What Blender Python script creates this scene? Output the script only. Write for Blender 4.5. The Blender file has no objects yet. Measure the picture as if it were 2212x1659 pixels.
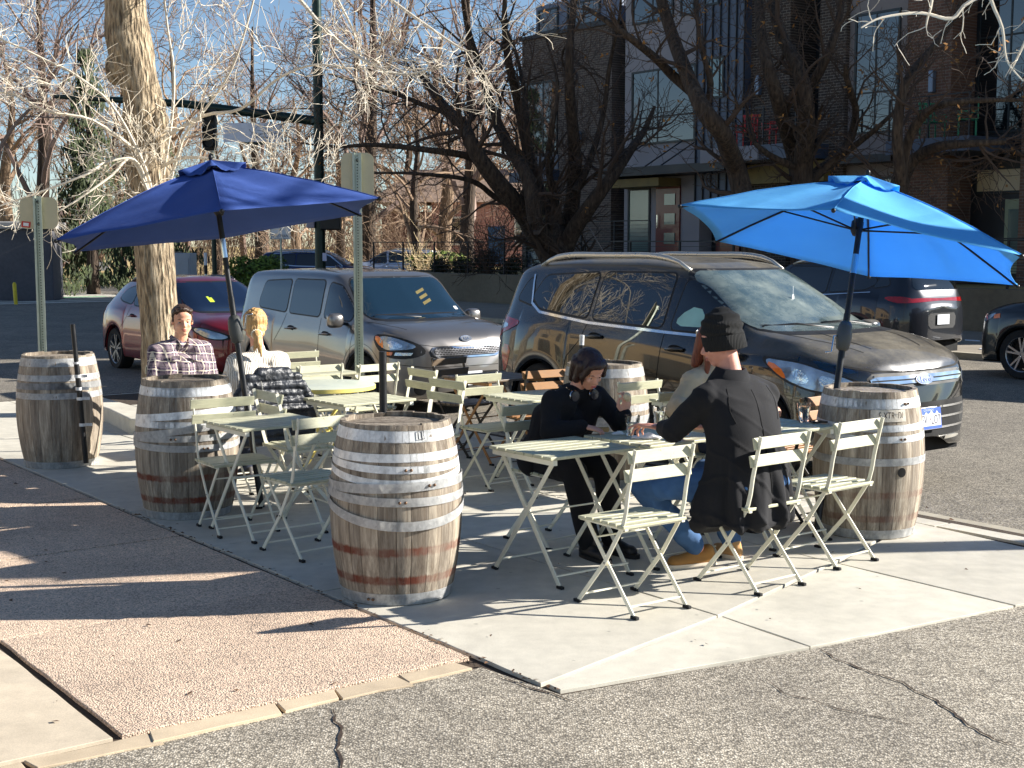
import bpy, bmesh, math, random
from mathutils import Vector, Matrix, Euler, noise
from mathutils.bvhtree import BVHTree
PI = math.pi
scene = bpy.context.scene
C = scene.collection
R = math.radians
rnd = random.Random(7)

# ------------------------------------------------------------------ camera
F_PX, HCAM, PITCH, TH = 2900.0, 1.82, math.atan(300.5/2900), 0.923
HA = (math.cos(TH), -math.sin(TH))      # street direction (towards camera right)
NA = (math.sin(TH), math.cos(TH))       # across the street
ROT = -TH                                # z rotation that maps local x to the street direction

def W(a, b, z=0.0):
    "street frame -> world"
    return Vector((a*HA[0]+b*NA[0], a*HA[1]+b*NA[1], z))

def at(px, py, Y):
    "photo point (2212 wide) at distance Y -> world"
    dx = (px-1106)/F_PX; dz = -(py-829.5)/F_PX
    d = Vector((dx, math.cos(PITCH)+dz*math.sin(PITCH), -math.sin(PITCH)+dz*math.cos(PITCH)))
    return Vector((0, 0, HCAM)) + d*(Y/d.y)

def gp(px, py, z=0.0):
    dx = (px-1106)/F_PX; dz = -(py-829.5)/F_PX
    d = Vector((dx, math.cos(PITCH)+dz*math.sin(PITCH), -math.sin(PITCH)+dz*math.cos(PITCH)))
    return Vector((0, 0, HCAM)) + d*((z-HCAM)/d.z)

# ------------------------------------------------------------------ materials
def lin(c):
    def f(v):
        v = v/255.0
        return v/12.92 if v <= 0.04045 else ((v+0.055)/1.055)**2.4
    return (f(c[0]), f(c[1]), f(c[2]), 1.0)

class NT:
    def __init__(s, name):
        s.m = bpy.data.materials.new(name); s.m.use_nodes = True
        s.n = s.m.node_tree.nodes; s.l = s.m.node_tree.links
        s.b = s.n['Principled BSDF']
        s.tc = None
    def new(s, t, **kw):
        x = s.n.new(t)
        for k, v in kw.items(): setattr(x, k, v)
        return x
    def coord(s, which='Object'):
        if s.tc is None: s.tc = s.new('ShaderNodeTexCoord')
        return s.tc.outputs[which]
    def geo(s):
        return s.new('ShaderNodeNewGeometry')
    def set(s, inp, v):
        i = s.b.inputs[inp]
        if hasattr(v, 'links') or hasattr(v, 'is_linked'): s.l.new(v, i)
        else: i.default_value = v
    def link(s, a, b): s.l.new(a, b)
    def mapping(s, vec, scale=(1,1,1), rot=(0,0,0)):
        m = s.new('ShaderNodeMapping'); s.link(vec, m.inputs[0])
        m.inputs['Scale'].default_value = scale; m.inputs['Rotation'].default_value = rot
        return m.outputs[0]
    def noise(s, vec, scale=5, detail=4, rough=.55, out='Fac'):
        t = s.new('ShaderNodeTexNoise'); s.link(vec, t.inputs['Vector'])
        t.inputs['Scale'].default_value = scale; t.inputs['Detail'].default_value = detail
        t.inputs['Roughness'].default_value = rough
        return t.outputs[out]
    def voro(s, vec, scale=5, out='Distance', feature='F1'):
        t = s.new('ShaderNodeTexVoronoi'); t.feature = feature; s.link(vec, t.inputs['Vector'])
        t.inputs['Scale'].default_value = scale
        return t.outputs[out]
    def ramp(s, fac, stops, interp='LINEAR'):
        r = s.new('ShaderNodeValToRGB'); s.link(fac, r.inputs[0]); cr = r.color_ramp; cr.interpolation = interp
        while len(cr.elements) < len(stops): cr.elements.new(.5)
        for e, (p, c) in zip(cr.elements, stops):
            e.position = p; e.color = c if len(c) == 4 else (*c, 1)
        return r.outputs[0]
    def mix(s, fac, a, b, mode='MIX'):
        m = s.new('ShaderNodeMix', data_type='RGBA', blend_type=mode)
        for sock, v in ((m.inputs[0], fac), (m.inputs[6], a), (m.inputs[7], b)):
            if hasattr(v, 'is_linked'): s.link(v, sock)
            else: sock.default_value = v
        return m.outputs[2]
    def math(s, op, a, b=0.0, clamp=False):
        m = s.new('ShaderNodeMath', operation=op); m.use_clamp = clamp
        for sock, v in ((m.inputs[0], a), (m.inputs[1], b)):
            if hasattr(v, 'is_linked'): s.link(v, sock)
            else: sock.default_value = v
        return m.outputs[0]
    def bump(s, h, strength=.5, dist=.01):
        b = s.new('ShaderNodeBump'); s.link(h, b.inputs['Height'])
        b.inputs['Strength'].default_value = strength; b.inputs['Distance'].default_value = dist
        s.link(b.outputs[0], s.b.inputs['Normal'])

def g3(v): return (v, v, v, 1)

def simple(name, col, rough=.6, metal=0.0, var=.12, vs=6.0, bump=0.0, bs=60.0, bd=.004, coat=0.0, spec=None, sheen=0):
    n = NT(name); c = lin(col)
    if var > 0:
        f = n.noise(n.coord(), vs, 5)
        lo = tuple(x*(1-var) for x in c[:3])+(1,); hi = tuple(min(1, x*(1+var)) for x in c[:3])+(1,)
        n.set('Base Color', n.ramp(f, [(.3, lo), (.7, hi)]))
        rr = n.ramp(f, [(.3, g3(max(0, rough-.07))), (.7, g3(min(1, rough+.07)))])
        n.set('Roughness', rr)
    else:
        n.set('Base Color', c); n.set('Roughness', rough)
    n.set('Metallic', metal)
    if coat: n.set('Coat Weight', coat); n.b.inputs['Coat Roughness'].default_value = .03
    if spec is not None: n.set('Specular IOR Level', spec)
    if sheen: n.set('Sheen Weight', sheen)
    if bump: n.bump(n.noise(n.coord(), bs, 4), bump, bd)
    return n.m

MAT = {}
def M(name, *a, **k):
    if name not in MAT: MAT[name] = simple(name, *a, **k)
    return MAT[name]

# ------------------------------------------------------------------ objects
def link(name, data, parent=None, loc=None, rotz=None):
    o = bpy.data.objects.new(name, data); C.objects.link(o)
    if parent is not None: o.parent = parent
    if loc is not None: o.location = loc
    if rotz is not None: o.rotation_euler = (0, 0, rotz)
    return o

def thing(name, label, cat, loc=(0,0,0), rotz=0.0, group=None):
    o = link(name, None, None, loc, rotz); o.empty_display_size = .1
    o['label'] = label; o['category'] = cat
    if group: o['group'] = group
    return o

def tag(o, label=None, cat=None, group=None, kind=None):
    for k, v in (('label', label), ('category', cat), ('group', group), ('kind', kind)):
        if v: o[k] = v
    return o

def kids(o): return list(o.children)
def dup(root, loc, rotz, label, group=None, scale=None):
    bpy.context.view_layer.update()
    r = root.copy(); C.objects.link(r); r.location = loc; r.rotation_euler = (0, 0, rotz)
    if scale: r.scale = (scale,)*3
    r['label'] = label
    if group: r['group'] = group
    for ch in kids(root):
        c = ch.copy(); C.objects.link(c); c.parent = r
        for g in kids(ch):
            d = g.copy(); C.objects.link(d); d.parent = c
    return r

class MB:
    "mesh collector"
    def __init__(s): s.v = []; s.f = []; s.mi = []; s.cur = 0
    def add(s, vs, fs, mi=None):
        o = len(s.v); s.v += [tuple(v) for v in vs]
        s.f += [tuple(i+o for i in f) for f in fs]; s.mi += [s.cur if mi is None else mi]*len(fs)
        return s
    def box(s, c, size, rot=None, mi=None):
        hx, hy, hz = size[0]/2, size[1]/2, size[2]/2
        vs = [Vector((x, y, z)) for x in (-hx, hx) for y in (-hy, hy) for z in (-hz, hz)]
        if rot is not None:
            m = rot if isinstance(rot, Matrix) else Euler(rot).to_matrix()
            vs = [m @ v for v in vs]
        c = Vector(c)
        return s.add([v+c for v in vs], [(0,1,3,2),(4,6,7,5),(0,4,5,1),(2,3,7,6),(0,2,6,4),(1,5,7,3)], mi)
    def bar(s, p0, p1, w, h, up=(0,0,1), mi=None):
        "rectangular bar from p0 to p1, w across, h along up"
        p0, p1 = Vector(p0), Vector(p1); d = p1-p0; L = d.length; d.normalize()
        u = Vector(up); x = d.cross(u)
        if x.length < 1e-5: x = d.cross(Vector((1,0,0)))
        x.normalize(); u = x.cross(d)
        m = Matrix((x, d, u)).transposed()
        return s.box((p0+p1)/2, (w, L, h), m, mi)
    def flat(s, pts, w, h, side=(1,0,0), mi=None):
        "flat bar swept through pts; width w in the plane perpendicular to side, thickness h along side"
        side = Vector(side).normalized(); P = [Vector(p) for p in pts]; vs = []; n = len(P)
        for i in range(n):
            t = (P[min(i+1, n-1)]-P[max(i-1, 0)]).normalized()
            q = t.cross(side).normalized()
            for a, b in ((-1,-1),(1,-1),(1,1),(-1,1)):
                vs.append(P[i]+q*(a*w/2)+side*(b*h/2))
        fs = []
        for i in range(n-1):
            for k in range(4):
                a = i*4+k; b = i*4+(k+1) % 4
                fs.append((a, b, b+4, a+4))
        fs += [(3,2,1,0), tuple((n-1)*4+k for k in range(4))]
        return s.add(vs, fs, mi)
    def tube(s, pts, r, n=8, cap=True, mi=None):
        P = [Vector(p) for p in pts]; m = len(P)
        rs = r if hasattr(r, '__len__') else [r]*m
        t0 = (P[1]-P[0]).normalized()
        x = t0.orthogonal().normalized(); vs = []
        for i in range(m):
            t = (P[min(i+1, m-1)]-P[max(i-1, 0)])
            if t.length < 1e-9: t = t0.copy()
            t.normalize()
            x = (x - t*x.dot(t))
            if x.length < 1e-6: x = t.orthogonal()
            x.normalize(); y = t.cross(x)
            for k in range(n):
                a = 2*PI*k/n
                vs.append(P[i]+(x*math.cos(a)+y*math.sin(a))*rs[i])
        fs = []
        for i in range(m-1):
            for k in range(n):
                a = i*n+k; b = i*n+(k+1) % n
                fs.append((a, b, b+n, a+n))
        if cap:
            fs.append(tuple(range(n-1, -1, -1))); fs.append(tuple((m-1)*n+k for k in range(n)))
        return s.add(vs, fs, mi)
    def lathe(s, prof, n=24, c=(0,0,0), axis='z', mi=None, a0=0, a1=2*PI):
        full = abs(a1-a0-2*PI) < 1e-6; k = n if full else n+1
        vs = []
        for r, z in prof:
            for i in range(k):
                a = a0+(a1-a0)*i/n
                p = (r*math.cos(a), r*math.sin(a), z)
                if axis == 'y': p = (p[0], p[2], p[1])
                if axis == 'x': p = (p[2], p[0], p[1])
                vs.append((p[0]+c[0], p[1]+c[1], p[2]+c[2]))
        fs = []
        for j in range(len(prof)-1):
            for i in range(n):
                a = j*k+i; b = j*k+(i+1) % k
                fs.append((a, b, b+k, a+k))
        return s.add(vs, fs, mi)
    def disc(s, r, z, n=24, c=(0,0,0), mi=None):
        return s.add([(c[0]+r*math.cos(2*PI*i/n), c[1]+r*math.sin(2*PI*i/n), c[2]+z) for i in range(n)], [tuple(range(n))], mi)
    def prism(s, poly, z0, z1, mi=None):
        n = len(poly)
        vs = [(p[0], p[1], z0) for p in poly]+[(p[0], p[1], z1) for p in poly]
        fs = [tuple(range(n-1, -1, -1)), tuple(range(n, 2*n))]
        for i in range(n):
            j = (i+1) % n; fs.append((i, j, j+n, i+n))
        return s.add(vs, fs, mi)
    def ell(s, c, r, n=12, m=8, rot=None, mi=None):
        vs = []; c = Vector(c); r = r if hasattr(r, '__len__') else (r,r,r)
        for j in range(m+1):
            t = PI*j/m
            for i in range(n):
                a = 2*PI*i/n
                v = Vector((r[0]*math.sin(t)*math.cos(a), r[1]*math.sin(t)*math.sin(a), r[2]*math.cos(t)))
                if rot is not None: v = Euler(rot).to_matrix() @ v
                vs.append(v+c)
        fs = [(j*n+i, (j+1)*n+i, (j+1)*n+(i+1) % n, j*n+(i+1) % n) for j in range(m) for i in range(n)]
        return s.add(vs, fs, mi)
    def xform(s, m):
        s.v = [tuple(m @ Vector(v)) for v in s.v]; return s
    def mesh(s, name, mats, smooth=False, weld=False, bevel=0):
        me = bpy.data.meshes.new(name); me.from_pydata(s.v, [], s.f)
        if not isinstance(mats, (list, tuple)): mats = [mats]
        for m in mats: me.materials.append(m)
        if len(mats) > 1: me.polygons.foreach_set('material_index', s.mi)
        bm = bmesh.new(); bm.from_mesh(me)
        if weld: bmesh.ops.remove_doubles(bm, verts=bm.verts, dist=1e-5)
        bmesh.ops.recalc_face_normals(bm, faces=bm.faces)
        if bevel:
            es = [e for e in bm.edges if len(e.link_faces) == 2 and e.calc_face_angle(0) > .6]
            bmesh.ops.bevel(bm, geom=es, offset=bevel, segments=2, profile=.5, affect='EDGES', clamp_overlap=True)
        bm.to_mesh(me); bm.free()
        if smooth is True: me.polygons.foreach_set('use_smooth', [True]*len(me.polygons))
        elif smooth:
            me.polygons.foreach_set('use_smooth', [True]*len(me.polygons))
            me.set_sharp_from_angle(angle=R(smooth))
        me.update(); return me
    def build(s, name, mats, parent=None, smooth=False, weld=False, bevel=0, loc=None, rotz=None):
        return link(name, s.mesh(name, mats, smooth, weld, bevel), parent, loc, rotz)

def text_mesh(txt, size, depth=.002, align='CENTER', squeeze=1.0):
    "flat text in the x-y plane as (verts, faces)"
    cu = bpy.data.curves.new('t', 'FONT'); cu.body = txt; cu.size = size; cu.extrude = depth; cu.align_x = align; cu.align_y = 'CENTER'
    cu.resolution_u = 3
    o = bpy.data.objects.new('t', cu); C.objects.link(o); bpy.context.view_layer.update()
    me = bpy.data.meshes.new_from_object(o.evaluated_get(bpy.context.evaluated_depsgraph_get()))
    vs = [(v.co.x*squeeze, v.co.y, v.co.z) for v in me.vertices]; fs = [tuple(p.vertices) for p in me.polygons]
    bpy.data.objects.remove(o); bpy.data.curves.remove(cu); bpy.data.meshes.remove(me)
    return vs, fs

def interp(xs, ys, x):
    "monotone-ish cubic through (xs, ys)"
    n = len(xs)
    if x <= xs[0]: return ys[0]
    if x >= xs[-1]: return ys[-1]
    i = 0
    while x > xs[i+1]: i += 1
    def sl(k):
        if k == 0 or k == n-1: return 0 if n < 3 else ((ys[1]-ys[0])/(xs[1]-xs[0]) if k == 0 else (ys[-1]-ys[-2])/(xs[-1]-xs[-2]))
        a = (ys[k]-ys[k-1])/(xs[k]-xs[k-1]); b = (ys[k+1]-ys[k])/(xs[k+1]-xs[k])
        return 0 if a*b <= 0 else 2*a*b/(a+b)
    h = xs[i+1]-xs[i]; t = (x-xs[i])/h
    return ((2*t**3-3*t**2+1)*ys[i]+(t**3-2*t**2+t)*h*sl(i)+(-2*t**3+3*t**2)*ys[i+1]+(t**3-t**2)*h*sl(i+1))
# ------------------------------------------------------------------ ground materials
def mat_asphalt(name, dark=.06, light=.16, scale=1.0, stone=.5):
    n = NT(name); co = n.coord()
    v = n.voro(n.mapping(co, (1,1,1)), 95*scale, 'Color'); d = n.voro(co, 95*scale, 'Distance')
    big = n.noise(co, .6, 5); mid = n.noise(co, 6, 4)
    bw = n.new('ShaderNodeSeparateColor'); n.link(v, bw.inputs[0])
    base = n.ramp(bw.outputs[0], [(0, (dark*.55, dark*.48, dark*.39)), (.3, (dark, dark*.90, dark*.74)), (.7, (light, light*.90, light*.75)), (1, (light*1.35, light*1.25, light*1.08))])
    gap = n.ramp(d, [(.25, g3(1)), (.70, g3(.42))])
    col = n.mix(1.0, base, gap, 'MULTIPLY')
    tint = n.ramp(big, [(.3, (.74, .72, .69)), (.7, (1.12, 1.09, 1.02))])
    col = n.mix(1.0, col, tint, 'MULTIPLY')
    st = n.ramp(n.noise(co, 1.7, 3, .5), [(.62, g3(1)), (.74, g3(.72))]); col = n.mix(1.0, col, st, 'MULTIPLY')
    tint2 = n.ramp(mid, [(.35, g3(.85)), (.65, g3(1.1))])
    n.set('Base Color', n.mix(1.0, col, tint2, 'MULTIPLY')); n.set('Roughness', .85)
    h = n.math('SUBTRACT', n.math('MULTIPLY', bw.outputs[0], .6), n.math('MULTIPLY', d, 1.0))
    n.bump(h, stone, .012)
    return n.m
def mat_concrete(name, col=(205,198,180), agg=False, amt=1.0):
    n = NT(name); co = n.coord(); c = lin(col)
    big = n.noise(co, 1.1, 6, .6); fine = n.noise(co, 180, 3, .7); mid = n.noise(co, 9, 5)
    k = lambda s: tuple(x*s for x in c[:3])+(1,)
    base = n.ramp(big, [(.28, k(.80)), (.5, k(.98)), (.75, k(1.1))])
    base = n.mix(1.0, base, n.ramp(mid, [(.3, g3(.88)), (.7, g3(1.06))]), 'MULTIPLY')
    base = n.mix(1.0, base, n.ramp(n.geo().outputs['Random Per Island'], [(0, (.88,.87,.86)), (1, (1.05,1.04,1.02))]), 'MULTIPLY')
    base = n.mix(n.ramp(n.noise(co, 2.3, 6, .65), [(.58, g3(0)), (.75, g3(.28))]), base, k(.62))
    base = n.mix(1.0, base, n.ramp(fine, [(.3, g3(.86)), (.7, g3(1.1))]), 'MULTIPLY')
    # small dark spots of old gum and dirt
    sp = n.voro(n.mapping(co, (1,1,1)), 5.5, 'Distance')
    base = n.mix(n.ramp(sp, [(.045, g3(.75)), (.075, g3(0))]), base, k(.45))
    if agg:
        v = n.voro(co, 120, 'Color'); d = n.voro(co, 120, 'Distance')
        bw = n.new('ShaderNodeSeparateColor'); n.link(v, bw.inputs[0])
        base = n.mix(1.0, base, n.ramp(bw.outputs[0], [(0, g3(.42)), (.16, g3(.8)), (.6, g3(1.0)), (1, (1.25, 1.18, 1.12))]), 'MULTIPLY')
        base = n.mix(1.0, base, n.ramp(d, [(.35, g3(1)), (.7, g3(.62))]), 'MULTIPLY')
        n.bump(n.math('SUBTRACT', bw.outputs[1], n.math('MULTIPLY', d, 1.6)), .45, .008)
    else:
        n.bump(n.math('ADD', n.math('MULTIPLY', fine, .6), mid), .16, .006)
    n.set('Base Color', base); n.set('Roughness', .88)
    return n.m
def mat_grass(name, a=(150,128,78), b=(196,170,112)):
    n = NT(name); co = n.coord()
    f = n.noise(co, .35, 8, .65); g = n.noise(co, 14, 5, .7)
    base = n.ramp(f, [(.3, lin(a)), (.55, lin(b)), (.8, lin((170,160,98)))])
    n.set('Base Color', n.mix(1.0, base, n.ramp(g, [(.3, g3(.6)), (.7, g3(1.15))]), 'MULTIPLY')); n.set('Roughness', 1)
    n.bump(g, .6, .05)
    return n.m
M_ASPH_NEAR = mat_asphalt('asphalt_worn', .36, .58, 1.15, .3)
M_ASPH = mat_asphalt('asphalt_street', .24, .38, 1.0, .25)
M_CONC = mat_concrete('concrete_slab', (203,198,184))
M_CONC2 = mat_concrete('concrete_grey', (178,170,152))
M_PINK = mat_concrete('exposed_aggregate_pink', (234,208,184), True)
M_DIRT = M('joint_dirt', (62,50,38), 1.0, 0, .4, 20, .8, 60, .01)
M_GRASS = mat_grass('dry_grass')

def sheet(name, polys, z0, z1, mat, kind='structure', cell=None):
    mb = MB()
    for p in polys: mb.prism([W(a, b) for a, b in p], z0, z1)
    return tag(mb.build(name, mat), kind=kind)

# earth to the horizon
g = MB().add([(-900,-60,-.22),(900,-60,-.22),(900,1500,-.22),(-900,1500,-.22)], [(0,1,2,3)])
tag(g.build('ground', M_GRASS), kind='structure')
# the streets: along h (b 7.8..19.5) and the cross street
sheet('street', [[(-58,-60),(-15.7,-60),(-15.7,7.72),(40,7.72),(40,19.5),(-43.5,19.5),(-43.5,75),(-58,75)]], -.2, -.075, M_ASPH)
# asphalt lot in the foreground
sheet('parking_lot', [[(-4.62,-12),(-4.62,3.33),(-4.13,3.38),(-3.93,4.67),(-3.77,6.11),(-3.6,7.75),(14,7.75),(14,-12)]], -.2, -.012, M_ASPH_NEAR)
# dirt bed under all joints
sheet('joint_bed', [[(-16.2,-12),(-16.2,7.70),(-3.7,7.70),(-3.9,3.4),(-4.5,3.2),(-4.5,-12)]], -.2, -.018, M_DIRT)

def slab(pts, gap=.008, z=0.0, th=.06, wob=0.0):
    "one slab polygon with slightly chipped edges, shrunk by gap"
    cx = sum(p[0] for p in pts)/len(pts); cy = sum(p[1] for p in pts)/len(pts)
    n = len(pts); A = []
    for i in range(n):
        p0, p1, p2 = pts[i-1], pts[i], pts[(i+1) % n]
        e1 = Vector((p1[0]-p0[0], p1[1]-p0[1])).normalized(); e2 = Vector((p2[0]-p1[0], p2[1]-p1[1])).normalized()
        n1 = Vector((-e1.y, e1.x)); n2 = Vector((-e2.y, e2.x))
        if n1.dot(Vector((cx-p1[0], cy-p1[1]))) < 0: n1 = -n1
        if n2.dot(Vector((cx-p1[0], cy-p1[1]))) < 0: n2 = -n2
        A.append((p1[0]+(n1.x+n2.x)*gap, p1[1]+(n1.y+n2.y)*gap))
    out = []
    for i in range(n):
        p, q = Vector(A[i]), Vector(A[(i+1) % n]); L = (q-p).length; k = max(1, int(L/.12))
        nn = Vector((-(q-p).y, (q-p).x)).normalized()
        if nn.dot(Vector((cx, cy))-p) < 0: nn = -nn
        for j in range(k):
            t = p.lerp(q, j/k)
            d = abs(noise.noise(Vector((t.x*6, t.y*6, 3)))) * .010 + wob*abs(noise.noise(Vector((t.x*9, t.y*9, 8))))
            out.append(t+nn*d)
    return out

def slabs(name, polys, mat, z=0.0, wob=0.0, gap=.008, jit=.003):
    mb = MB()
    for k, p in enumerate(polys):
        zz = z+rnd.uniform(-jit, jit)
        P = [W(q[0], q[1]) for q in slab(p, gap, wob=wob)]
        n = len(P); Q = []
        c = sum(P, Vector((0,0,0)))/n
        vs = [(q.x, q.y, -.1) for q in P]+[(q.x, q.y, zz-.0025) for q in P]
        inner = [q+(c-q).normalized()*.003 for q in P]
        vs += [(q.x, q.y, zz) for q in inner]
        fs = []
        for i in range(n):
            j = (i+1) % n
            fs.append((i, j, j+n, i+n)); fs.append((i+n, j+n, j+2*n, i+2*n))
        fs.append(tuple(range(2*n, 3*n)))
        mb.add(vs, fs)
    return tag(mb.build(name, mat), kind='structure')

# patio squares (1.33 m grid measured along the street) between b 3.38 and 7.38
bl = [3.38, 4.72, 6.06, 7.38]
P = []
al = [-16.0, -14.6, -12.9, -11.5, -10.15, -8.8, -7.48, -6.14]
for i in range(len(al)-1):
    for j in range(3): P.append([(al[i], bl[j]), (al[i+1], bl[j]), (al[i+1], bl[j+1]), (al[i], bl[j+1])])
P.append([(-6.14,3.38),(-4.26,3.38),(-4.55,4.72),(-6.14,4.72)])
P.append([(-6.14,4.72),(-4.55,4.72),(-4.93,6.06),(-6.14,6.06)])
P.append([(-6.14,6.06),(-4.93,6.06),(-5.36,7.38),(-6.14,7.38)])
P.append([(-4.245,3.39),(-4.15,3.39),(-3.93,4.68),(-4.535,4.72)])
P.append([(-4.535,4.72),(-3.93,4.68),(-3.77,6.05),(-4.915,6.06)])
P.append([(-4.915,6.06),(-3.77,6.06),(-3.62,7.2),(-5.345,7.38)])
slabs('patio_paving', P, M_CONC, gap=.004, jit=.0008)
# kerb and gutter along the street
P = []
a = -11.2
while a < 9:
    P.append([(a, 7.39), (min(a+3, 9), 7.39), (min(a+3, 9), 7.56), (a, 7.56)]); a += 3
slabs('kerb', P, M_CONC, z=-.002)
P = []; a = -16
while a < 9:
    P.append([(a, 7.57), (min(a+3, 9), 7.57), (min(a+3, 9), 7.95), (a, 7.95)]); a += 3
slabs('gutter', P, M_CONC2, z=-.05)
# pinkish exposed aggregate pavement left of the patio
P = []
al = [-30, -16, -14.2, -12.7, -11.1, -9.5, -7.9, -6.28, -4.74]
for i in range(len(al)-1):
    P.append([(al[i], 1.76), (al[i+1], 1.76), (al[i+1], 3.365), (al[i], 3.365)])
slabs('aggregate_pavement', P, M_PINK, z=-.004)
P = []
for i in range(len(al)-1):
    P.append([(al[i], -1.2), (al[i+1], -1.2), (al[i+1], 1.74), (al[i], 1.74)])
slabs('pale_pavement', P, mat_concrete('concrete_pale', (204,190,168)), z=-.004)
# broken concrete edging strip
P = []; b = -2.5
while b < 3.1:
    L = rnd.uniform(.25, .6); b2 = min(b+L, 3.33)
    P.append([(-4.73+rnd.uniform(-.004,.004), b), (-4.60+rnd.uniform(-.02,.02), b+rnd.uniform(-.03,.03)), (-4.60+rnd.uniform(-.02,.02), b2+rnd.uniform(-.03,.03)), (-4.73, b2)]); b = b2
slabs('edging_strip', P, mat_concrete('concrete_edge', (200,182,155)), z=-.002, wob=.02, gap=.003)

# cracks: jagged dark strips laid 3 mm above the surface they run through
def crack(pts, w, z, mb, seed=1, amp=.03):
    r = random.Random(seed); P = [Vector(p) for p in pts]; out = []
    for i in range(len(P)-1):
        L = (P[i+1]-P[i]).length; k = max(2, int(L/.035))
        for j in range(k): out.append(P[i].lerp(P[i+1], j/k))
    out.append(P[-1]); n = len(out); vs = []; off = 0
    for i, p in enumerate(out):
        t = (out[min(i+1, n-1)]-out[max(i-1, 0)]).normalized(); q = Vector((-t.y, t.x, 0))
        off = off*.8+r.uniform(-1, 1)*amp*.35
        ww = w*(.35+r.random()*.9)*min(1, (i+1)/5, (n-i)/5)
        vs += [(p+q*(off+ww/2)).to_tuple()[:2]+(z,), (p+q*(off-ww/2)).to_tuple()[:2]+(z,)]
    mb.add(vs, [(2*i, 2*i+1, 2*i+3, 2*i+2) for i in range(n-1)])
M_CRACK = M('crack_soil', (58,44,34), 1, 0, .5, 30)
mb = MB()
X = lambda cx, cy: gp((1600+cx/2.458)/1.13, (1200+cy/2.458)/1.13)
crack([X(970,920), X(1100,1000), X(1300,1075), X(1500,1130), X(1680,1240), X(1840,1370), X(2030,1470), X(2212,1530)], .013, -.008, mb, 1)
crack([X(660,1110), X(760,1200), X(950,1245), X(1100,1290), X(1350,1335), X(1550,1400)], .008, -.008, mb, 2)
Y8 = lambda cx, cy: gp((800+cx/2.458)/1.13, (1200+cy/2.458)/1.13)
crack([Y8(40,1290), Y8(75,1400), Y8(40,1530), Y8(70,1659)], .015, -.008, mb, 3)
crack([Y8(1000,1080), Y8(1200,1160), Y8(1350,1200), Y8(1500,1260)], .012, -.008, mb, 4, .01)
tag(mb.build('pavement_cracks', M_CRACK), kind='structure')
# raised tree-pit kerb beside the second barrel
mb = MB()
p0 = W(-12.75, 4.9); 
mb.prism([W(a,b) for a,b in ((-12.5,4.82),(-12.32,4.95),(-12.35,5.12),(-13.4,5.25),(-15.4,5.3),(-15.4,5.05),(-13.4,4.95))], -.05, .15)
mb.prism([W(a,b) for a,b in ((-13.4,5.25),(-13.2,5.35),(-13.4,6.8),(-15.4,6.8),(-15.4,6.6),(-13.6,6.6),(-13.6,5.25))], -.05, .147)
tag(mb.build('tree_pit_kerb', M_CONC, bevel=.015), kind='structure')
sheet('tree_pit_soil', [[(-13.5,5.3),(-13.5,6.6),(-15.4,6.6),(-15.4,5.3)]], -.05, .06, M_DIRT)

# across the street
M_SNOW = M('old_snow', (225,232,245), .6, 0, .1, 8, .5, 30, .02)
def curb_line(name, poly, z1, mat): return sheet(name, [poly], -.2, z1, mat)
curb_line('far_kerb', [(-43.5,19.5),(40,19.5),(40,19.66),(-43.3,19.66),(-43.3,75),(-43.5,75)], .03, M_CONC2)
curb_line('far_sidewalk', [(-43.3,19.66),(40,19.66),(40,24.7),(-41.6,24.7),(-41.6,75),(-43.3,75)], .02, mat_concrete('concrete_far', (150,140,125)))
sheet('upper_yard', [[(-41.2,25.1),(20,25.1),(20,60),(-41.2,75)]], -.2, .82, M_GRASS)
mb = MB(); r2 = random.Random(3)
for i in range(46):
    a = r2.uniform(-24, -9); b = r2.uniform(20.4, 24.4); s = r2.uniform(.1, .5)
    pts = [W(a+s*math.cos(t)*r2.uniform(.6,1.5), b+.5*s*math.sin(t)*r2.uniform(.5,1)) for t in [k*PI/4 for k in range(8)]]
    mb.prism([(p.x, p.y) for p in pts], .02, .035)
tag(mb.build('snow_patches', M_SNOW), kind='stuff')
# road markings
M_PAINT = M('road_paint', (215,212,200), .7, 0, .25, 9)
mb = MB()
for i in range(5):
    for a0, b0 in ((-24+i*-1.6, 1.5+i*.5),):
        mb.prism([W(a0, b0), W(a0+.9, b0), W(a0+.9, b0+.14), W(a0, b0+.14)], -.075, -.071)
for i in range(7): 
    a0 = -52+i*1.2
    mb.prism([W(a0, 6), W(a0+.5, 6), W(a0+.5, 19), W(a0, 19)], -.075, -.071)
tag(mb.build('road_markings', M_PAINT), kind='structure')
mb = MB(); mb.prism([W(-49,-30), W(-48.4,-30), W(-48.4,18), W(-49,18)], -.075, -.070)
tag(mb.build('bike_lane_marking', M('green_lane_paint', (70,150,95), .7)), kind='structure')
# far park path and kerb
sheet('park_kerb', [[(-58.3,-60),(-58,-60),(-58,75),(-58.3,75)]], -.2, .02, M_CONC2)
sheet('park_path', [[(-74,-70),(-71,-70),(-71,90),(-74,90)]], -.22, -.21+.02, mat_concrete('park_path_pale', (214,196,150)))
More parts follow.
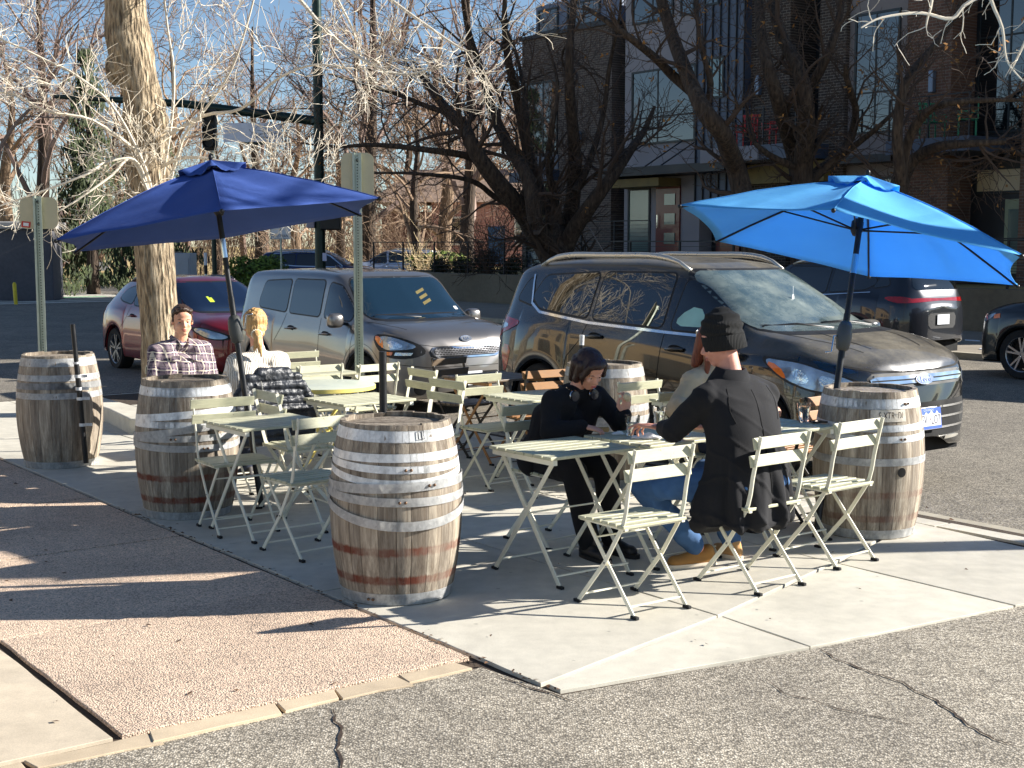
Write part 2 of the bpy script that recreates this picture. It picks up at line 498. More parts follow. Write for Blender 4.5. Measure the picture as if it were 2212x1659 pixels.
# ------------------------------------------------------------------ wine barrels
def mat_oak(name='weathered_oak', k=1.0, red=0.0):
    n = NT(name); co = n.coord(); ge = n.geo()
    st = n.mapping(co, (14, 14, 1.1)); f = n.noise(st, 2.4, 8, .66); fine = n.noise(n.mapping(co, (90, 90, 4)), 3, 4, .7)
    c0, c1, c2 = lin((88,74,60)), lin((146,136,122)), lin((198,188,170))
    kk = lambda c: tuple(x*k for x in c[:3])+(1,)
    base = n.ramp(f, [(.25, kk(c0)), (.5, kk(c1)), (.78, kk(c2))])
    rp = ge.outputs['Random Per Island']
    base = n.mix(1.0, base, n.ramp(rp, [(0, (.60,.56,.53)), (.5, (.95,.93,.91)), (1, (1.3,1.27,1.22))]), 'MULTIPLY')
    base = n.mix(1.0, base, n.ramp(fine, [(.3, g3(.72)), (.7, g3(1.15))]), 'MULTIPLY')
    # rust left where two hoops used to sit (stains of their own, round the barrel)
    sep = n.new('ShaderNodeSeparateXYZ'); n.link(co, sep.inputs[0]); z = sep.outputs[2]
    wob = n.noise(n.mapping(co, (14,14,3)), 3, 5, .7)
    zz = n.math('ADD', z, n.math('MULTIPLY', n.math('SUBTRACT', wob, .5), .028))
    msk = None
    for zc in (.285, .135):
        d = n.math('ABSOLUTE', n.math('SUBTRACT', zz, zc))
        m = n.ramp(d, [(.015, g3(1)), (.026, g3(0))])
        msk = m if msk is None else n.math('MAXIMUM', msk, m)
    patch = n.ramp(n.noise(co, 7, 4, .6), [(.38, g3(.25)), (.6, g3(.95))])
    base = n.mix(n.math('MULTIPLY', msk, n.math('MULTIPLY', patch, red)), base, lin((104,42,20)))
    drip = n.ramp(n.noise(n.mapping(co, (30,30,1.5)), 2, 3), [(.55, g3(0)), (.75, g3(.5))])
    base = n.mix(drip, base, kk(lin((110,88,62))))
    n.set('Base Color', base); n.set('Roughness', .82); n.bump(n.math('ADD', f, fine), .35, .006)
    return n.m
def mat_galv(name='galvanised_hoop', k=1.0, rough=.42):
    n = NT(name); co = n.coord()
    f = n.noise(n.mapping(co, (6,6,3)), 3.5, 7, .65); v = n.voro(co, 55, 'Color'); sp = n.new('ShaderNodeSeparateColor'); n.link(v, sp.inputs[0])
    base = n.ramp(f, [(.3, (.50*k,.51*k,.51*k)), (.55, (.74*k,.74*k,.73*k)), (.75, (.86*k,.86*k,.83*k))])
    base = n.mix(1.0, base, n.ramp(sp.outputs[0], [(0, g3(.88)), (1, g3(1.08))]), 'MULTIPLY')
    rust = n.ramp(n.noise(co, 11, 6, .7), [(.62, g3(0)), (.74, g3(.6))])
    base = n.mix(rust, base, lin((122,78,48)))
    n.set('Base Color', base); n.set('Metallic', .25); n.set('Roughness', n.ramp(f, [(.3, g3(rough+.2)), (.7, g3(rough))]))
    n.bump(f, .12, .004)
    return n.m
OAK = {0: mat_oak('weathered_oak_plain', 1.0, 0), 1: mat_oak('weathered_oak_rusty', .92, 1.0), 2: mat_oak('weathered_oak_grey', 1.12, .55)}
GALV = mat_galv(); RUSTY = mat_galv('rusty_hoop', .4, .7)
M_BLACK = M('black_steel', (26,27,30), .42, .2, .2, 20)
BH, RH, RB = .925, .285, .345
def rad(z):
    t = (z-BH/2)/(BH/2); return RB-(RB-RH)*abs(t)**1.9
def ring(mb, z, w, tilt=0, ph=0, r0=None, thick=.0055, n=56, sag=0, over=0):
    "steel hoop: z centre, w height, tilt (m up/down at +-R) towards angle ph; r0 = own radius when slipped"
    vs = []
    for i in range(n):
        a = 2*PI*i/n; zc = z+tilt*math.cos(a-ph)+sag*math.cos(2*(a-ph))
        for dz, dr in ((-w/2, thick), (w/2, thick), (w/2, 0), (-w/2, 0)):
            zz = zc+dz
            rr = max(rad(min(max(zz, 0), BH))+.0012, (r0 or 0)) + dr + over
            vs.append((rr*math.cos(a), rr*math.sin(a), zz))
    fs = []
    for i in range(n):
        j = (i+1) % n
        for k in range(4): fs.append((i*4+k, j*4+k, j*4+(k+1) % 4, i*4+(k+1) % 4))
    mb.add(vs, fs)
def rivets(mb, z, a, r=None, n=2):
    rr = (r or rad(z))+.004
    for k in range(n):
        aa = a+k*.085
        mb.ell((rr*math.cos(aa), rr*math.sin(aa), z), .008, 8, 6)
def barrel(name, label, loc, rot, hoops, oak, seed, gaps=(), bung=None, group='wine barrels round the patio'):
    t = thing(name, label, 'barrel', loc, rot, group); r = random.Random(seed)
    mb = MB(); n = 24; wid = [r.uniform(.75, 1.3) for _ in range(n)]; s = sum(wid); a = 0
    N = 14
    for k in range(n):
        da = wid[k]/s*2*PI; g = .009 if k in gaps else .0032
        a0, a1 = a+g, a+da-g; a += da; top = BH+r.uniform(-.006, .003)
        vs = []
        for i in range(N+1):
            z = top*i/N
            for q in range(4):
                aa = a0+(a1-a0)*q/3; rr = rad(min(z, BH))-(.0022 if q in (0, 3) else 0)+(k % 3)*.0004
                vs.append((rr*math.cos(aa), rr*math.sin(aa), z))
        m = len(vs)
        for i in range(N+1):
            z = top*i/N
            for q in (0, 3):
                aa = a0+(a1-a0)*q/3; rr = rad(min(z, BH))-.026
                vs.append((rr*math.cos(aa), rr*math.sin(aa), z))
        fs = []
        for i in range(N):
            for q in range(3):
                b = i*4+q; fs.append((b, b+1, b+5, b+4))
            b = i*4; c = m+i*2
            fs.append((b, b+4, c+2, c)); fs.append((b+3, c+1, c+3, b+7)); fs.append((c, c+2, c+3, c+1))
        b = N*4; c = m+N*2
        fs += [(b, b+1, c), (b+1, b+2, c+1, c), (b+2, b+3, c+1)]
        mb.add(vs, fs)
    mb.build('staves', OAK[oak], t, smooth=35)
    mb = MB(); x = -RH
    while x < RH-.01:
        w = r.uniform(.06, .1); x1 = min(x+w, RH)
        P = []
        for i in range(9): 
            xx = x+.0012+(x1-x-.0024)*i/8; P.append((xx, math.sqrt(max(0, (RH-.024)**2-xx*xx)) if abs(xx) < RH-.024 else 0))
        poly = P+[(p[0], -p[1]) for p in reversed(P)]
        mb.prism(poly, BH-.05, BH-.026+r.uniform(-.001,.001)); x = x1
    mb.build('head', OAK[2 if oak == 0 else oak], t)
    for h in hoops:
        m2 = MB(); ring(m2, h[0], h[1], *h[2:6])
        rv = MB()
        ho = m2.build('hoop', RUSTY if len(h) > 6 and h[6] == 'rust' else GALV, t, smooth=40)
        if len(h) > 7: rivets(rv, h[0]+h[2]*math.cos(h[7]-h[3]), h[7], max(rad(h[0])+.004, h[4] or 0)); rv.build('rivets', M('rivet_steel', (120,95,75), .5, .7), ho, smooth=True)
    if bung is not None:
        m2 = MB(); a = bung; z = .43; rr = rad(z)
        d = Vector((math.cos(a), math.sin(a), 0)); q = Vector((-math.sin(a), math.cos(a), 0))
        P = [Vector((0,0,z))+d*(rr+.0015)+q*(.03*math.cos(t2))+Vector((0,0,.03*math.sin(t2))) for t2 in [k*PI/8 for k in range(16)]]
        m2.add(P, [tuple(range(16))]); m2.build('bung_hole', M('hole_black', (8,7,6), .9), t)
    return t
FR = lambda x, y: math.atan2(-y, -x)    # angle on the barrel that faces the camera
def br(x, y, **k): return Vector((x, y, 0)), FR(x, y)
# barrel standing nearest the camera, its hoops slipped and tilted; local +x faces the camera
p, f = br(-.607, 6.93)
barrel('wine_barrel', 'foremost wine barrel with six loose tilted hoops and two rust bands', p, f,
  [(.872,.058,-.008,.6,None,0), (.765,.042,-.004,.3,.318,0), (.722,.038,-.022,.5,.326,0,'g',.15), (.686,.036,-.052,.15,.332,0),
   (.612,.048,.012,1.3,.347,0,'g',.5), (.560,.044,-.020,.5,.351,0,'g',.05), (.515,.048,-.095,.2,.356,0), (.034,.060,0,0,None,0,'g',-.5)], 1, 3, gaps=(5, 12, 19))
p, f = br(-3.765, 11.1)
barrel('wine_barrel', 'leftmost wine barrel, greyish, with one brown hoop and a strapped black pole', p, f,
  [(.87,.066,0,0,None,0), (.745,.05,0,0,None,0), (.675,.052,.006,0,None,0,'rust'), (.60,.05,0,.3,None,0), (.03,.055,0,0,None,0)], 0, 5, gaps=(9,))
p, f = br(-2.214, 9.06)
barrel('wine_barrel', 'wine barrel holding the navy umbrella, its hoops slid into a crooked bundle', p, f,
  [(.858,.060,-.004,0,None,0), (.69,.048,.03,.9,.318,0), (.63,.044,.012,-.5,.332,0), (.585,.044,.045,1.0,.345,0), (.545,.042,.008,.4,.350,0,'g',-.3), (.50,.045,-.016,.4,.352,0,'g',.3), (.028,.052,0,0,None,0)], 1, 8, gaps=(2,))
BAR4 = Vector((2.27, 8.46, 0)); f = FR(2.27, 8.46)
barrel('wine_barrel', 'wine barrel beneath the bright blue umbrella with a dark bung hole and faded stencil', BAR4, f,
  [(.852,.062,-.004,0,None,0,'g',.75), (.712,.042,-.012,.2,.322,0,'g',-.1), (.655,.042,-.022,.3,.330,0,'g',.6), (.50,.046,-.006,.2,.347,0), (.034,.056,0,0,None,0)], 2, 11, gaps=(6, 16), bung=.62)
p, f = br(.71, 10.25)
barrel('wine_barrel', 'distant wine barrel half hidden behind the child with headphones', p, f,
  [(.865,.066,0,0,None,0), (.60,.05,0,0,None,0), (.46,.16,0,0,.346,0), (.03,.055,0,0,None,0)], 0, 13)
# stencilled fragment on the barrel by the car: pale label strip with broken dark letters
tB = bpy.data.objects['wine_barrel.003']
m2 = MB(); z0, z1 = .742, .815; K = 14
for i in range(K):
    a0 = .02+.72*i/K; a1 = .02+.72*(i+1)/K
    q = lambda a, z: ((rad(z)+.003)*math.cos(a), (rad(z)+.003)*math.sin(a), z)
    m2.add([q(a0,z0), q(a1,z0), q(a1,z1), q(a0,z1)], [(0,1,2,3)])
lb = m2.build('stencil_strip', M('faded_stencil_white', (205,196,180), .8, 0, .3, 25), tB)
vs, fs = text_mesh('S-XTR  DI', .062, .0)
m2 = MB().add([((rad(.778)+.005)*math.cos(.42-v[0]*-2.0*.95), (rad(.778)+.005)*math.sin(.42+v[0]*2.0*.95), .778+v[1]) for v in vs], fs)
m2.build('stencil_letters', M('faded_stencil_black', (58,44,38), .8, 0, .5, 40), lb)

# maker's mark on the foremost barrel's top hoop
tB = bpy.data.objects['wine_barrel']
m2 = MB(); a0 = .38
def qa(a, z): 
    rr = rad(z)+.0068; return Vector((rr*math.cos(a), rr*math.sin(a), z))
for s0, s1 in (((a0,.852),(a0,.892)), ((a0,.852),(a0+.105,.852)), ((a0+.105,.852),(a0+.105,.892)), ((a0,.892),(a0+.03,.892)), ((a0+.075,.892),(a0+.105,.892)), ((a0+.05,.858),(a0+.05,.886))):
    m2.tube([qa(*s0), qa((s0[0]+s1[0])/2, (s0[1]+s1[1])/2), qa(*s1)], .0016, 5)
m2.build('stamped_mark', M('mark_black', (20,20,24), .7), tB)

# black umbrella sleeves / poles strapped to barrels
def pole_thing(label, p0, p1, r=.021, clamps=(), capz=None, mat=None, silver=None):
    t = thing('umbrella_sleeve', label, 'pole', p0, 0, 'umbrella poles standing by the barrels')
    d = Vector(p1)-Vector(p0)
    MB().tube([Vector((0,0,0)), d*.72], r, 16).tube([d*.72, d], r*.88, 16).build('pole', mat or M_BLACK, t, smooth=40)
    MB().tube([d*.715, d*.73], r*1.12, 16).build('joint_ring', GALV, t, smooth=40)
    if silver: MB().tube([d*silver, d*1.001], r*1.0, 16).build('pole_end', GALV, t, smooth=40)
    for c in clamps:
        k = d*(c/d.z)
        MB().lathe([(r+.001,-.012),(r+.005,-.012),(r+.005,.012),(r+.001,.012)], 16, k).box(k+Vector((.045,0.01,0)), (.06,.006,.022)).build('clamp', GALV, t, smooth=40)
    return t
pole_thing('black pole with four clamps strapped to the leftmost barrel', at(186,1000,10.64), at(157,700,10.62), .021, (.31,.52,.60,.70))
q = at(820,765,7.12)
pole_thing('short black pole stub rising behind the foremost barrel', (q.x-.0, 7.29, 0), q+Vector((0,.17,0)), .024)
q = at(1257,724,10.6)
pole_thing('black pole with silver end behind the child beside the far barrel', (q.x-.04, 10.6, 0), q, .02, silver=.93)
# ------------------------------------------------------------------ folding bistro furniture
def mat_painted_wood(name, col, wear=.15):
    n = NT(name); co = n.coord(); c = lin(col)
    f = n.noise(n.mapping(co, (5, 40, 40)), 2.2, 6, .65); g = n.noise(co, 5, 4); ge = n.geo().outputs['Random Per Island']
    k = lambda s: tuple(x*s for x in c[:3])+(1,)
    base = n.ramp(f, [(.3, k(.84)), (.7, k(1.08))])
    base = n.mix(1.0, base, n.ramp(g, [(.3, g3(.86)), (.7, g3(1.05))]), 'MULTIPLY')
    base = n.mix(1.0, base, n.ramp(ge, [(0, g3(.88)), (1, g3(1.08))]), 'MULTIPLY')
    chip = n.ramp(n.noise(co, 42, 5, .75), [(.62, g3(0)), (.68, g3(wear*5))])
    base = n.mix(chip, base, lin((110,100,78)))
    n.set('Base Color', base); n.set('Roughness', n.ramp(f, [(.3, g3(.5)), (.7, g3(.38))])); n.bump(f, .12, .003)
    return n.m
M_SAGE = mat_painted_wood('sage_painted_slats', (198,196,166))
M_CREAM = M('cream_painted_steel', (230,226,206), .38, .0, .08, 9, .1, 40, .002)
M_OLDWOOD = mat_painted_wood('old_grey_wood', (120,104,86), .1)
M_BROWNW = mat_painted_wood('oiled_brown_wood', (168,118,66), .1)
M_DKSTEEL = M('dark_steel_frame', (58,56,52), .5, .4, .15, 12)
M_RUB = M('rubber_foot', (22,22,24), .8, 0, .1, 10)
M_BOLT = M('bolt_steel', (150,148,140), .35, .8, .1, 30)

def make_chair(name, label, wood, steel, loc, rot):
    t = thing(name, label, 'chair', loc, rot, 'folding bistro chairs')
    WD = .385; hx = WD/2
    # seat: five slats across, the front one rounded down a little
    mb = MB(); n = 6; d = .36; y0 = -.165
    for i in range(n):
        y = y0+d*(i+.5)/n; mb.box((0, y, .452-(.004 if i in (0, n-1) else 0)), (WD+.035, d/n-.009, .016), (R(-2),0,0))
    mb.build('seat', wood, t, bevel=.0025)
    MB().bar((-hx+.004,-.16,.437), (-hx+.004,.19,.44), .02, .012).bar((hx-.004,-.16,.437), (hx-.004,.19,.44), .02, .012).build('seat_rail', steel, t)
    # backrest slats in front of the uprights
    for z, y in ((.800,-.196), (.705,-.174)):
        mb = MB().box((0, y, z), (WD+.05, .013, .062), (R(-12),0,0))
        o = mb.build('back_slat', wood, t, bevel=.0025)
        b = MB()
        for s in (-1,1):
            for dz in (-.014,.014): b.ell((s*hx, y-.019-dz*.2, z+dz), .0045, 8, 5)
        b.build('bolt', M_BOLT, o, smooth=True)
    for s in (-1, 1):
        x = s*hx
        # long bar: upright, twist, then down to the front foot
        pts = [(x,-.222,.838), (x,-.190,.70), (x,-.172,.62), (x,-.158,.53), (x,-.142,.47), (x,-.118,.425), (x,.0,.245), (x,.205,.012)]
        MB().flat(pts, .023, .007).build('leg', steel, t)
        xi = s*(hx-.018)
        lg = MB().flat([(xi,.165,.437), (xi,-.005,.235), (xi,-.20,.012)], .022, .007).build('leg', steel, t)
        MB().ell((s*(hx+.004), -.0, .243), .006, 8, 6).build('bolt', M_BOLT, lg, smooth=True)
        for px, py, dy in ((x,.213,.02), (xi,-.208,-.02)):
            MB().box((px,py,.008), (.022,.046,.016), bevel if False else None).build('foot_cap', M_RUB, lg, bevel=.003)
    MB().bar((-hx,.17,.052), (hx,.17,.052), .014, .007).build('stretcher', steel, t)
    MB().bar((-hx+.018,-.165,.052), (hx-.018,-.165,.052), .014, .007).build('stretcher', steel, t)
    MB().tube([(-hx,-.128,.432), (hx,-.128,.432)], .006, 8).bar((-hx+.018,.10,.355), (hx-.018,.10,.355), .014, .006).build('stretcher', steel, t)
    return t
def make_table(name, label, wood, steel, loc, rot, A=.56, B=.62, n=7):
    "slats run along local y; A across the slats (x), B along them"
    t = thing(name, label, 'table', loc, rot, 'folding slatted tables')
    mb = MB(); z = .71
    for i in range(n):
        x = -A/2+A*(i+.5)/n
        mb.box((x, 0, z-.009), (A/n-.010, B, .018))
    mb.build('table_top', wood, t, bevel=.003)
    for s in (-1, 1):
        y = s*(B/2-.035)
        MB().bar((-A/2+.012, y, z-.034), (A/2-.012, y, z-.034), .03, .028).build('rail', steel, t)
        for q in (-1, 1):
            yy = y-s*(.012 if q > 0 else .026)
            lg = MB().flat([(q*(A/2-.05), yy, z-.045), (-q*.275, yy, .012)], .024, .008, side=(0,1,0)).build('leg', steel, t)
            MB().box((-q*.283, yy, .008), (.046,.022,.016)).build('foot_cap', M_RUB, lg, bevel=.003)
    for q in (-1, 1):
        MB().bar((q*.25, -B/2+.05, .062), (q*.25, B/2-.05, .062), .014, .008).build('stretcher', steel, t)
    MB().tube([(0,-B/2+.05,.365), (0,B/2-.05,.365)], .005, 8).build('pivot_rod', steel, t)
    return t

# directions: local +y of a chair faces -a when rz = ROT+90deg (towards the far left)
FACE_A_NEG = ROT+PI/2; FACE_A_POS = ROT-PI/2; FACE_B_POS = ROT; FACE_B_NEG = ROT+PI
CH = 'folding bistro chairs'
_first = {}
def chair(a, b, face, label, kind='sage', jit=0.0):
    loc = W(a, b); 
    if kind not in _first:
        wd, st = {'sage': (M_SAGE, M_CREAM), 'grey': (M_OLDWOOD, M_DKSTEEL), 'brown': (M_BROWNW, M_DKSTEEL)}[kind]
        _first[kind] = make_chair('bistro_chair', label, wd, st, loc, face+jit); return _first[kind]
    return dup(_first[kind], loc, face+jit, label)
chair(-4.95, 4.52, FACE_A_NEG, 'empty sage slatted chair nearest the camera, at the foremost table', jit=R(-1))
chair(-4.90, 5.33, FACE_A_NEG, 'sage slatted chair the man in the black coat sits on', jit=R(1))
chair(-5.02, 6.10, FACE_A_NEG, 'empty sage slatted chair in front of the barrel with the bung hole', jit=R(2))
chair(-7.00, 3.78, FACE_A_NEG, 'shaded empty chair between the foremost barrel and the slatted table beside it', jit=R(3))
chair(-7.86, 3.72, FACE_A_POS, 'empty chair with its back against the crooked-hooped barrel', jit=R(-4))
chair(-8.18, 4.33, FACE_B_POS, 'small-looking empty chair just right of the puffer jacket, turned sideways', jit=R(-3))
chair(-8.13, 5.36, FACE_B_NEG, 'empty chair with olive back just above the foremost barrel lid, lower of two', jit=R(2))
chair(-8.97, 5.68, FACE_B_NEG, 'higher of two olive backed chairs, in front of the silver car foglight', jit=R(-3))
chair(-8.14, 5.99, FACE_A_POS, 'chair whose back glows white in the sun, pushed under a slatted table', jit=R(1))
chair(-9.78, 5.84, FACE_A_NEG, 'empty chair behind the round table whose tall upright crosses the metal sign post', jit=R(3))
chair(-9.98, 5.42, FACE_A_NEG, 'empty chair directly behind the round yellow-edged table, in its middle', jit=R(-2))
chair(-10.95, 5.93, FACE_A_POS, 'farthest empty chair, pale back against the brown side of the silver car', jit=R(-1))
chair(-7.00, 6.62, FACE_A_POS, "bright white chair back behind the child's raised hand", jit=R(1))
chair(-6.38, 5.12, FACE_A_POS, 'dark green looking chair the child with headphones sits on', jit=R(3))
chair(-6.34, 6.40, FACE_A_POS, 'chair the woman in the beige coat sits on', jit=R(-2))
chair(-9.08, 4.50, FACE_A_NEG, 'chair the blonde woman sits on, with the puffer jacket over its back')
chair(-10.32, 4.42, FACE_A_POS, 'chair the man in the plaid shirt sits on')
chair(-9.55, 6.72, FACE_A_POS, 'weathered grey wooden chair in front of the silver car bumper', 'grey', R(12))
chair(-8.50, 6.63, FACE_A_NEG, 'oiled brown wooden chair left of the child, beside the grey wooden table', 'brown', R(-4))
chair(-5.97, 6.90, FACE_A_NEG, 'oiled brown wooden chair right of the black coat, behind the water glass', 'brown', R(5))
# tables; local x along the street, y across it
TB = 'folding slatted tables'
t0 = make_table('bistro_table', 'foremost slatted table, empty, half in shade between barrel and man', M_SAGE, M_CREAM, W(-5.70, 4.67), ROT)
def table(a, b, label, jit=0): return dup(t0, W(a, b), ROT+R(jit), label)
table(-5.70, 5.36, 'slatted table with napkins and glasses where the child and the man eat', .5)
table(-5.62, 6.25, 'slatted table carrying the single water glass and phone, beside the blue umbrella barrel', -1)
table(-7.68, 3.86, 'slatted table beside the crooked-hooped barrel, seen edge on', 1)
table(-8.42, 4.98, 'slatted table in front of the round table', 2)
table(-7.80, 6.15, 'slatted table between the foremost barrel lid and the child, lit white', -1)
table(-10.45, 5.72, 'far slatted table behind the two chairs at the round table', 0)
table(-9.70, 4.45, 'slatted table between the plaid shirt man and the blonde woman')
table(-6.85, 6.95, 'slatted table with sunlit top and brown slat ends beside the farthest barrel', 0)
tg = make_table('wooden_table', 'dark weathered wooden table with brown crossed legs in front of the silver car', M_OLDWOOD, M_BROWNW, W(-9.17, 6.75), ROT+R(4), .62, .66, 6)
# round table with yellow rim and curved legs
t = thing('round_table', 'round table with a pale top, yellow rim and curved yellow legs', 'table', W(-9.24, 5.14), 0)
MB().lathe([(0,.735),(.395,.735),(.402,.732),(.402,.728)], 56).build('table_top', M('round_table_grey', (196,202,186), .35, 0, .06, 4), t, smooth=30)
M_YEL = M('yellow_painted_steel', (232,214,120), .42, 0, .08, 14)
MB().lathe([(.39,.728),(.404,.728),(.406,.731),(.406,.702),(.398,.698),(.39,.70)], 56).build('rim', M_YEL, t, smooth=30)
for k in range(4):
    a = PI/4+k*PI/2; c, s = math.cos(a), math.sin(a)
    MB().tube([(c*q, s*q, z) for q, z in ((.33,.70),(.22,.62),(.10,.50),(.055,.38),(.08,.24),(.20,.10),(.31,.012))], .0115, 8).build('leg', M_YEL, t, smooth=True)
MB().lathe([(.062,.36),(.066,.36),(.066,.385),(.062,.385)], 20).build('leg_collar', M_YEL, t, smooth=30)

# ------------------------------------------------------------------ umbrellas
def fabric(name, col, k=1.0, trans=.0, tcol=None):
    n = NT(name); c = lin(col); f = n.noise(n.coord(), 3.2, 5); w = n.noise(n.mapping(n.coord(), (260,260,260)), 1, 2)
    kk = lambda s: tuple(min(1, x*s*k) for x in c[:3])+(1,)
    col2 = n.ramp(f, [(.3, kk(.9)), (.7, kk(1.06))])
    n.set('Base Color', col2); n.set('Roughness', .85); 
    n.bump(n.math('ADD', f, n.math('MULTIPLY', w, .15)), .35, .02)
    if trans > 0:
        tr = n.new('ShaderNodeBsdfTranslucent'); tr.inputs[0].default_value = lin(tcol or col)
        mx = n.new('ShaderNodeMixShader'); mx.inputs[0].default_value = trans
        out = n.n['Material Output']; n.link(n.b.outputs[0], mx.inputs[1]); n.link(tr.outputs[0], mx.inputs[2]); n.link(mx.outputs[0], out.inputs[0])
    return n.m
def umbrella(label, Cc, nrm, V, base, apexh, mat, crank_side, group='market umbrellas'):
    t = thing('patio_umbrella', label, 'umbrella', base, 0, group)
    B = Vector(base); Cc = Vector(Cc); nrm = Vector(nrm).normalized(); V = [Vector(v) for v in V]
    loc = lambda p: p-B
    apex = Cc+nrm*apexh
    # canopy: six panels, each sagging between its ribs, plus a small hanging edge
    def pt(k, u, v):
        "u 0..1 rib k -> rib k+1, v 0 apex .. 1 rim"
        a, b = V[k % 6], V[(k+1) % 6]
        rim = a.lerp(b, u)
        scal = 1-.055*math.sin(PI*u)*v                    # scalloped in at mid edge
        p = apex.lerp(Cc+(rim-Cc)*scal, v)
        p -= nrm*(.045*math.sin(PI*u)*math.sin(PI*min(v,1))**.8*.8)   # cloth sag
        p += nrm*(.028*math.sin(PI*v))                     # ribs bow upward
        p += nrm*.006*noise.noise(p*5)
        return p
    mb = MB(); NU, NV = 10, 14
    for k in range(6):
        vs = [loc(pt(k, i/NU, .10+.90*j/NV)) for j in range(NV+1) for i in range(NU+1)]
        fs = [(j*(NU+1)+i, j*(NU+1)+i+1, (j+1)*(NU+1)+i+1, (j+1)*(NU+1)+i) for j in range(NV) for i in range(NU)]
        mb.add(vs, fs)
    can = mb.build('canopy', mat, t, smooth=50, weld=True)
    sd = can.modifiers.new('s', 'SOLIDIFY'); sd.thickness = .0025
    # wind vent: small cap with a fluttering edge above the top opening
    mb = MB(); vs = []; NVV = 5; NC = 48
    for j in range(NVV+1):
        for i in range(NC):
            kk = i/NC*6; k = int(kk); u = kk-k; v = .22*j/NVV
            p = pt(k, u, max(v, .001))+nrm*(.028+.010*math.sin(i*1.9)*(j/NVV)+.012*math.sin(i*.8+1)*(j/NVV)**2)
            if j == 0: p = apex+nrm*.03
            vs.append(loc(p))
    fs = [(j*NC+i, j*NC+(i+1) % NC, (j+1)*NC+(i+1) % NC, (j+1)*NC+i) for j in range(NVV) for i in range(NC)]
    ve = mb.add(vs, fs).build('vent', mat, can, smooth=60, weld=True)
    sd = ve.modifiers.new('s', 'SOLIDIFY'); sd.thickness = .003
    MB().ell(loc(apex+nrm*.045), (.016,.016,.022), 10, 8).build('finial', M_BLACK, t, smooth=True)
    for k in range(6):
        path = [loc(pt(k, 0, v)-nrm*.012) for v in [.03+.97*i/8 for i in range(9)]]
        MB().tube(path, .007, 6).build('rib', M_BLACK, t, smooth=True)
        MB().tube([loc(pt(k, 0, v)+nrm*.002) for v in [.2+.8*i/8 for i in range(9)]], .003, 5).build('seam', mat, can, smooth=True)
        hub = Cc+nrm*(apexh*.30)
        st = MB().tube([loc(hub+(V[k]-Cc).normalized()*.03-nrm*.02), loc(pt(k, 0, .52)-nrm*.02)], .006, 6).build('strut', M_BLACK, t, smooth=True)
        MB().ell(loc(V[k]-nrm*.006), .014, 8, 6).build('rib_tip', M_BLACK, t, smooth=True)
    # pole
    top = apex-nrm*.02; d = top-B; L = d.length; D = d.normalized()
    z = lambda q: D*(q*L)
    MB().tube([z(0), z(.62)], .0215, 16).build('pole', M_BLACK, t, smooth=40)
    MB().tube([z(.62), z(.98)], .019, 16).build('upper_pole', M_BLACK, t, smooth=40)
    MB().tube([z(.735), z(.79)], .021, 16).build('tilt_joint', M('chrome_joint', (210,212,215), .15, 1, .03), t, smooth=40)
    hp = Cc+nrm*(apexh*.30)-B
    MB().tube([hp-D*.06, hp-D*.03, hp+D*.03, hp+D*.05], [.024,.04,.04,.024], 14).build('hub', M_BLACK, t, smooth=30)
    cz = 1.24/ (D.z*L)
    ks = [(-.10,.022),(-.085,.040),(-.03,.048),(.0,.05),(.055,.046),(.085,.036),(.095,.022)]
    ch = MB().tube([z(cz)+D*a for a, _ in ks], [r for _, r in ks], 20).build('crank_housing', M('crank_plastic', (72,74,72) if crank_side > 0 else (48,46,44), .5, 0, .1), t, smooth=50)
    sx = Vector((crank_side, -.25, 0)).normalized()
    c0 = z(cz)
    MB().tube([c0+sx*.045, c0+sx*.07, c0+sx*.085+Vector((0,0,.10*crank_side)), c0+sx*.13+Vector((0,0,.105*crank_side))], .007, 8).build('crank_handle', M('chrome_joint'), ch, smooth=True)
    return t, D
U1V = [(-1.76,8.20,2.03),(-.88,9.01,2.13),(-1.14,10.18,2.05),(-2.27,10.54,1.87),(-3.15,9.72,1.77),(-2.89,8.55,1.85)]
U2V = [(1.83,7.70,2.02),(2.98,7.88,1.76),(3.38,8.99,1.55),(2.63,9.92,1.59),(1.47,9.74,1.85),(1.07,8.63,2.07)]
umbrella('navy blue canvas umbrella leaning over the seated couple by the tree', (-2.014,9.366,1.951), (-.144,.034,.989), U1V, (-1.745,9.22,0), .43, fabric('navy_canvas', (46,76,146), 1.0, 0), 1)
umbrella('bright sky blue canvas umbrella on the right, tilted down to the right', (2.226,8.807,1.807), (.2,.115,.973), U2V, (1.90,8.26,0), .45, fabric('sky_blue_canvas', (112,206,255), 1.0, .45, (6,172,244)), -1)
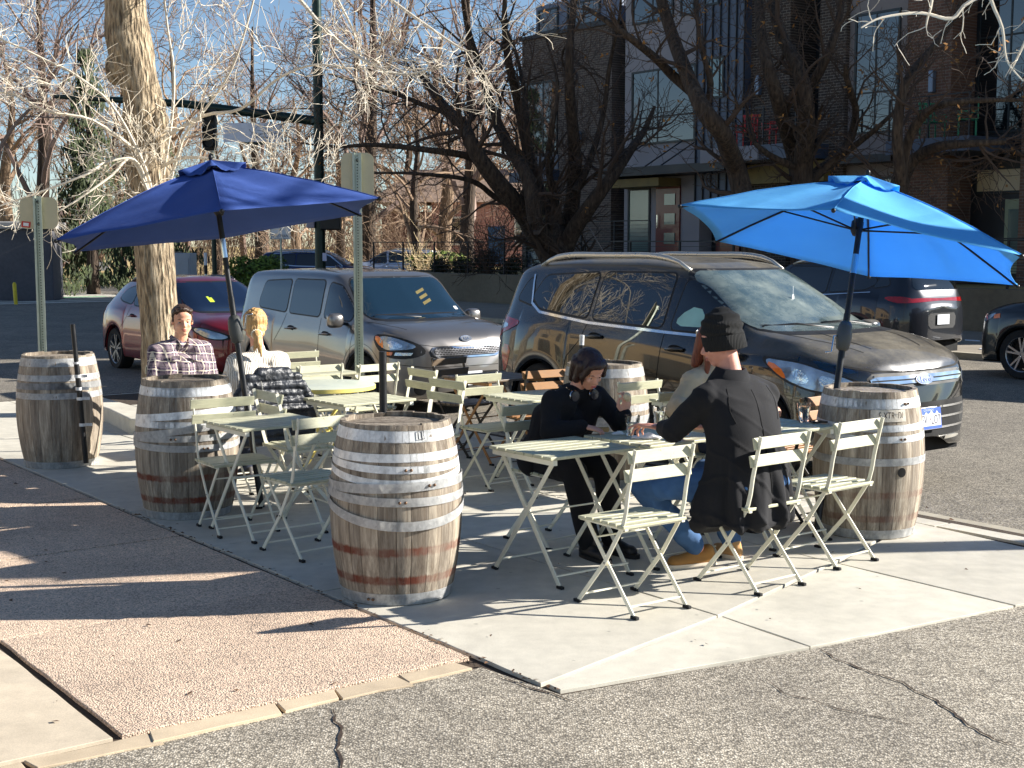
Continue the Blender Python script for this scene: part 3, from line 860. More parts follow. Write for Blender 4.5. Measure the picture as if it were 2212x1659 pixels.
# ------------------------------------------------------------------ cars
def mat_paint(name, col, metal=.35, rough=.32, dust=0.0, flake=.06):
    n = NT(name); c = lin(col); co = n.coord()
    f = n.noise(co, 2.0, 5)
    base = n.ramp(f, [(.3, tuple(x*.95 for x in c[:3])), (.7, tuple(min(1,x*1.04) for x in c[:3]))])
    n.set('Metallic', metal)
    if dust > 0:
        ge = n.geo(); sp = n.new('ShaderNodeSeparateXYZ'); n.link(ge.outputs['Normal'], sp.inputs[0])
        up = n.ramp(sp.outputs[2], [(.45, g3(0)), (.95, g3(1))])
        pt = n.ramp(n.noise(co, 2.6, 8, .68), [(.30, g3(.35)), (.62, g3(1))])
        fn = n.ramp(n.noise(co, 70, 4, .7), [(.3, g3(.65)), (.7, g3(1))])
        m = n.math('MULTIPLY', n.math('MULTIPLY', up, pt), n.math('MULTIPLY', fn, dust))
        low = n.ramp(n.noise(co, 5, 6), [(.45, g3(0)), (.8, g3(.035))])
        m = n.math('MAXIMUM', m, low)
        base = n.mix(m, base, lin((168,158,136)))
        n.set('Roughness', n.ramp(m, [(0, g3(rough)), (.6, g3(.85))])); n.set('Coat Weight', n.ramp(m, [(0, g3(1)), (.55, g3(.15))]))
    else:
        n.set('Roughness', rough); n.set('Coat Weight', 1.0)
    n.b.inputs['Coat Roughness'].default_value = .025
    n.set('Base Color', base)
    return n.m
def mat_glass(name, col=(14,18,18), rough=.02, dust=0.0, spec=.9):
    n = NT(name); co = n.coord(); c = lin(col)
    n.set('Specular IOR Level', spec); n.b.inputs['IOR'].default_value = 1.55
    if dust:
        pt = n.ramp(n.noise(co, 3.5, 9, .7), [(.35, g3(.1)), (.7, g3(dust))])
        n.set('Base Color', n.mix(pt, c, lin((150,160,150)))); n.set('Roughness', n.ramp(pt, [(0, g3(.03)), (.6, g3(.5))]))
        n.set('Coat Weight', .6)
    else:
        n.set('Base Color', c); n.set('Roughness', rough)
    return n.m
M_GLASSD = mat_glass('tinted_side_glass', (10,13,12), .015, 0, 1.0)
M_TRIM = M('black_plastic_trim', (22,22,23), .55, 0, .12, 20)
M_CHROME = M('chrome_trim', (225,226,228), .12, 1.0, .03)
M_SILVERP = M('satin_silver_rail', (200,196,186), .3, .7, .05)
M_TYRE = M('tyre_rubber', (24,24,25), .85, 0, .2, 25, .2)
M_ALLOY = M('alloy_wheel', (168,168,170), .3, .85, .06)
M_RED = M('tail_lamp_red', (150,14,18), .12, 0, .15, 12, coat=1)
M_AMBER = M('amber_lens', (232,120,40), .15, 0, .15, 25, coat=1)
M_LAMP = M('lamp_reflector', (205,212,216), .12, .85, .25, 14, .5, 24, .01, coat=1)
M_UNDER = M('underbody_black', (8,8,9), .9)
M_PLATEW = M('plate_white', (225,228,232), .4)

CH_K = (.15, .25)
def car_funcs(s):
    "s: dict of (xs, ys) curves; x forward from the front axle"
    return {k: (lambda x, v=v: interp(v[0], v[1], x)) for k, v in s.items() if isinstance(v, tuple)}
def section(S, f, x):
    xf, xr = S['xf'], S['xr']
    def nose(x):
        k = 1.0
        if x > S['nf']: t = min(1, (x-S['nf'])/(xf-S['nf'])); k = max(.0, 1-t**S.get('pf', 2.6))**(1/S.get('pf', 2.6))
        if x < S['nr']: t = min(1, (S['nr']-x)/(S['nr']-xr)); k = max(.0, 1-t**S.get('pr', 3.4))**(1/S.get('pr', 3.4))
        return k
    k = nose(x); top = f['top'](x); belt = min(f['belt'](x), top-.005); bot = f['bot'](x); wm = f['wm'](x)*k; wb = f['wb'](x)*k
    we = f['we'](x)*k; ze = min(f['ze'](x), top-.002)
    ze = max(ze, belt)
    arch = bot; fl = 0
    for xw in (0, -S['wb_']):
        d = abs(x-xw)
        if d < S['Ra']: arch = max(arch, S['zc']+math.sqrt(S['Ra']**2-d*d))
        if d < S['Ra']+.07: fl = max(fl, 1-max(0, d-S['Ra'])/.07)
    bot = arch; mid = bot+(belt-bot)*.55
    zs = [bot, bot, bot+(belt-bot)*.18, mid, belt-(belt-bot)*.16, belt, ze, ze+(top-ze)*.75, top]
    ws = [max(0, wm-.22*k), wm-.015*k+fl*.012, wm+.0+fl*.014, wm, wb+(wm-wb)*.62, wb, we, we*.72, 0]
    P = [Vector((w, z)) for w, z in zip(ws, zs)]
    for it in range(2):
        Q = [P[0]]
        for i in range(len(P)-1):
            a, b = P[i], P[i+1]
            lo = .25 if i > 0 else 0; hi = .75 if i < len(P)-2 else 1
            q = CH_K[it]
            if i > 0: Q.append(a.lerp(b, q))
            if i < len(P)-2: Q.append(a.lerp(b, 1-q))
        Q.append(P[-1]); P = Q
    return P
def car_body(S):
    f = car_funcs(S); xf, xr = S['xf'], S['xr']
    xs = []
    n = 150
    for i in range(n+1):
        t = i/n; xs.append(xf+(xr-xf)*t)
    extra = []
    for e in (.002,.006,.014,.03,.05): extra += [xf-e, xr+e]
    for xw in (0, -S['wb_']):
        for q in range(-12, 13): extra.append(xw+S['Ra']*math.sin(q/12*PI/2)*.9999)
    xs = sorted(set([round(x, 4) for x in xs+extra if xr <= x <= xf]), reverse=True)
    mb = MB(); rows = []
    for x in xs: rows.append(section(S, f, x))
    m = len(rows[0]); vs = []; fs = []
    for x, P in zip(xs, rows):
        vs += [(x, -p.x, p.y) for p in P]+[(x, p.x, p.y) for p in reversed(P[:-1])]
    k = 2*m-1
    for i in range(len(xs)-1):
        for j in range(k-1): fs.append((i*k+j, i*k+j+1, (i+1)*k+j+1, (i+1)*k+j))
    mb.add(vs, fs)
    return mb
def bvh_of(mb): return BVHTree.FromPolygons([Vector(v) for v in mb.v], mb.f)
VIEWS = {'right': (lambda u, v: (Vector((u, -3, v)), Vector((0,1,0)))), 'left': (lambda u, v: (Vector((u, 3, v)), Vector((0,-1,0)))),
         'front': (lambda u, v: (Vector((4, u, v)), Vector((-1,0,0)))), 'back': (lambda u, v: (Vector((-9, u, v)), Vector((1,0,0)))),
         'top': (lambda u, v: (Vector((u, v, 4)), Vector((0,0,-1))))}
def decal(bvh, view, poly, off=.003, skirt=.012, step=.04, holes=False):
    "polygon seen in one view, wrapped on the body and lifted off it"
    bm = bmesh.new(); vs = [bm.verts.new((p[0], p[1], 0)) for p in poly]; bm.faces.new(vs)
    x0, x1 = min(p[0] for p in poly), max(p[0] for p in poly); y0, y1 = min(p[1] for p in poly), max(p[1] for p in poly)
    for ax, a, b in ((0, x0, x1), (1, y0, y1)):
        k = int((b-a)/step)
        for i in range(1, k+1):
            c = [0,0,0]; c[ax] = a+(b-a)*i/(k+1); no = [0,0,0]; no[ax] = 1
            bmesh.ops.bisect_plane(bm, geom=bm.verts[:]+bm.edges[:]+bm.faces[:], plane_co=c, plane_no=no)
    bm.verts.ensure_lookup_table()
    top = []; low = []; ok = True
    for v in bm.verts:
        o, d = VIEWS[view](v.co.x, v.co.y); h = bvh.ray_cast(o, d)
        if h[0] is None: top.append(None); low.append(None); continue
        nn = h[1] if h[1].dot(d) < 0 else -h[1]
        nn = (nn*.6-d*.4).normalized()
        top.append(h[0]+nn*off); low.append(h[0]-nn*skirt)
    idx = {v: i for i, v in enumerate(bm.verts)}
    faces = [[idx[v] for v in f.verts] for f in bm.faces]
    bedges = [(idx[e.verts[0]], idx[e.verts[1]]) for e in bm.edges if len(e.link_faces) == 1]
    bm.free()
    good = [i for i, t in enumerate(top) if t is not None]
    if not good: return [], []
    for i, t in enumerate(top):
        if t is None:
            top[i] = top[good[0]]; low[i] = low[good[0]]
            faces = [f for f in faces if i not in f]; bedges = [e for e in bedges if i not in e]
    n = len(top)
    return top+low, [tuple(f) for f in faces]+[(a, b, b+n, a+n) for a, b in bedges]
def strip(bvh, view, pts, w=.006, off=.0015, step=.03):
    P = []
    for i in range(len(pts)-1):
        a, b = Vector(pts[i]), Vector(pts[i+1]); k = max(1, int((b-a).length/step))
        P += [a.lerp(b, j/k) for j in range(k)]
    P.append(Vector(pts[-1])); vs = []; n = len(P)
    for i, p in enumerate(P):
        t = (P[min(i+1, n-1)]-P[max(i-1, 0)]); t.normalize(); q = Vector((-t.y, t.x))
        for s in (-.5, .5):
            u = p+q*w*s; o, d = VIEWS[view](u.x, u.y); h = bvh.ray_cast(o, d)
            if h[0] is None: h = (vs[-2] if len(vs) > 1 else Vector(o)+d*2, -d)
            nn = h[1] if h[1].dot(d) < 0 else -h[1]
            vs.append(h[0]+(nn*.6-d*.4).normalized()*off if h[0] is not None else vs[-1])
    return vs, [(2*i, 2*i+1, 2*i+3, 2*i+2) for i in range(n-1)]
def poly_smooth(pts, it=2, r=.055):
    P = [Vector(p) for p in pts]
    for _ in range(it):
        Q = []; n = len(P)
        for i in range(n):
            a, b, c = P[i-1], P[i], P[(i+1) % n]
            l0, l1 = (b-a).length, (c-b).length
            Q += [b.lerp(a, min(r, .3*l0)/max(l0, 1e-6)), b.lerp(c, min(r, .3*l1)/max(l1, 1e-6))]
        P = Q; r *= .42
    return [(p.x, p.y) for p in P]
def wheel(parent, x, y, z, r, side, spokes=5, style='single', w=.21):
    "side -1 right, +1 left"
    wh = link('wheel', None, parent, (x, y, z)); wh.empty_display_size = .1
    s = side
    prof = [(r*.70, -w/2*.9), (r*.93, -w/2), (r*.985, -w/2*.8), (r, -w/2*.55), (r, w/2*.55), (r*.985, w/2*.8), (r*.93, w/2), (r*.70, w/2*.9)]
    MB().lathe(prof, 40, axis='y').build('tyre', M_TYRE, wh, smooth=40)
    yo = s*w*.36
    rm = MB().lathe([(r*.70, s*w*.46), (r*.67, s*w*.42), (r*.655, s*w*.30), (r*.64, -s*w*.3)], 40, axis='y')
    rm.lathe([(0.0, yo), (r*.14, yo), (r*.16, yo-s*.03)], 20, axis='y')
    for k in range(spokes):
        for q in ((-.09, .09) if style == 'double' else (0,)):
            a = 2*PI*k/spokes+.3
            c0, s0 = math.cos(a+q*1.2), math.sin(a+q*1.2); c1, s1 = math.cos(a+q*2.0), math.sin(a+q*2.0)
            rm.bar((c0*r*.08, yo, s0*r*.08), (c1*r*.68, yo+s*.005, s1*r*.68), r*(.075 if style == 'double' else .12), .02, (0,1,0))
    rm.build('rim', M_ALLOY, wh, smooth=35)
    MB().lathe([(0, -s*.01), (r*.60, -s*.01), (r*.60, -s*.06)], 24, axis='y').build('brake_disc', M('brake_dark', (30,29,28), .5, .5), wh)
    return wh
def mirror_part(t, x, z, y, paint, side, wd=.20, ht=.13, dp=.16):
    s = side; mb = MB(); 
    mb.ell((x, s*(y+.13), z), (dp/2, wd/2, ht/2), 18, 12)
    vs = []
    for v in mb.v:
        v = Vector(v); d = v-Vector((x, s*(y+.13), z))
        if d.x < -.02: d.x = -.02-(abs(d.x)-.02)*.25      # flat mirror side faces back
        sg = lambda q, e: math.copysign(abs(q)**.55*e**.45, q)
        d = Vector((d.x, sg(d.y, wd/2), sg(d.z, ht/2))); vs.append(d+Vector((x, s*(y+.13), z)))
    mb.v = vs
    o = mb.build('side_mirror', paint, t, smooth=50)
    MB().bar((x-.01, s*(y-.06), z-.05), (x, s*(y+.08), z-.03), .06, .035).build('mirror_foot', M_TRIM, o, bevel=.008)
    MB().box((x-.045, s*(y+.13), z), (.006, wd*.8, ht*.72)).build('mirror_glass', M_CHROME, o, bevel=.002)
    return o
def handle(t, bvh, view, x, z, mat):
    s = -1 if view == 'right' else 1
    o, d = VIEWS[view](x, z); h = bvh.ray_cast(o, d)
    if h[0] is None: return
    y = h[0].y
    o1 = MB().tube([(x+.10, y+s*.004, z+.005), (x+.075, y+s*.034, z+.006), (x-.075, y+s*.034, z-.002), (x-.10, y+s*.004, z-.004)], .0135, 8).build('door_handle', mat, t, smooth=True)
    vs = [Vector((x+.085*math.cos(a)*1.0, y+s*.0025, z+.035*math.sin(a))) for a in [k*PI/8 for k in range(16)]]
    MB().add(vs, [tuple(range(16))]).build('handle_recess', M_UNDER, o1)
def put(t, name, mat, data, parent=None, smooth=45):
    if not data[0]: return None
    return MB().add(*data).build(name, mat, parent or t, smooth=smooth)
def outline(poly, grow):
    cx = sum(p[0] for p in poly)/len(poly); cy = sum(p[1] for p in poly)/len(poly)
    out = []; n = len(poly)
    for i in range(n):
        p0, p1, p2 = Vector(poly[i-1]), Vector(poly[i]), Vector(poly[(i+1) % n])
        e = (p2-p0).normalized(); q = Vector((e.y, -e.x))
        if q.dot(p1-Vector((cx, cy))) < 0: q = -q
        out.append(tuple(p1+q*grow))
    return out

def make_car(name, label, S, paint, loc, heading, group=None, cat='car', glass=None, wscreen=None, scale=1.0):
    t = thing(name, label, cat, loc, heading, group); t.scale = (scale,)*3
    glass = glass or M_GLASSD
    mb = car_body(S); bvh = bvh_of(mb)
    mb.build('body', paint, t, smooth=38, weld=True)
    f = car_funcs(S)
    u = MB(); u.box(((S['xf']+S['xr'])/2, 0, .42), (S['xf']-S['xr']-.35, 2*S['wm'][1][2]-.5, .42))
    for sx in (-1, 1):
        for xw in (0, -S['wb_']): u.lathe([(S['Ra']+.01, -.02), (S['Ra']+.01, .26)], 20, (xw, sx*(S['wm'][1][2]-.13)-.12, S['zc']), 'y', a0=0, a1=PI)
    u.build('underbody', M_UNDER, t)
    for xw in (0, -S['wb_']):
        for s in (-1, 1): wheel(t, xw, s*(S['wm'][1][2]-.115), S['rw'], S['rw'], s, S.get('spokes', 5), S.get('style', 'single'))
    for view in ('right', 'left'):
        for q in S['side_glass']:
            q2 = poly_smooth(q, 2, .032)
            fr = put(t, 'window_trim', M_TRIM, decal(bvh, view, outline(q2, .016), .0015))
            put(t, 'side_window', glass, decal(bvh, view, q2, .0045))
        for st in S.get('seams', []): put(t, 'door_seam', M_UNDER, strip(bvh, view, st, .007, .0012))
        for st, w in S.get('chrome', []): put(t, 'chrome_strip', M_CHROME if S.get('ch', 1) else paint, strip(bvh, view, st, w, .007))
        for hx, hz in S.get('handles', []): handle(t, bvh, view, hx, hz, S.get('hmat') or paint)
        if 'cladding' in S:
            for q in S['cladding']: put(t, 'lower_cladding', M_TRIM, decal(bvh, view, q, .004))
        if S.get('arch_trim'):
            for xw in (0, -S['wb_']):
                pts = [(xw+(S['Ra']+.03)*math.cos(a), S['zc']+(S['Ra']+.03)*math.sin(a)) for a in [R(4+k*172/18) for k in range(19)]]
                put(t, 'wheel_arch_trim', S['arch_trim'], strip(bvh, view, pts, .055, .006))
    q = S.get('windscreen')
    if q:
        q2 = poly_smooth(q, 2); put(t, 'windscreen_trim', M_TRIM, decal(bvh, 'front', outline(q2, .018), .0015))
        put(t, 'windscreen', wscreen or glass, decal(bvh, 'front', q2, .0045))
    q = S.get('rear_glass')
    if q:
        q2 = poly_smooth(q, 2); put(t, 'rear_window', glass, decal(bvh, 'back', q2, .004))
    for nm, mt, view, q, off in S.get('decals', []):
        put(t, nm, mt, decal(bvh, view, q, off))
    for nm, mt, view, pts, w, off in S.get('strips', []):
        put(t, nm, mt, strip(bvh, view, pts, w, off))
    for s in (-1, 1): mirror_part(t, S['mir'][0], S['mir'][1], S['mir'][2], paint, s, *S.get('mirs', ()))
    if 'rails' in S:
        x0, x1, yy, hh = S['rails']
        for s in (-1, 1):
            pts = []
            for i in range(17):
                q = i/16; x = x0+(x1-x0)*q
                h = bvh.ray_cast(Vector((x, s*(yy-.03*(2*q-1)**2), 4)), Vector((0,0,-1)))
                if h[0] is None: continue
                up = hh*(1-abs(2*q-1)**6)-.004
                pts.append((x, h[0].y, h[0].z+up))
            MB().tube(pts, [.026 if 1 < i < len(pts)-2 else .020 for i in range(len(pts))], 8).build('roof_rail', S.get('railmat', M_SILVERP), t, smooth=True)
    return t, bvh
def on(bvh, view, u, v, off=.01):
    o, d = VIEWS[view](u, v); h = bvh.ray_cast(o, d)
    return h[0]-d*off, (h[1] if h[1].dot(d) < 0 else -h[1])
def letters(t, bvh, view, txt, u, v, size, mat, name='lettering', off=.008, squeeze=1.0, depth=.002, parent=None, flat=True):
    vs, fs = text_mesh(txt, size, depth, squeeze=squeeze)
    p, nn = on(bvh, view, u, v, off)
    if view == 'front': X, Y = Vector((0,1,0)), Vector((0,0,1))
    elif view == 'back': X, Y = Vector((0,-1,0)), Vector((0,0,1))
    else: X, Y = Vector((-1,0,0)), Vector((0,0,1))
    if flat:
        nn = nn.normalized(); X = (X-nn*X.dot(nn)).normalized(); Y = nn.cross(X)
    else: nn = X.cross(Y)
    return MB().add([p+X*a[0]+Y*a[1]+nn*a[2] for a in vs], fs).build(name, mat, parent or t)
def oval(t, bvh, view, u, v, w, h, mat, name, off, th=.006, parent=None):
    p, nn = on(bvh, view, u, v, off); nn.normalize(); X = Vector((0,1,0)) if view == 'front' else Vector((0,-1,0))
    X = (X-nn*X.dot(nn)).normalized(); Y = nn.cross(X); n = 32
    ring1 = [p+X*(w/2*math.cos(2*PI*i/n))+Y*(h/2*math.sin(2*PI*i/n)) for i in range(n)]
    vs = ring1+[q-nn*th*2 for q in ring1]
    return MB().add(vs, [tuple(range(n))]+[(i, (i+1) % n, (i+1) % n+n, i+n) for i in range(n)]).build(name, mat, parent or t)
def plate(t, p, X, Y, txt, style, name='number_plate', w=.305, h=.155):
    nn = X.cross(Y)
    q = lambda a, b, c=0: p+X*a+Y*b+nn*c
    def pane(poly, c): return [q(a, b, c) for a, b in poly]
    rect = [(-w/2,-h/2),(w/2,-h/2),(w/2,h/2),(-w/2,h/2)]
    mb = MB(); a = pane(rect, .0); b = pane(rect, -.006)
    mb.add(a+b, [(0,1,2,3),(0,4,5,1),(1,5,6,2),(2,6,7,3),(3,7,4,0)])
    o = mb.build(name, M('plate_blue', (62,98,190), .4) if style == 'co' else M_PLATEW, t)
    if style == 'co':
        r = random.Random(4); top = [(-w/2+.008, .02)]
        for i in range(13): top.append((-w/2+.008+(w-.016)*(i+1)/13, .032+(.022 if i % 3 == 1 else .0)+r.uniform(-.006,.008)))
        poly = [(-w/2+.008,-h/2+.022)]+top+[(w/2-.008,-h/2+.022)]
        poly = poly[::-1]
        MB().add(pane(poly, .0012), [tuple(range(len(poly)))]).build('plate_mountains', M_PLATEW, o)
        vs, fs = text_mesh('COLORADO', .022, .0); MB().add([q(v[0], v[1]+.062, .002) for v in vs], fs).build('plate_state', M('plate_pale', (200,210,235), .5), o)
        tri = [(.004,-.012),(.02,-.012),(.012,.012)]
        MB().add(pane(tri, .0026), [(0,1,2)]).build('plate_emblem', M('plate_grey', (120,90,90), .5), o)
    L, Rr = (txt.split(' ')+[''])[:2]
    for s, xx in ((L, -.074), (Rr, .082)):
        vs, fs = text_mesh(s, .098, .0, squeeze=.62); MB().add([q(v[0]+xx, v[1]-.014, .0025) for v in vs], fs).build('plate_number', M('plate_ink', (60,50,66), .5), o)
    return o

# --- black compact SUV (front right)
ESC = dict(xf=.905, xr=-3.64, nf=.34, nr=-3.10, pf=2.5, pr=3.2, wb_=2.69, Ra=.385, zc=.345, rw=.355, spokes=5, style='double',
  top=([-3.64,-3.60,-3.50,-3.30,-3.05,-2.4,-1.7,-1.10,-.95,-.55,-.15,.0,.25,.60,.80,.87,.905], [.95,1.12,1.36,1.60,1.635,1.665,1.672,1.635,1.60,1.40,1.17,1.135,1.10,1.02,.93,.80,.60]),
  belt=([-3.64,-3.5,-3.2,-2.7,-1.8,-.9,-.3,.0,.3,.6,.8,.905], [.90,1.05,1.13,1.135,1.09,1.03,.99,1.0,.99,.93,.84,.56]),
  ze=([-3.64,-3.60,-3.50,-3.30,-3.05,-2.4,-1.7,-1.15,-.95,-.55,-.15,.0,.3,.6,.8,.905], [.92,1.08,1.30,1.53,1.57,1.60,1.60,1.565,1.50,1.30,1.10,1.085,1.05,.98,.89,.58]),
  we=([-3.64,-3.45,-3.2,-2.4,-1.2,-.9,-.1,.0,.4,.8,.905], [.64,.61,.615,.63,.63,.63,.74,.76,.72,.66,.5]),
  wb=([-3.64,-3.2,-2.6,-1.2,-.2,.2,.6,.905], [.78,.80,.835,.84,.83,.83,.82,.80]),
  wm=([-3.64,-3.2,-2.6,-1.3,-.4,0,.5,.905], [.86,.90,.92,.905,.905,.92,.90,.88]),
  bot=([-3.64,-3.5,-3.2,-2.2,-.5,.4,.7,.85,.905], [.42,.36,.30,.27,.27,.25,.24,.28,.36]),
  side_glass=[[(-1.03,1.09),(-1.0,1.50),(-.80,1.44),(-.32,1.165),(-.30,1.075)][::-1], [(-1.13,1.10),(-2.02,1.135),(-2.02,1.53),(-1.13,1.535)], [(-2.09,1.14),(-2.80,1.20),(-2.98,1.30),(-2.86,1.49),(-2.09,1.53)], [(-2.92,1.22),(-3.22,1.27),(-3.12,1.45),(-3.05,1.47)]],
  windscreen=[(-.70,1.115),(.70,1.115),(.60,1.56),(-.60,1.56)], rear_glass=[(-.58,1.20),(.58,1.20),(.50,1.50),(-.50,1.50)],
  seams=[[(-.22,.98),(-.30,.60),(-.30,.32)], [(-1.08,1.08),(-1.10,.7),(-1.08,.30)], [(-2.05,1.13),(-2.12,.95),(-2.28,.80),(-2.30,.70)], [(-.22,.98),(-.2,1.06)]],
  chrome=[([(-.28,1.045),(-1.05,1.065),(-2.05,1.10),(-2.78,1.165),(-2.95,1.24),(-3.02,1.40),(-3.06,1.50)], .022)],
  handles=[(-.92,.94),(-1.93,.99)], mir=(-.42,1.07,.86), mirs=(.22,.145,.17), rails=(-3.05,-1.05,.60,.085), arch_trim=None,
  cladding=[[(-2.25,.26),(-.45,.26),(-.45,.36),(-2.25,.36)]])
ESC['hmat'] = None
tE, bE = make_car('parked_suv', 'dusty black compact SUV with silver roof rails parked beside the patio, blue and white plate', ESC, mat_paint('black_car_paint', (9,10,15), .1, .2, .5), W(-7.18, 8.73, -.03), ROT, wscreen=mat_glass('dusty_windscreen', (38,62,70), .03, .62, .9), scale=1.0)
tE.scale = (1.015, 1.015, 1.045)
def both(polyfn): return [polyfn(-1), polyfn(1)]
LENS = mat_glass('headlamp_lens', (196,205,210), .06)
M_LENSG = M('headlamp_glass', (150,165,178), .08, .5, .3, 9, .4, 16, .01, coat=1)
def headlamp(t, bvh, parts, name='headlight'):
    o = None
    for nm, mt, view, q, off in parts:
        d = decal(bvh, view, q, off, step=.03)
        if not d[0]: continue
        if o is None: o = MB().add(*d).build(name, mt, t, smooth=45)
        else: MB().add(*d).build(nm, mt, o, smooth=45)
    return o
for s, view in ((-1, 'right'), (1, 'left')):
    # big swept lamp seen from the side: dark surround, silver inside, amber rear corner
    headlamp(tE, bE, [('lens', M_TRIM, view, poly_smooth([(.02,.955),(.40,.93),(.72,.84),(.84,.745),(.70,.69),(.45,.73),(.25,.80)], 2), .003),
                      ('lens', M_LENSG, view, poly_smooth([(.06,.940),(.42,.915),(.70,.835),(.81,.75),(.70,.705),(.45,.745),(.27,.815)], 2), .006),
                      ('amber_corner', M_AMBER, view, poly_smooth([(.09,.920),(.24,.895),(.33,.80),(.28,.805)], 1), .009),
                      ('reflector', M_LAMP, view, poly_smooth([(.34,.88),(.46,.86),(.52,.77),(.40,.775)], 1), .009),
                      ('reflector', M_LAMP, view, poly_smooth([(.55,.85),(.68,.81),(.72,.74),(.60,.735)], 1), .009)])
    headlamp(tE, bE, [('lens', M_RED, view, poly_smooth([(-3.20,1.09),(-3.02,1.07),(-3.16,1.00),(-3.40,.93),(-3.52,.83),(-3.60,.95),(-3.50,1.13),(-3.36,1.12)], 1), .006),
                      ('lens', M_LAMP, view, poly_smooth([(-3.48,1.08),(-3.18,1.03),(-3.36,.98),(-3.50,.93)], 1), .0085)], 'tail_light')
    put(tE, 'reflector_strip', M_RED, decal(bE, view, poly_smooth([(-3.30,.86),(-3.12,.84),(-3.20,.60),(-3.26,.62)], 1), .003))
    # bumper side vent / fog lamp
    put(tE, 'fog_lamp_recess', M_TRIM, decal(bE, 'front', poly_smooth([(s*.50,.42),(s*.74,.46),(s*.78,.60),(s*.56,.56)][::s], 2), .003))
    put(tE, 'hood_line', M_UNDER, strip(bE, 'top', [(-.10,s*.66),(.30,s*.60),(.66,s*.44)], .010, .0015))
# hood edge line, upper grille with two bright bars and oval badge
put(tE, 'hood_gap', M_UNDER, strip(bE, 'front', [(-.70,.90),(-.50,.865),(-.2,.85),(.2,.85),(.50,.865),(.70,.90)], .014, .002))
gE = put(tE, 'upper_grille', M_TRIM, decal(bE, 'front', poly_smooth([(-.56,.74),(.56,.74),(.58,.845),(-.58,.845)], 1), .002))
put(tE, 'grille_bar', M_CHROME, decal(bE, 'front', poly_smooth([(-.54,.765),(.54,.765),(.56,.822),(-.56,.822)], 1), .012), gE)
put(tE, 'grille_slot', M_UNDER, strip(bE, 'front', [(-.54,.793),(.54,.793)], .010, .0135), gE)
oval(tE, bE, 'front', 0, .793, .20, .085, M_CHROME, 'badge_rim', .022, parent=gE); oval(tE, bE, 'front', 0, .793, .180, .066, M('badge_blue', (40,60,120), .3, .5), 'badge', .026, parent=gE)
letters(tE, bE, 'front', 'Ford', 0, .793, .062, M_CHROME, 'badge_lettering', .0275, parent=gE)
lo = put(tE, 'lower_grille', M_UNDER, decal(bE, 'front', poly_smooth([(-.62,.36),(.62,.36),(.66,.62),(-.66,.62)], 1), .002))
for z in (.42,.50,.575): put(tE, 'grille_bar', M_CHROME, strip(bE, 'front', [(-.58,z),(.58,z)], .016, .012), lo)
put(tE, 'skid_plate', M_SILVERP, decal(bE, 'front', poly_smooth([(-.50,.325),(.50,.325),(.50,.35),(-.50,.35)], 1), .008))
p, nn = on(bE, 'front', 0, .50, .035)
plate(tE, p, Vector((0,1,0)), Vector((-.12,0,1)).normalized(), 'EEV LO7', 'co')
for s in (-1, 1):
    mb = MB(); P = [on(bE, 'front', s*.02+.04, 1.135, .03)[0], on(bE, 'front', -.28 if s < 0 else .30, 1.16, .02)[0], on(bE, 'front', -.62 if s < 0 else .64, 1.20, .015)[0]]
    P = [on(bE, 'front', y, z, o)[0] for y, z, o in (((-.06,1.13,.04),(-.30,1.16,.03),(-.62,1.145,.02)) if s < 0 else ((.52,1.13,.04),(.30,1.165,.03),(-.02,1.16,.02)))]
    mb.tube(P, .009, 6).build('wiper', M_BLACK, tE, smooth=True)
# antenna, hanging ornament seen through the glass is left as a pale charm on the mirror side
top = on(bE, 'top', -2.75, 0, .0)[0]
MB().tube([top, top+Vector((-.06,0,.03)), top+Vector((-.30,.0,.30))], [.012,.008,.003], 6).build('antenna', M_BLACK, tE, smooth=True)
for s in (-1,1):   # crease lines pressed in the hood
    put(tE, 'hood_crease', mat_paint('dark_crease', (10,10,13), .1, .3) if s < 0 else bpy.data.materials['dark_crease'], strip(bE, 'top', [(-.0,s*.36),(.35,s*.38),(.62,s*.30)], .012, .002))
pc = on(bE, 'front', .02, 1.34, .01)[0]
MB().tube([pc+Vector((0,0,.10)), pc+Vector((0,0,.03))], .0016, 4).ell(pc, (.004,.016,.035), 8, 6).build('hanging_charm', M('charm_white', (235,240,240), .5), tE)
MB().add(*decal(bE, 'right', poly_smooth([(-.62,1.12),(-.98,1.12),(-.98,1.20),(-.80,1.30)], 1), .0052)).build('sunshade_panel', M('pale_teal_shade', (150,196,190), .4), tE)

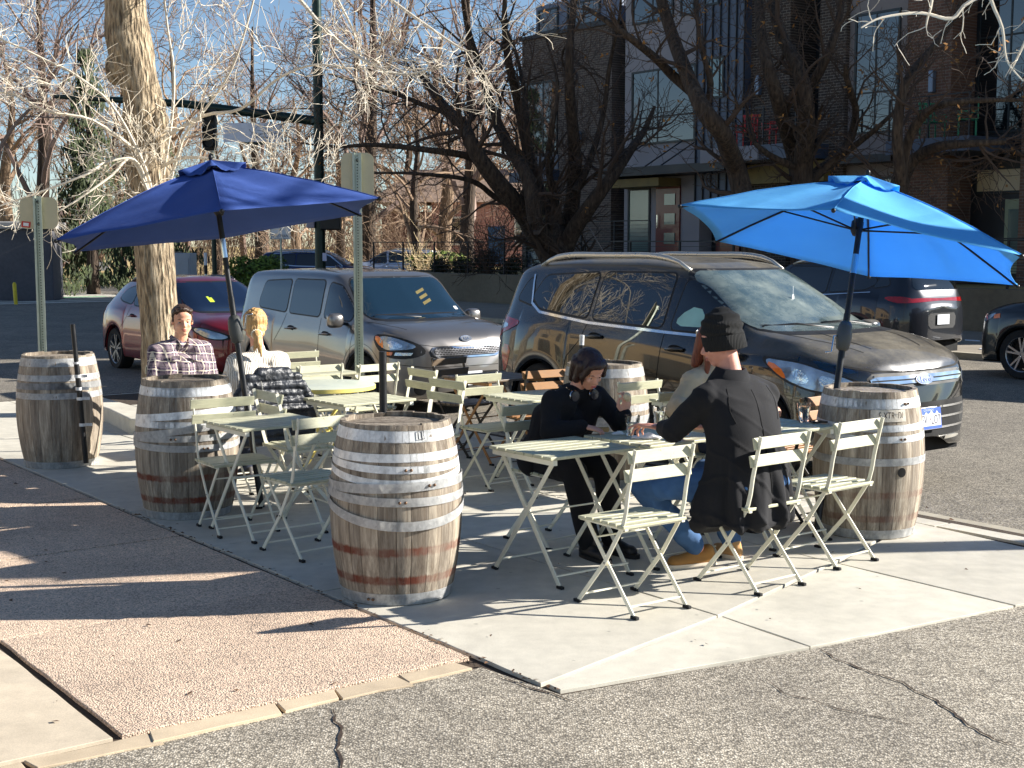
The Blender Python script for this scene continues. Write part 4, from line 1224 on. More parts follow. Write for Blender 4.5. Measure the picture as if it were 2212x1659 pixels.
# --- bronze-silver box car (middle)
KIA = dict(xf=.83, xr=-3.28, nf=.25, nr=-3.0, pf=2.9, pr=5, wb_=2.55, Ra=.37, zc=.335, rw=.33, spokes=5, style='single',
  top=([-3.28,-3.24,-3.15,-3.0,-2.4,-1.6,-.95,-.78,-.45,-.15,.05,.35,.62,.74,.80,.83], [1.0,1.30,1.50,1.58,1.60,1.605,1.58,1.54,1.30,1.10,1.07,1.03,.96,.88,.76,.56]),
  belt=([-3.28,-3.0,-2.2,-1.2,-.4,0,.3,.6,.75,.83], [.98,1.06,1.03,.99,.96,.965,.955,.90,.80,.52]),
  ze=([-3.28,-3.24,-3.15,-3.0,-2.4,-1.6,-.95,-.78,-.45,-.15,.05,.35,.62,.74,.83], [.99,1.24,1.45,1.54,1.56,1.56,1.54,1.485,1.22,1.04,1.02,.99,.93,.84,.54]),
  we=([-3.28,-3.1,-2.4,-1.0,-.75,-.1,.05,.4,.83], [.69,.70,.705,.70,.69,.745,.76,.74,.60]),
  wb=([-3.28,-3.0,-2.2,-1.0,-.2,.2,.83], [.80,.82,.835,.83,.82,.82,.80]),
  wm=([-3.28,-3.0,-2.4,-1.2,0,.5,.83], [.86,.88,.89,.875,.89,.885,.86]),
  bot=([-3.28,-3.1,-2.2,-.5,.4,.7,.83], [.36,.30,.25,.24,.24,.22,.30]),
  side_glass=[[(-.98,1.05),(-.96,1.46),(-.74,1.42),(-.40,1.14),(-.38,1.03)][::-1], [(-1.08,1.055),(-1.82,1.075),(-1.82,1.475),(-1.08,1.475)], [(-1.90,1.08),(-2.62,1.12),(-2.66,1.20),(-2.58,1.44),(-1.90,1.47)]],
  windscreen=[(-.69,1.06),(.69,1.06),(.61,1.505),(-.61,1.505)], rear_glass=[(-.58,1.15),(.58,1.15),(.54,1.45),(-.54,1.45)],
  seams=[[(-.22,.95),(-.26,.60),(-.26,.28)], [(-1.03,1.04),(-1.03,.7),(-1.03,.26)], [(-1.88,1.06),(-1.95,.9),(-2.12,.72)]],
  handles=[(-.88,.86),(-1.72,.89)], mir=(-.46,1.04,.83), mirs=(.20,.17,.15))
paintK = mat_paint('bronze_silver_paint', (132,128,124), .8, .3, .08)
tK, bK = make_car('parked_hatchback', 'boxy bronze silver hatchback with chrome edged honeycomb grille, parked behind the black SUV', KIA, paintK, W(-12.92, 8.56, -.075), ROT, wscreen=mat_glass('blue_windscreen', (16,36,50), .02, 0, .9))
for s, view in ((-1, 'right'), (1, 'left')):
    headlamp(tK, bK, [('lens', M_TRIM, view, poly_smooth([(.20,.915),(.45,.925),(.68,.87),(.78,.76),(.74,.66),(.50,.665),(.32,.76)], 2), .003),
                      ('lens', M_LENSG, view, poly_smooth([(.30,.895),(.46,.905),(.66,.855),(.75,.77),(.46,.75),(.38,.80)], 2), .007),
                      ('amber_corner', M_AMBER, view, poly_smooth([(.23,.90),(.36,.895),(.43,.79),(.40,.77)], 1), .0095),
                      ('reflector', M_LAMP, view, poly_smooth([(.47,.87),(.62,.83),(.64,.775),(.49,.77)], 1), .0095),
                      ('amber_corner', M_AMBER, view, [(.44,.70),(.54,.70),(.55,.735),(.45,.735)], .0095),
                      ('reflector', M_LAMP, view, [(.57,.70),(.70,.70),(.71,.73),(.58,.733)], .0095)])
    put(tK, 'hood_line', M_UNDER, strip(bK, 'top', [(-.10,s*.74),(.30,s*.70),(.52,s*.62)], .008, .0015))
    # flared arch panel
    pts = [((.47)*math.cos(a), .335+.47*math.sin(a)) for a in [R(20+k*140/14) for k in range(15)]]
    put(tK, 'arch_crease', M_UNDER, strip(bK, view, pts, .005, .0012))
    q = [(s*.60+.065*math.cos(a), .33+.065*math.sin(a)) for a in [k*PI/8 for k in range(16)]]
    put(tK, 'fog_lamp', M_UNDER, decal(bK, 'front', q, .003))
put(tK, 'hood_gap', M_UNDER, strip(bK, 'front', [(-.62,.82),(-.4,.79),(0,.785),(.4,.79),(.62,.82)], .006, .0015))
gf = put(tK, 'grille_frame', M_CHROME, decal(bK, 'front', poly_smooth([(-.44,.66),(.44,.66),(.50,.78),(.20,.79),(.14,.775),(-.14,.775),(-.20,.79),(-.50,.78)], 1), .012))
gm = put(tK, 'grille_mesh', M_UNDER, decal(bK, 'front', poly_smooth([(-.41,.68),(.41,.68),(.46,.765),(.20,.77),(.14,.757),(-.14,.757),(-.20,.77),(-.46,.765)], 1), .0145), gf)
for k in range(4):
    z = .693+k*.019
    for j in range(22):
        y = -.43+j*.041+(k % 2)*.02
        if abs(y) > .44-.05*(k < 1): continue
        put(tK, 'mesh_cell', M('grille_grey', (120,120,124), .4, .5), strip(bK, 'front', [(y-.012,z),(y+.012,z)], .005, .0165), gf) if j % 1 == 0 and k < 4 and False else None
mb = MB()
for k in range(4):
    z = .693+k*.019
    d = strip(bK, 'front', [(-.43,z),(.43,z)], .004, .0165); mb.add(*d)
    for j in range(22):
        y = -.43+j*.041+(k % 2)*.02
        if abs(y) < .43: mb.add(*strip(bK, 'front', [(y,z),(y+.006,z+.018)], .004, .0168))
mb.build('honeycomb', M('grille_grey', (128,128,132), .35, .6), gf)
oval(tK, bK, 'front', 0, .865, .15, .075, M_CHROME, 'badge_rim', .012); ob = oval(tK, bK, 'front', 0, .865, .135, .06, M('badge_dark', (70,74,80), .3, .6), 'badge', .016)
letters(tK, bK, 'front', 'KIA', 0, .865, .052, M_CHROME, 'badge_lettering', .0175, parent=ob)
put(tK, 'lower_intake', M_UNDER, decal(bK, 'front', poly_smooth([(-.50,.34),(.50,.34),(.44,.50),(-.44,.50)], 1), .002))
put(tK, 'bumper_line', M_UNDER, strip(bK, 'front', [(-.78,.60),(-.5,.565),(.5,.565),(.78,.60)], .006, .0015))
p, nn = on(bK, 'front', 0, .43, .03); plate(tK, p, Vector((0,1,0)), Vector((0,0,1)), '', 'plain')
mb = MB(); mb.tube([on(bK,'front',y,z,o)[0] for y,z,o in ((-.10,1.075,.03),(-.35,1.09,.02),(-.62,1.085,.02))], .009, 6)
mb.build('wiper', M_BLACK, tK, smooth=True)
stp = MB()
put(tK, 'windscreen_sticker', M('sticker_yellow', (110,98,52), .6), decal(bK, 'front', [(.16,1.19),(.30,1.235),(.30,1.265),(.16,1.22)], .0055))
for dz in (.06,.12): put(tK, 'windscreen_sticker', M('sticker_yellow'), decal(bK, 'front', [(.16,1.19+dz),(.30,1.235+dz),(.30,1.265+dz),(.16,1.22+dz)], .0055))
put(tK, 'windscreen_sticker', M('sticker_white', (225,225,225), .6), decal(bK, 'front', [(.57,1.13),(.62,1.13),(.62,1.165),(.57,1.165)], .0055))

# --- dark red hatchback (left)
IMP = dict(xf=.87, xr=-3.55, nf=.20, nr=-3.05, pf=2.3, pr=3.0, wb_=2.67, Ra=.36, zc=.325, rw=.325, spokes=5, style='double',
  top=([-3.55,-3.50,-3.35,-3.05,-2.7,-2.0,-1.35,-1.15,-.7,-.25,-.05,.3,.62,.78,.84,.87], [.85,1.02,1.16,1.36,1.42,1.465,1.455,1.42,1.22,1.02,.985,.94,.86,.76,.64,.5]),
  belt=([-3.55,-3.3,-2.6,-1.8,-.9,-.3,.2,.6,.8,.87], [.82,.96,1.0,.965,.93,.90,.875,.80,.70,.46]),
  ze=([-3.55,-3.50,-3.35,-3.05,-2.7,-2.0,-1.35,-1.15,-.7,-.25,-.05,.3,.62,.8,.87], [.83,.97,1.10,1.29,1.36,1.40,1.385,1.34,1.14,.96,.93,.90,.82,.72,.48]),
  we=([-3.55,-3.3,-2.7,-1.3,-1.1,-.2,0,.4,.87], [.58,.54,.555,.57,.58,.70,.72,.70,.55]),
  wb=([-3.55,-3.1,-2.4,-1.0,-.2,.2,.87], [.74,.79,.815,.82,.80,.80,.77]),
  wm=([-3.55,-3.1,-2.6,-1.2,0,.5,.87], [.84,.87,.885,.87,.885,.87,.84]),
  bot=([-3.55,-3.3,-2.2,-.5,.4,.7,.87], [.36,.27,.22,.21,.21,.19,.28]),
  side_glass=[[(-1.15,.985),(-1.13,1.335),(-.95,1.29),(-.48,1.01),(-.46,.96)][::-1], [(-1.23,.99),(-2.02,1.02),(-2.12,1.10),(-2.04,1.345),(-1.23,1.345)], [(-2.12,1.03),(-2.55,1.07),(-2.75,1.12),(-2.62,1.24),(-2.18,1.33)]],
  windscreen=[(-.64,.985),(.64,.985),(.56,1.37),(-.56,1.37)], rear_glass=[(-.52,1.05),(.52,1.05),(.46,1.32),(-.46,1.32)],
  seams=[[(-.28,.88),(-.32,.55),(-.32,.25)], [(-1.19,.97),(-1.19,.24)], [(-2.10,1.0),(-2.18,.85),(-2.36,.68)]],
  handles=[(-1.05,.82),(-1.98,.86)], mir=(-.55,.98,.80), rails=(-2.75,-1.35,.555,.045), railmat=M('dark_rail', (60,60,64), .4, .3))
paintR = mat_paint('deep_red_paint', (112,14,24), .45, .3)
rp = gp(245, 803, -.075)       # rear right wheel touches here
# rear wheel (x=-2.67,y=-.77) -> solve origin
rr = (rp.x*HA[0]+rp.y*HA[1], rp.x*NA[0]+rp.y*NA[1])
tR, bR = make_car('parked_car', 'dark red hatchback parked behind the silver one, half hidden by the tree trunk', IMP, paintR, W(-17.55, 8.47, -.10), ROT+R(0), wscreen=mat_glass('navy_windscreen', (10,22,44), .02, 0, .9))
for s, view in ((-1, 'right'), (1, 'left')):
    headlamp(tR, bR, [('lens', M_TRIM, view, poly_smooth([(.16,.80),(.45,.80),(.72,.72),(.78,.64),(.60,.62),(.36,.70)], 2), .003),
                      ('lens', M_LENSG, view, poly_smooth([(.24,.785),(.45,.785),(.70,.71),(.74,.65),(.60,.64),(.38,.71)], 2), .007)])
    headlamp(tR, bR, [('lens', M_RED, view, poly_smooth([(-3.16,.96),(-3.40,.98),(-3.50,.90),(-3.46,.76),(-3.30,.78)], 1), .006)], 'tail_light')
gR = put(tR, 'upper_grille', M_UNDER, decal(bR, 'front', poly_smooth([(-.42,.52),(.42,.52),(.46,.66),(-.46,.66)], 1), .003))
put(tR, 'grille_bar', M_CHROME, strip(bR, 'front', [(-.44,.60),(.44,.60)], .02, .010), gR)
put(tR, 'hood_gap', M_UNDER, strip(bR, 'front', [(-.62,.76),(0,.735),(.62,.76)], .006, .0015))
put(tR, 'lower_intake', M_UNDER, decal(bR, 'front', poly_smooth([(-.60,.26),(.60,.26),(.52,.40),(-.52,.40)], 1), .002))
put(tR, 'windscreen_tag', M('tag_yellow_green', (190,220,60), .5), decal(bR, 'front', [(-.27,1.10),(-.20,1.10),(-.20,1.16),(-.235,1.16),(-.235,1.175),(-.27,1.175)], .0055))

# --- dark SUV across the street, seen from behind
CHE = dict(ESC); CHE = {**ESC, 'xf': .93, 'xr': -3.66, 'rails': (-3.0,-1.12,.60,.05), 'style': 'double',
  'chrome': [([(-.28,1.05),(-1.05,1.07),(-2.05,1.10),(-2.9,1.16)], .012)]}
paintD = mat_paint('dark_blue_grey_paint', (20,24,34), .4, .3)
HD = ROT+PI
tC, bC = make_car('parked_suv', 'dark SUV seen from behind across the street, below the blue umbrella, long red tail light', CHE, paintD, W(-12.65-3.66, 18.0, -.075), HD)
put(tC, 'tail_light', M_RED, decal(bC, 'back', poly_smooth([(-.80,1.06),(-.45,1.08),(0,1.07),(.45,1.08),(.80,1.06),(.76,1.0),(.40,1.02),(0,1.035),(-.40,1.02),(-.76,1.0)], 1), .005))
for s, view in ((-1, 'right'), (1, 'left')):
    put(tC, 'tail_light', M_RED, decal(bC, view, poly_smooth([(-3.18,1.10),(-3.50,1.10),(-3.58,1.03),(-3.46,.99),(-3.2,1.05)], 1), .005))
put(tC, 'rear_panel', M_TRIM, decal(bC, 'back', poly_smooth([(-.34,.60),(.34,.60),(.36,.84),(-.36,.84)], 1), .002))
p, nn = on(bC, 'back', .0, .74, .02); plate(tC, p, Vector((0,-1,0)), Vector((0,0,1)), '', 'plain')
# --- SUV at the right edge, only its front end in view
tJ, bJ = make_car('parked_suv', 'dark SUV cut off by the right edge of the picture, only its front wheel showing', {**CHE, 'arch_trim': M_TRIM}, mat_paint('dark_green_grey_paint', (26,30,32), .4, .32), W(-10.72, 18.02, -.075), HD)
for s, view in ((-1, 'right'), (1, 'left')):
    headlamp(tJ, bJ, [('lens', M_LENSG, view, poly_smooth([(.42,.94),(.70,.86),(.80,.78),(.60,.80)], 1), .004), ('marker', M_AMBER, view, [(.36,.86),(.48,.84),(.48,.90),(.38,.92)], .008)])
# --- two cars far off at the park
tN, bN = make_car('parked_suv', 'navy blue SUV far off behind the silver hatchback roof, bright window outline', {**ESC, 'chrome': [([(-.28,1.06),(-1.05,1.075),(-2.05,1.10),(-2.95,1.18),(-3.1,1.35),(-2.9,1.55),(-2.0,1.60),(-1.15,1.60),(-.8,1.46),(-.3,1.10)], .035)]}, mat_paint('navy_paint', (20,40,86), .5, .3), at(690,600,50)*1.0, R(-8))
tN.location.z = -.05; tN.location.x = (700-1106)/F_PX*50+1.2
tW, bW = make_car('parked_wagon', 'pale blue grey wagon farthest away, beside the green signal pole', {**ESC, 'rails': (-3.1,-1.1,.60,.09)}, mat_paint('pale_blue_paint', (150,165,190), .5, .35), (-6.6, 60, -.05), R(185))
# ------------------------------------------------------------------ trees
def mat_bark(name, a, b, c, scale=1.0, bump=.9, dist=.03):
    n = NT(name); co = n.coord()
    wv = n.noise(n.mapping(co, (9*scale, 9*scale, 1.6*scale)), 2.2, 7, .62); v = n.voro(n.mapping(co, (16*scale, 16*scale, 3*scale)), 1.6, 'Distance')
    n.set('Base Color', n.mix(1.0, n.ramp(wv, [(.3, lin(a)), (.5, lin(b)), (.72, lin(c))]), n.ramp(v, [(.08, g3(.38)), (.42, g3(1.08))]), 'MULTIPLY'))
    n.set('Roughness', .95); n.bump(n.math('ADD', wv, n.math('MULTIPLY', v, .8)), bump, dist)
    return n.m
BARK1 = mat_bark('furrowed_bark', (84,70,54), (160,142,116), (208,192,164), 1.3, 1.0, .07)
BARK2 = mat_bark('dark_bark', (40,32,26), (66,54,44), (92,78,64), .7, .8, .04)
TWIG1 = M('pale_twig_bark', (214,203,184), .85, 0, .2, 3)
TWIG2 = M('dark_twig_bark', (74,60,50), .9, 0, .2, 3)
TWIG3 = M('brown_twig_bark', (150,126,104), .95, 0, .25, .6)
LEAFB = M('withered_leaf', (150,104,50), .9, 0, .3, 4)

def grow(mb, r, p, d, L, rad0, lvl, maxl, wig=.25, up=.05, nch=(3,5), ratio=(.5,.8), spread=(.5,1.1), sides=5, minr=.0022, leaf=None, seglen=None):
    n = max(3, int(L/(seglen or (L/6)))) if seglen else (6 if lvl < maxl else 4)
    pts = [p.copy()]; q = p.copy(); d = d.normalized(); dirs = [d.copy()]
    for i in range(n):
        d = (d+Vector((r.gauss(0,wig), r.gauss(0,wig), r.gauss(0,wig)+up))*(1.0/ max(1,n/5))).normalized()
        q = q+d*(L/n); pts.append(q.copy()); dirs.append(d.copy())
    rs = [max(minr, rad0*(1-.75*i/n)) for i in range(n+1)]
    mb.tube(pts, rs, sides if lvl < 2 else 3, cap=False)
    if leaf is not None and lvl == maxl and r.random() < leaf[1]:
        leaf[0].append(q.copy())
    if lvl >= maxl: return
    for _ in range(r.randint(*nch)):
        t = r.uniform(.18, 1.0); i = min(n-1, int(t*n)); b = pts[i].lerp(pts[i+1], t*n-i)
        dd = dirs[i+1]; ax = dd.orthogonal().normalized(); ax.rotate(Matrix.Rotation(r.uniform(0, 2*PI), 3, dd))
        nd = dd.copy(); nd.rotate(Matrix.Rotation(r.uniform(*spread), 3, ax))
        grow(mb, r, b, nd, L*r.uniform(*ratio), max(minr, rs[i]*.55), lvl+1, maxl, wig, up, nch, ratio, spread, sides, minr, leaf)
def limb(mb, pts, r0, r1, sides=10, cap=True, lump=0.0, seed=0):
    "smooth limb through pts"
    P = [Vector(p) for p in pts]; out = []
    for i in range(len(P)-1):
        a, b, c, d = P[max(i-1,0)], P[i], P[i+1], P[min(i+2, len(P)-1)]
        for k in range(4):
            t = k/4
            out.append(.5*((2*b)+(c-a)*t+(2*a-5*b+4*c-d)*t*t+(3*b-a-3*c+d)*t**3))
    out.append(P[-1]); n = len(out)
    if hasattr(r0, '__len__'):
        rs = [interp([j/(len(r0)-1) for j in range(len(r0))], list(r0), i/(n-1)) for i in range(n)]
    else: rs = [r0+(r1-r0)*i/(n-1) for i in range(n)]
    o = len(mb.v); mb.tube(out, rs, sides, cap)
    if lump:
        for j in range(o, len(mb.v)):
            v = Vector(mb.v[j]); i = min(n-1, (j-o)//sides); c = out[i]; e = v-c
            mb.v[j] = tuple(c+e*(1+lump*noise.noise(v*4+Vector((seed,0,0)))+lump*.6*noise.noise(v*11)))
    return out, rs
def sprout(mb, r, path, rs, count, L, lvl, maxl, **k):
    n = len(path)
    for _ in range(count):
        t = r.uniform(k.pop('t0', .1) if 't0' in k else .12, 1)*(n-1); i = min(n-2, int(t)); b = path[i].lerp(path[i+1], t-i)
        d = (path[i+1]-path[i]).normalized(); ax = d.orthogonal().normalized(); ax.rotate(Matrix.Rotation(r.uniform(0, 2*PI), 3, d))
        nd = d.copy(); nd.rotate(Matrix.Rotation(r.uniform(.5, 1.2), 3, ax))
        grow(mb, r, b, nd, L*r.uniform(.5, 1.2), max(.004, rs[i]*.4), lvl, maxl, **k)

# --- near street tree: furrowed trunk, pale drooping twigs
Yt = 14.5
t1 = thing('street_tree', 'furrowed pale tree trunk rising behind the plaid shirt man, sunlit bare twigs', 'tree', at(350, 893, Yt)*1, 0)
t1.location.z = 0; O = Vector(t1.location)
A = lambda x, y, dy=0: at(x, y, Yt+dy)-O
mb = MB()
trunk, trs = limb(mb, [A(352,900), A(349,820), A(345,700), A(334,550), A(322,400), A(316,300), A(306,200), A(280,100), A(270,0), A(262,-120), A(255,-260)],
     [.25,.215,.20,.215,.225,.235,.205,.235,.205,.20,.19], 0, 28, lump=.09)
mb.ell(A(250,150)+Vector((0,-.03,0)), (.10,.13,.17), 14, 10); mb.ell(A(345,265)+Vector((0,-.08,0)), (.12,.1,.15), 14, 10); mb.ell(A(335,228), (.12,.1,.1), 12, 8)
mb.build('trunk', BARK1, t1, smooth=70, weld=True)
mb = MB(); r = random.Random(21)
limbs1 = [ # photo points (x, y, extra distance)
 [(338,480,-.15),(325,400,-.3),(300,330,-.5),(240,225,-.7),(160,160,-.8),(100,130,-.9),(0,85,-1.0),(-120,60,-1)],
 [(335,470,-.1),(318,400,-.35),(290,345,-.5),(230,350,-.7),(190,375,-.9),(100,410,-1.0),(0,445,-1.1)],
 [(352,440,-.1),(380,350,-.3),(400,290,-.4),(440,240,-.6),(500,150,-.8),(540,30,-1),(560,-60,-1)],
 [(350,360,-.2),(400,340,-.4),(480,350,-.7),(560,390,-1.0),(640,405,-1.3),(720,395,-1.5)],
 [(338,470,-.2),(330,440,-.3),(285,345,-.5),(240,380,-.7),(170,430,-.9),(120,460,-1)],
 [(352,380,-.1),(372,250,-.2),(375,150,-.2),(362,60,-.2),(350,-50,-.2)],
 [(262,-60,0),(420,-90,-.6),(600,-40,-1.1),(700,60,-1.5),(770,120,-1.8),(860,160,-2.0),(930,150,-2.1)],
 [(262,-60,0),(400,-160,-.5),(640,-120,-.9),(800,-30,-1.4),(900,40,-1.7),(980,95,-1.9),(1010,110,-2)],
 [(265,-30,0),(150,-80,-.4),(30,-40,-.9),(-60,60,-1.2)],
 [(255,-120,.3),(500,-150,1.2),(680,-60,1.6),(760,60,1.8),(800,200,1.9)],
 [(350,300,-.2),(440,250,-.5),(520,235,-.8),(600,170,-1.1),(680,140,-1.3),(760,150,-1.4)],
 [(300,330,-.3),(200,260,-.6),(100,240,-.8),(20,200,-.9),(-60,210,-1)],
]
for k, L in enumerate(limbs1):
    path, rs = limb(mb, [A(*q) for q in L], .028 if k in (6,7,9) else .020, .008, 7, False)
    sprout(mb, r, path, rs, 10, .62, 1, 3, wig=.22, up=.06, nch=(3,5), ratio=(.5,.85), spread=(.4,1.0), minr=.0028)
mb.build('crown', TWIG1, t1)

def tree_big(label, base, mapf, Y, limbs, seed, radii, leafy=0.0, mtwig=TWIG2, cnt=16, L0=1.6, group='bare trees in front of the dark building'):
    t = thing('bare_tree', label, 'tree', base, 0, group); O = Vector(base); r = random.Random(seed)
    mt, mc = MB(), MB(); leaves = []
    for k, L in enumerate(limbs):
        P = [mapf(q[0], q[1], Y+(q[2] if len(q) > 2 else (.3*math.sin(k*2.1+i*.8))*min(i,3)))-O for i, q in enumerate(L)]
        path, rs = limb(mt, P, radii[k][0], radii[k][1], 10, True, lump=.05, seed=k)
        sprout(mc, r, path, rs, cnt, L0, 1, 3, wig=.24, up=.05, nch=(3,5), ratio=(.45,.75), spread=(.45,1.1), minr=.0055, leaf=(leaves, leafy))
    mt.build('trunk', BARK2, t, smooth=60); mc.build('crown', mtwig, t)
    if leaves:
        ml = MB()
        for q in leaves:
            for _ in range(3):
                c = q+Vector((r.gauss(0,.05), r.gauss(0,.05), r.gauss(-.06,.05))); e = Vector((r.gauss(0,1), r.gauss(0,1), r.gauss(0,1))).normalized()*.05; f = e.orthogonal().normalized()*.03
                ml.add([c-e, c+f, c+e, c-f], [(0,1,2,3)])
        ml.build('withered_leaves', LEAFB, t)
    return t
P2 = lambda cx, cy, Y: at((800+cx/2.458)/1.13, cy/2.458/1.13, Y)
P3 = lambda cx, cy, Y: at((1600+cx/2.458)/1.13, cy/2.458/1.13, Y)
Y2 = 32.0
b2 = P2(1360, 1560, Y2); b2.z = 0
T2L = [[(1360,1950),(1360,1700),(1345,1560),(1250,1400),(1150,1250),(960,1020),(860,860),(820,760),(700,640),(600,500),(520,420)],
 [(1360,1900),(1365,1650),(1340,1500),(1250,1330),(1205,1080),(1100,900),(1000,700),(930,450),(860,250),(820,50),(800,-150)],
 [(1370,1900),(1380,1650),(1390,1480),(1350,1300),(1250,1100),(1180,800),(1130,560),(1080,350),(1060,100),(1070,-100)],
 [(1380,1900),(1395,1650),(1420,1480),(1470,1200),(1480,900),(1455,600),(1450,300),(1480,0),(1490,-150)],
 [(1380,1900),(1400,1650),(1450,1430),(1600,1200),(1720,1040),(1830,880),(1900,780),(1960,640)],
 [(960,1020),(850,940),(600,900),(300,870),(50,880),(-150,860)],
 [(1480,1150),(1560,1000),(1650,700),(1690,400),(1750,100),(1760,-80)],
 [(1170,1270),(1000,1180),(850,1080),(500,1040),(250,1040)],
 [(1205,1080),(1200,900),(1190,700),(1170,500),(1110,260),(1000,60)],
 [(860,860),(750,700),(600,640),(400,560),(200,500),(0,440)],
 [(1400,1350),(1350,1150),(1320,950),(1350,750),(1380,500),(1300,200)]]
T2R = [(.36,.05),(.25,.04),(.26,.04),(.27,.04),(.27,.04),(.11,.02),(.10,.02),(.09,.02),(.11,.02),(.09,.02),(.11,.02)]
tree_big('wide multi-stemmed dark bare tree in front of the brick tower, forking low', b2, P2, Y2, T2L, 5, T2R, .02, cnt=12, L0=1.8)
Y3 = 27.0
b3 = P3(560, 1500, Y3); b3.z = 0
T3A = [[(600,1700),(570,1350),(520,1150),(480,1000),(440,900),(400,800),(300,680),(230,540),(150,350),(80,150),(20,-60),(0,-200)],
 [(230,560),(100,450),(0,350),(-150,230),(-300,120),(-430,40)], [(300,680),(330,500),(280,300),(250,100),(240,-80)]]
tree_big('dark bare tree leaning left, its trunk rising from the left half of the blue umbrella', b3, P3, Y3, T3A, 9, [(.25,.10),(.11,.04),(.08,.03)], .12, cnt=9, L0=1.3)
b3 = P3(900, 1500, Y3+1); b3.z = 0
T3B = [[(880,1700),(880,1300),(870,1080),(830,900),(770,720),(740,620),(690,450),(640,250),(620,0),(610,-150)],
 [(880,1200),(885,1000),(900,820),(900,600),(850,400),(750,200),(700,0),(690,-120)], [(900,560),(1000,400),(1080,200),(1120,0),(1140,-120)],
 [(890,1150),(980,1030),(1100,940),(1180,800),(1200,650),(1150,480),(1140,380)], [(900,1120),(1050,980),(1200,870),(1350,750),(1480,620)],
 [(830,1000),(700,940),(600,860),(560,760),(540,600)]]
tree_big('dark bare tree with twin upright stems above the peak of the blue umbrella', b3, P3, Y3+1, T3B, 12, [(.26,.07),(.24,.07),(.12,.04),(.14,.04),(.10,.03),(.08,.02)], .06, cnt=9, L0=1.4)
b3 = P3(1500, 1500, Y3-1); b3.z = 0
T3C = [[(1450,1700),(1460,1300),(1480,1100),(1560,950),(1700,880),(1900,860),(2100,850)], [(1460,1200),(1500,900),(1600,700),(1750,620),(2000,600),(2250,600)],
 [(1480,1100),(1450,800),(1500,500),(1650,300),(1800,100),(1850,-80)], [(2250,950),(2100,900),(1950,980),(1800,1020)]]
tree_big('dark low-spreading bare tree at the right, behind the right half of the blue umbrella', b3, P3, Y3-1, T3C, 14, [(.18,.05),(.12,.03),(.12,.03),(.06,.02)], .10, cnt=10, L0=1.4)
# near branch hanging in from the upper right (its tree stands just outside the picture)
Yn = 9.0
tn = thing('street_tree', 'pale sunlit branch ends hanging in at the upper right corner', 'tree', (6.9, 8.5, 0), 0); O = Vector((6.9,8.5,0))
mb = MB(); tp, ts = limb(mb, [(0,0,-.05),(.05,0,1.5),(.0,.05,3.0),(.1,0,4.6),(.2,.1,6.5)], [.17,.14,.13,.12,.09], 0, 20, lump=.08); mb.build('trunk', BARK1, tn, smooth=70)
mb = MB(); r = random.Random(31)
for L in ([(2900,-250),(2500,-150),(2250,-60),(2100,0),(2056,40),(1990,28),(1905,38),(1860,60)], [(2900,-300),(2400,-160),(2200,-80),(2140,-20),(2165,60),(2175,130),(2210,175)], [(2900,-300),(2300,-60),(2240,40),(2200,120),(2180,160)], [(2800,-300),(2300,-150),(2050,-60),(2010,20),(2000,60)]):
    P = [Vector(tp[10])-O*0] if False else []
    P = [at(x, y, Yn+(x-1900)*.0012)-O for x, y in L]
    path, rs = limb(mb, P, .022, .005, 6, False)
    sprout(mb, r, path, rs, 9, .22, 1, 2, wig=.25, up=-.03, nch=(1,3), minr=.0025)
mb.build('crown', TWIG1, tn)
mb = MB()
for k in range(6):     # the rest of its crown, outside the picture; throws the broken shade on the street
    a = k*.45; p = Vector((.1, 0, 4.8+k*.28)); grow(mb, r, p, Vector((math.cos(a), math.sin(a), .5)), 2.6, .05, 0, 3, wig=.2, up=.06, nch=(3,4), minr=.006)
mb.build('upper_crown', TWIG1, tn)

# --- park trees in the background: three kinds, copied
def park_tree(seed, H, spread_, m, mt, base=.35, forks=7, label='x', minr=.012, maxl=4, loc=(0,0,0)):
    t = thing('park_tree', label, 'tree', loc, 0, 'bare trees in the park'); r = random.Random(seed)
    a, c = MB(), MB()
    trunk, ts = limb(a, [(0,0,-.3),(r.uniform(-.1,.1),0,H*.16),(r.uniform(-.3,.3),r.uniform(-.3,.3),H*.4),(r.uniform(-.5,.5),0,H*.66),(r.uniform(-.6,.6),0,H*.9)], [base,base*.8,base*.65,base*.35,.05], 0, 10, lump=.06)
    for k in range(forks*2):
        q = .28+.68*k/(forks*2); i = int(q*(len(trunk)-1)); az = k*2.4+r.uniform(-.4,.4)
        d = Vector((math.cos(az)*spread_, math.sin(az)*spread_, r.uniform(.45,1.1)))
        grow(c, r, trunk[i], d, H*(.40-.16*q)*r.uniform(.8,1.2), ts[i]*.5, 0, maxl, wig=.2, up=.05, nch=(2,4), ratio=(.45,.75), spread=(.4,1.0), minr=minr)
    a.build('trunk', mt, t, smooth=60); c.build('crown', m, t)
    return t
rt = random.Random(77)
protos = [park_tree(101, 13, 1.0, TWIG3, mat_bark('park_bark', (80,64,50), (120,100,80), (150,130,106), .5), .42, 6, 'bare park tree with a rounded sunlit crown, far behind the navy umbrella'),
          park_tree(102, 16, .75, M('grey_twig_bark', (134,114,104), .95, 0, .2, .6), BARK2, .38, 6, 'x'),
          park_tree(103, 11, 1.2, TWIG3, BARK2, .30, 6, 'x')]
spots = [(20,66,0),(95,58,1),(200,84,0),(262,70,2),(380,78,0),(470,92,2),(560,84,1),(640,98,0),(740,86,2),(800,66,1),(880,84,2),(960,72,0),(1040,92,1),(1110,80,2),(-40,52,1),(900,58,2),(1010,62,1)]
words = ['broad', 'tall', 'spreading', 'slender']; 
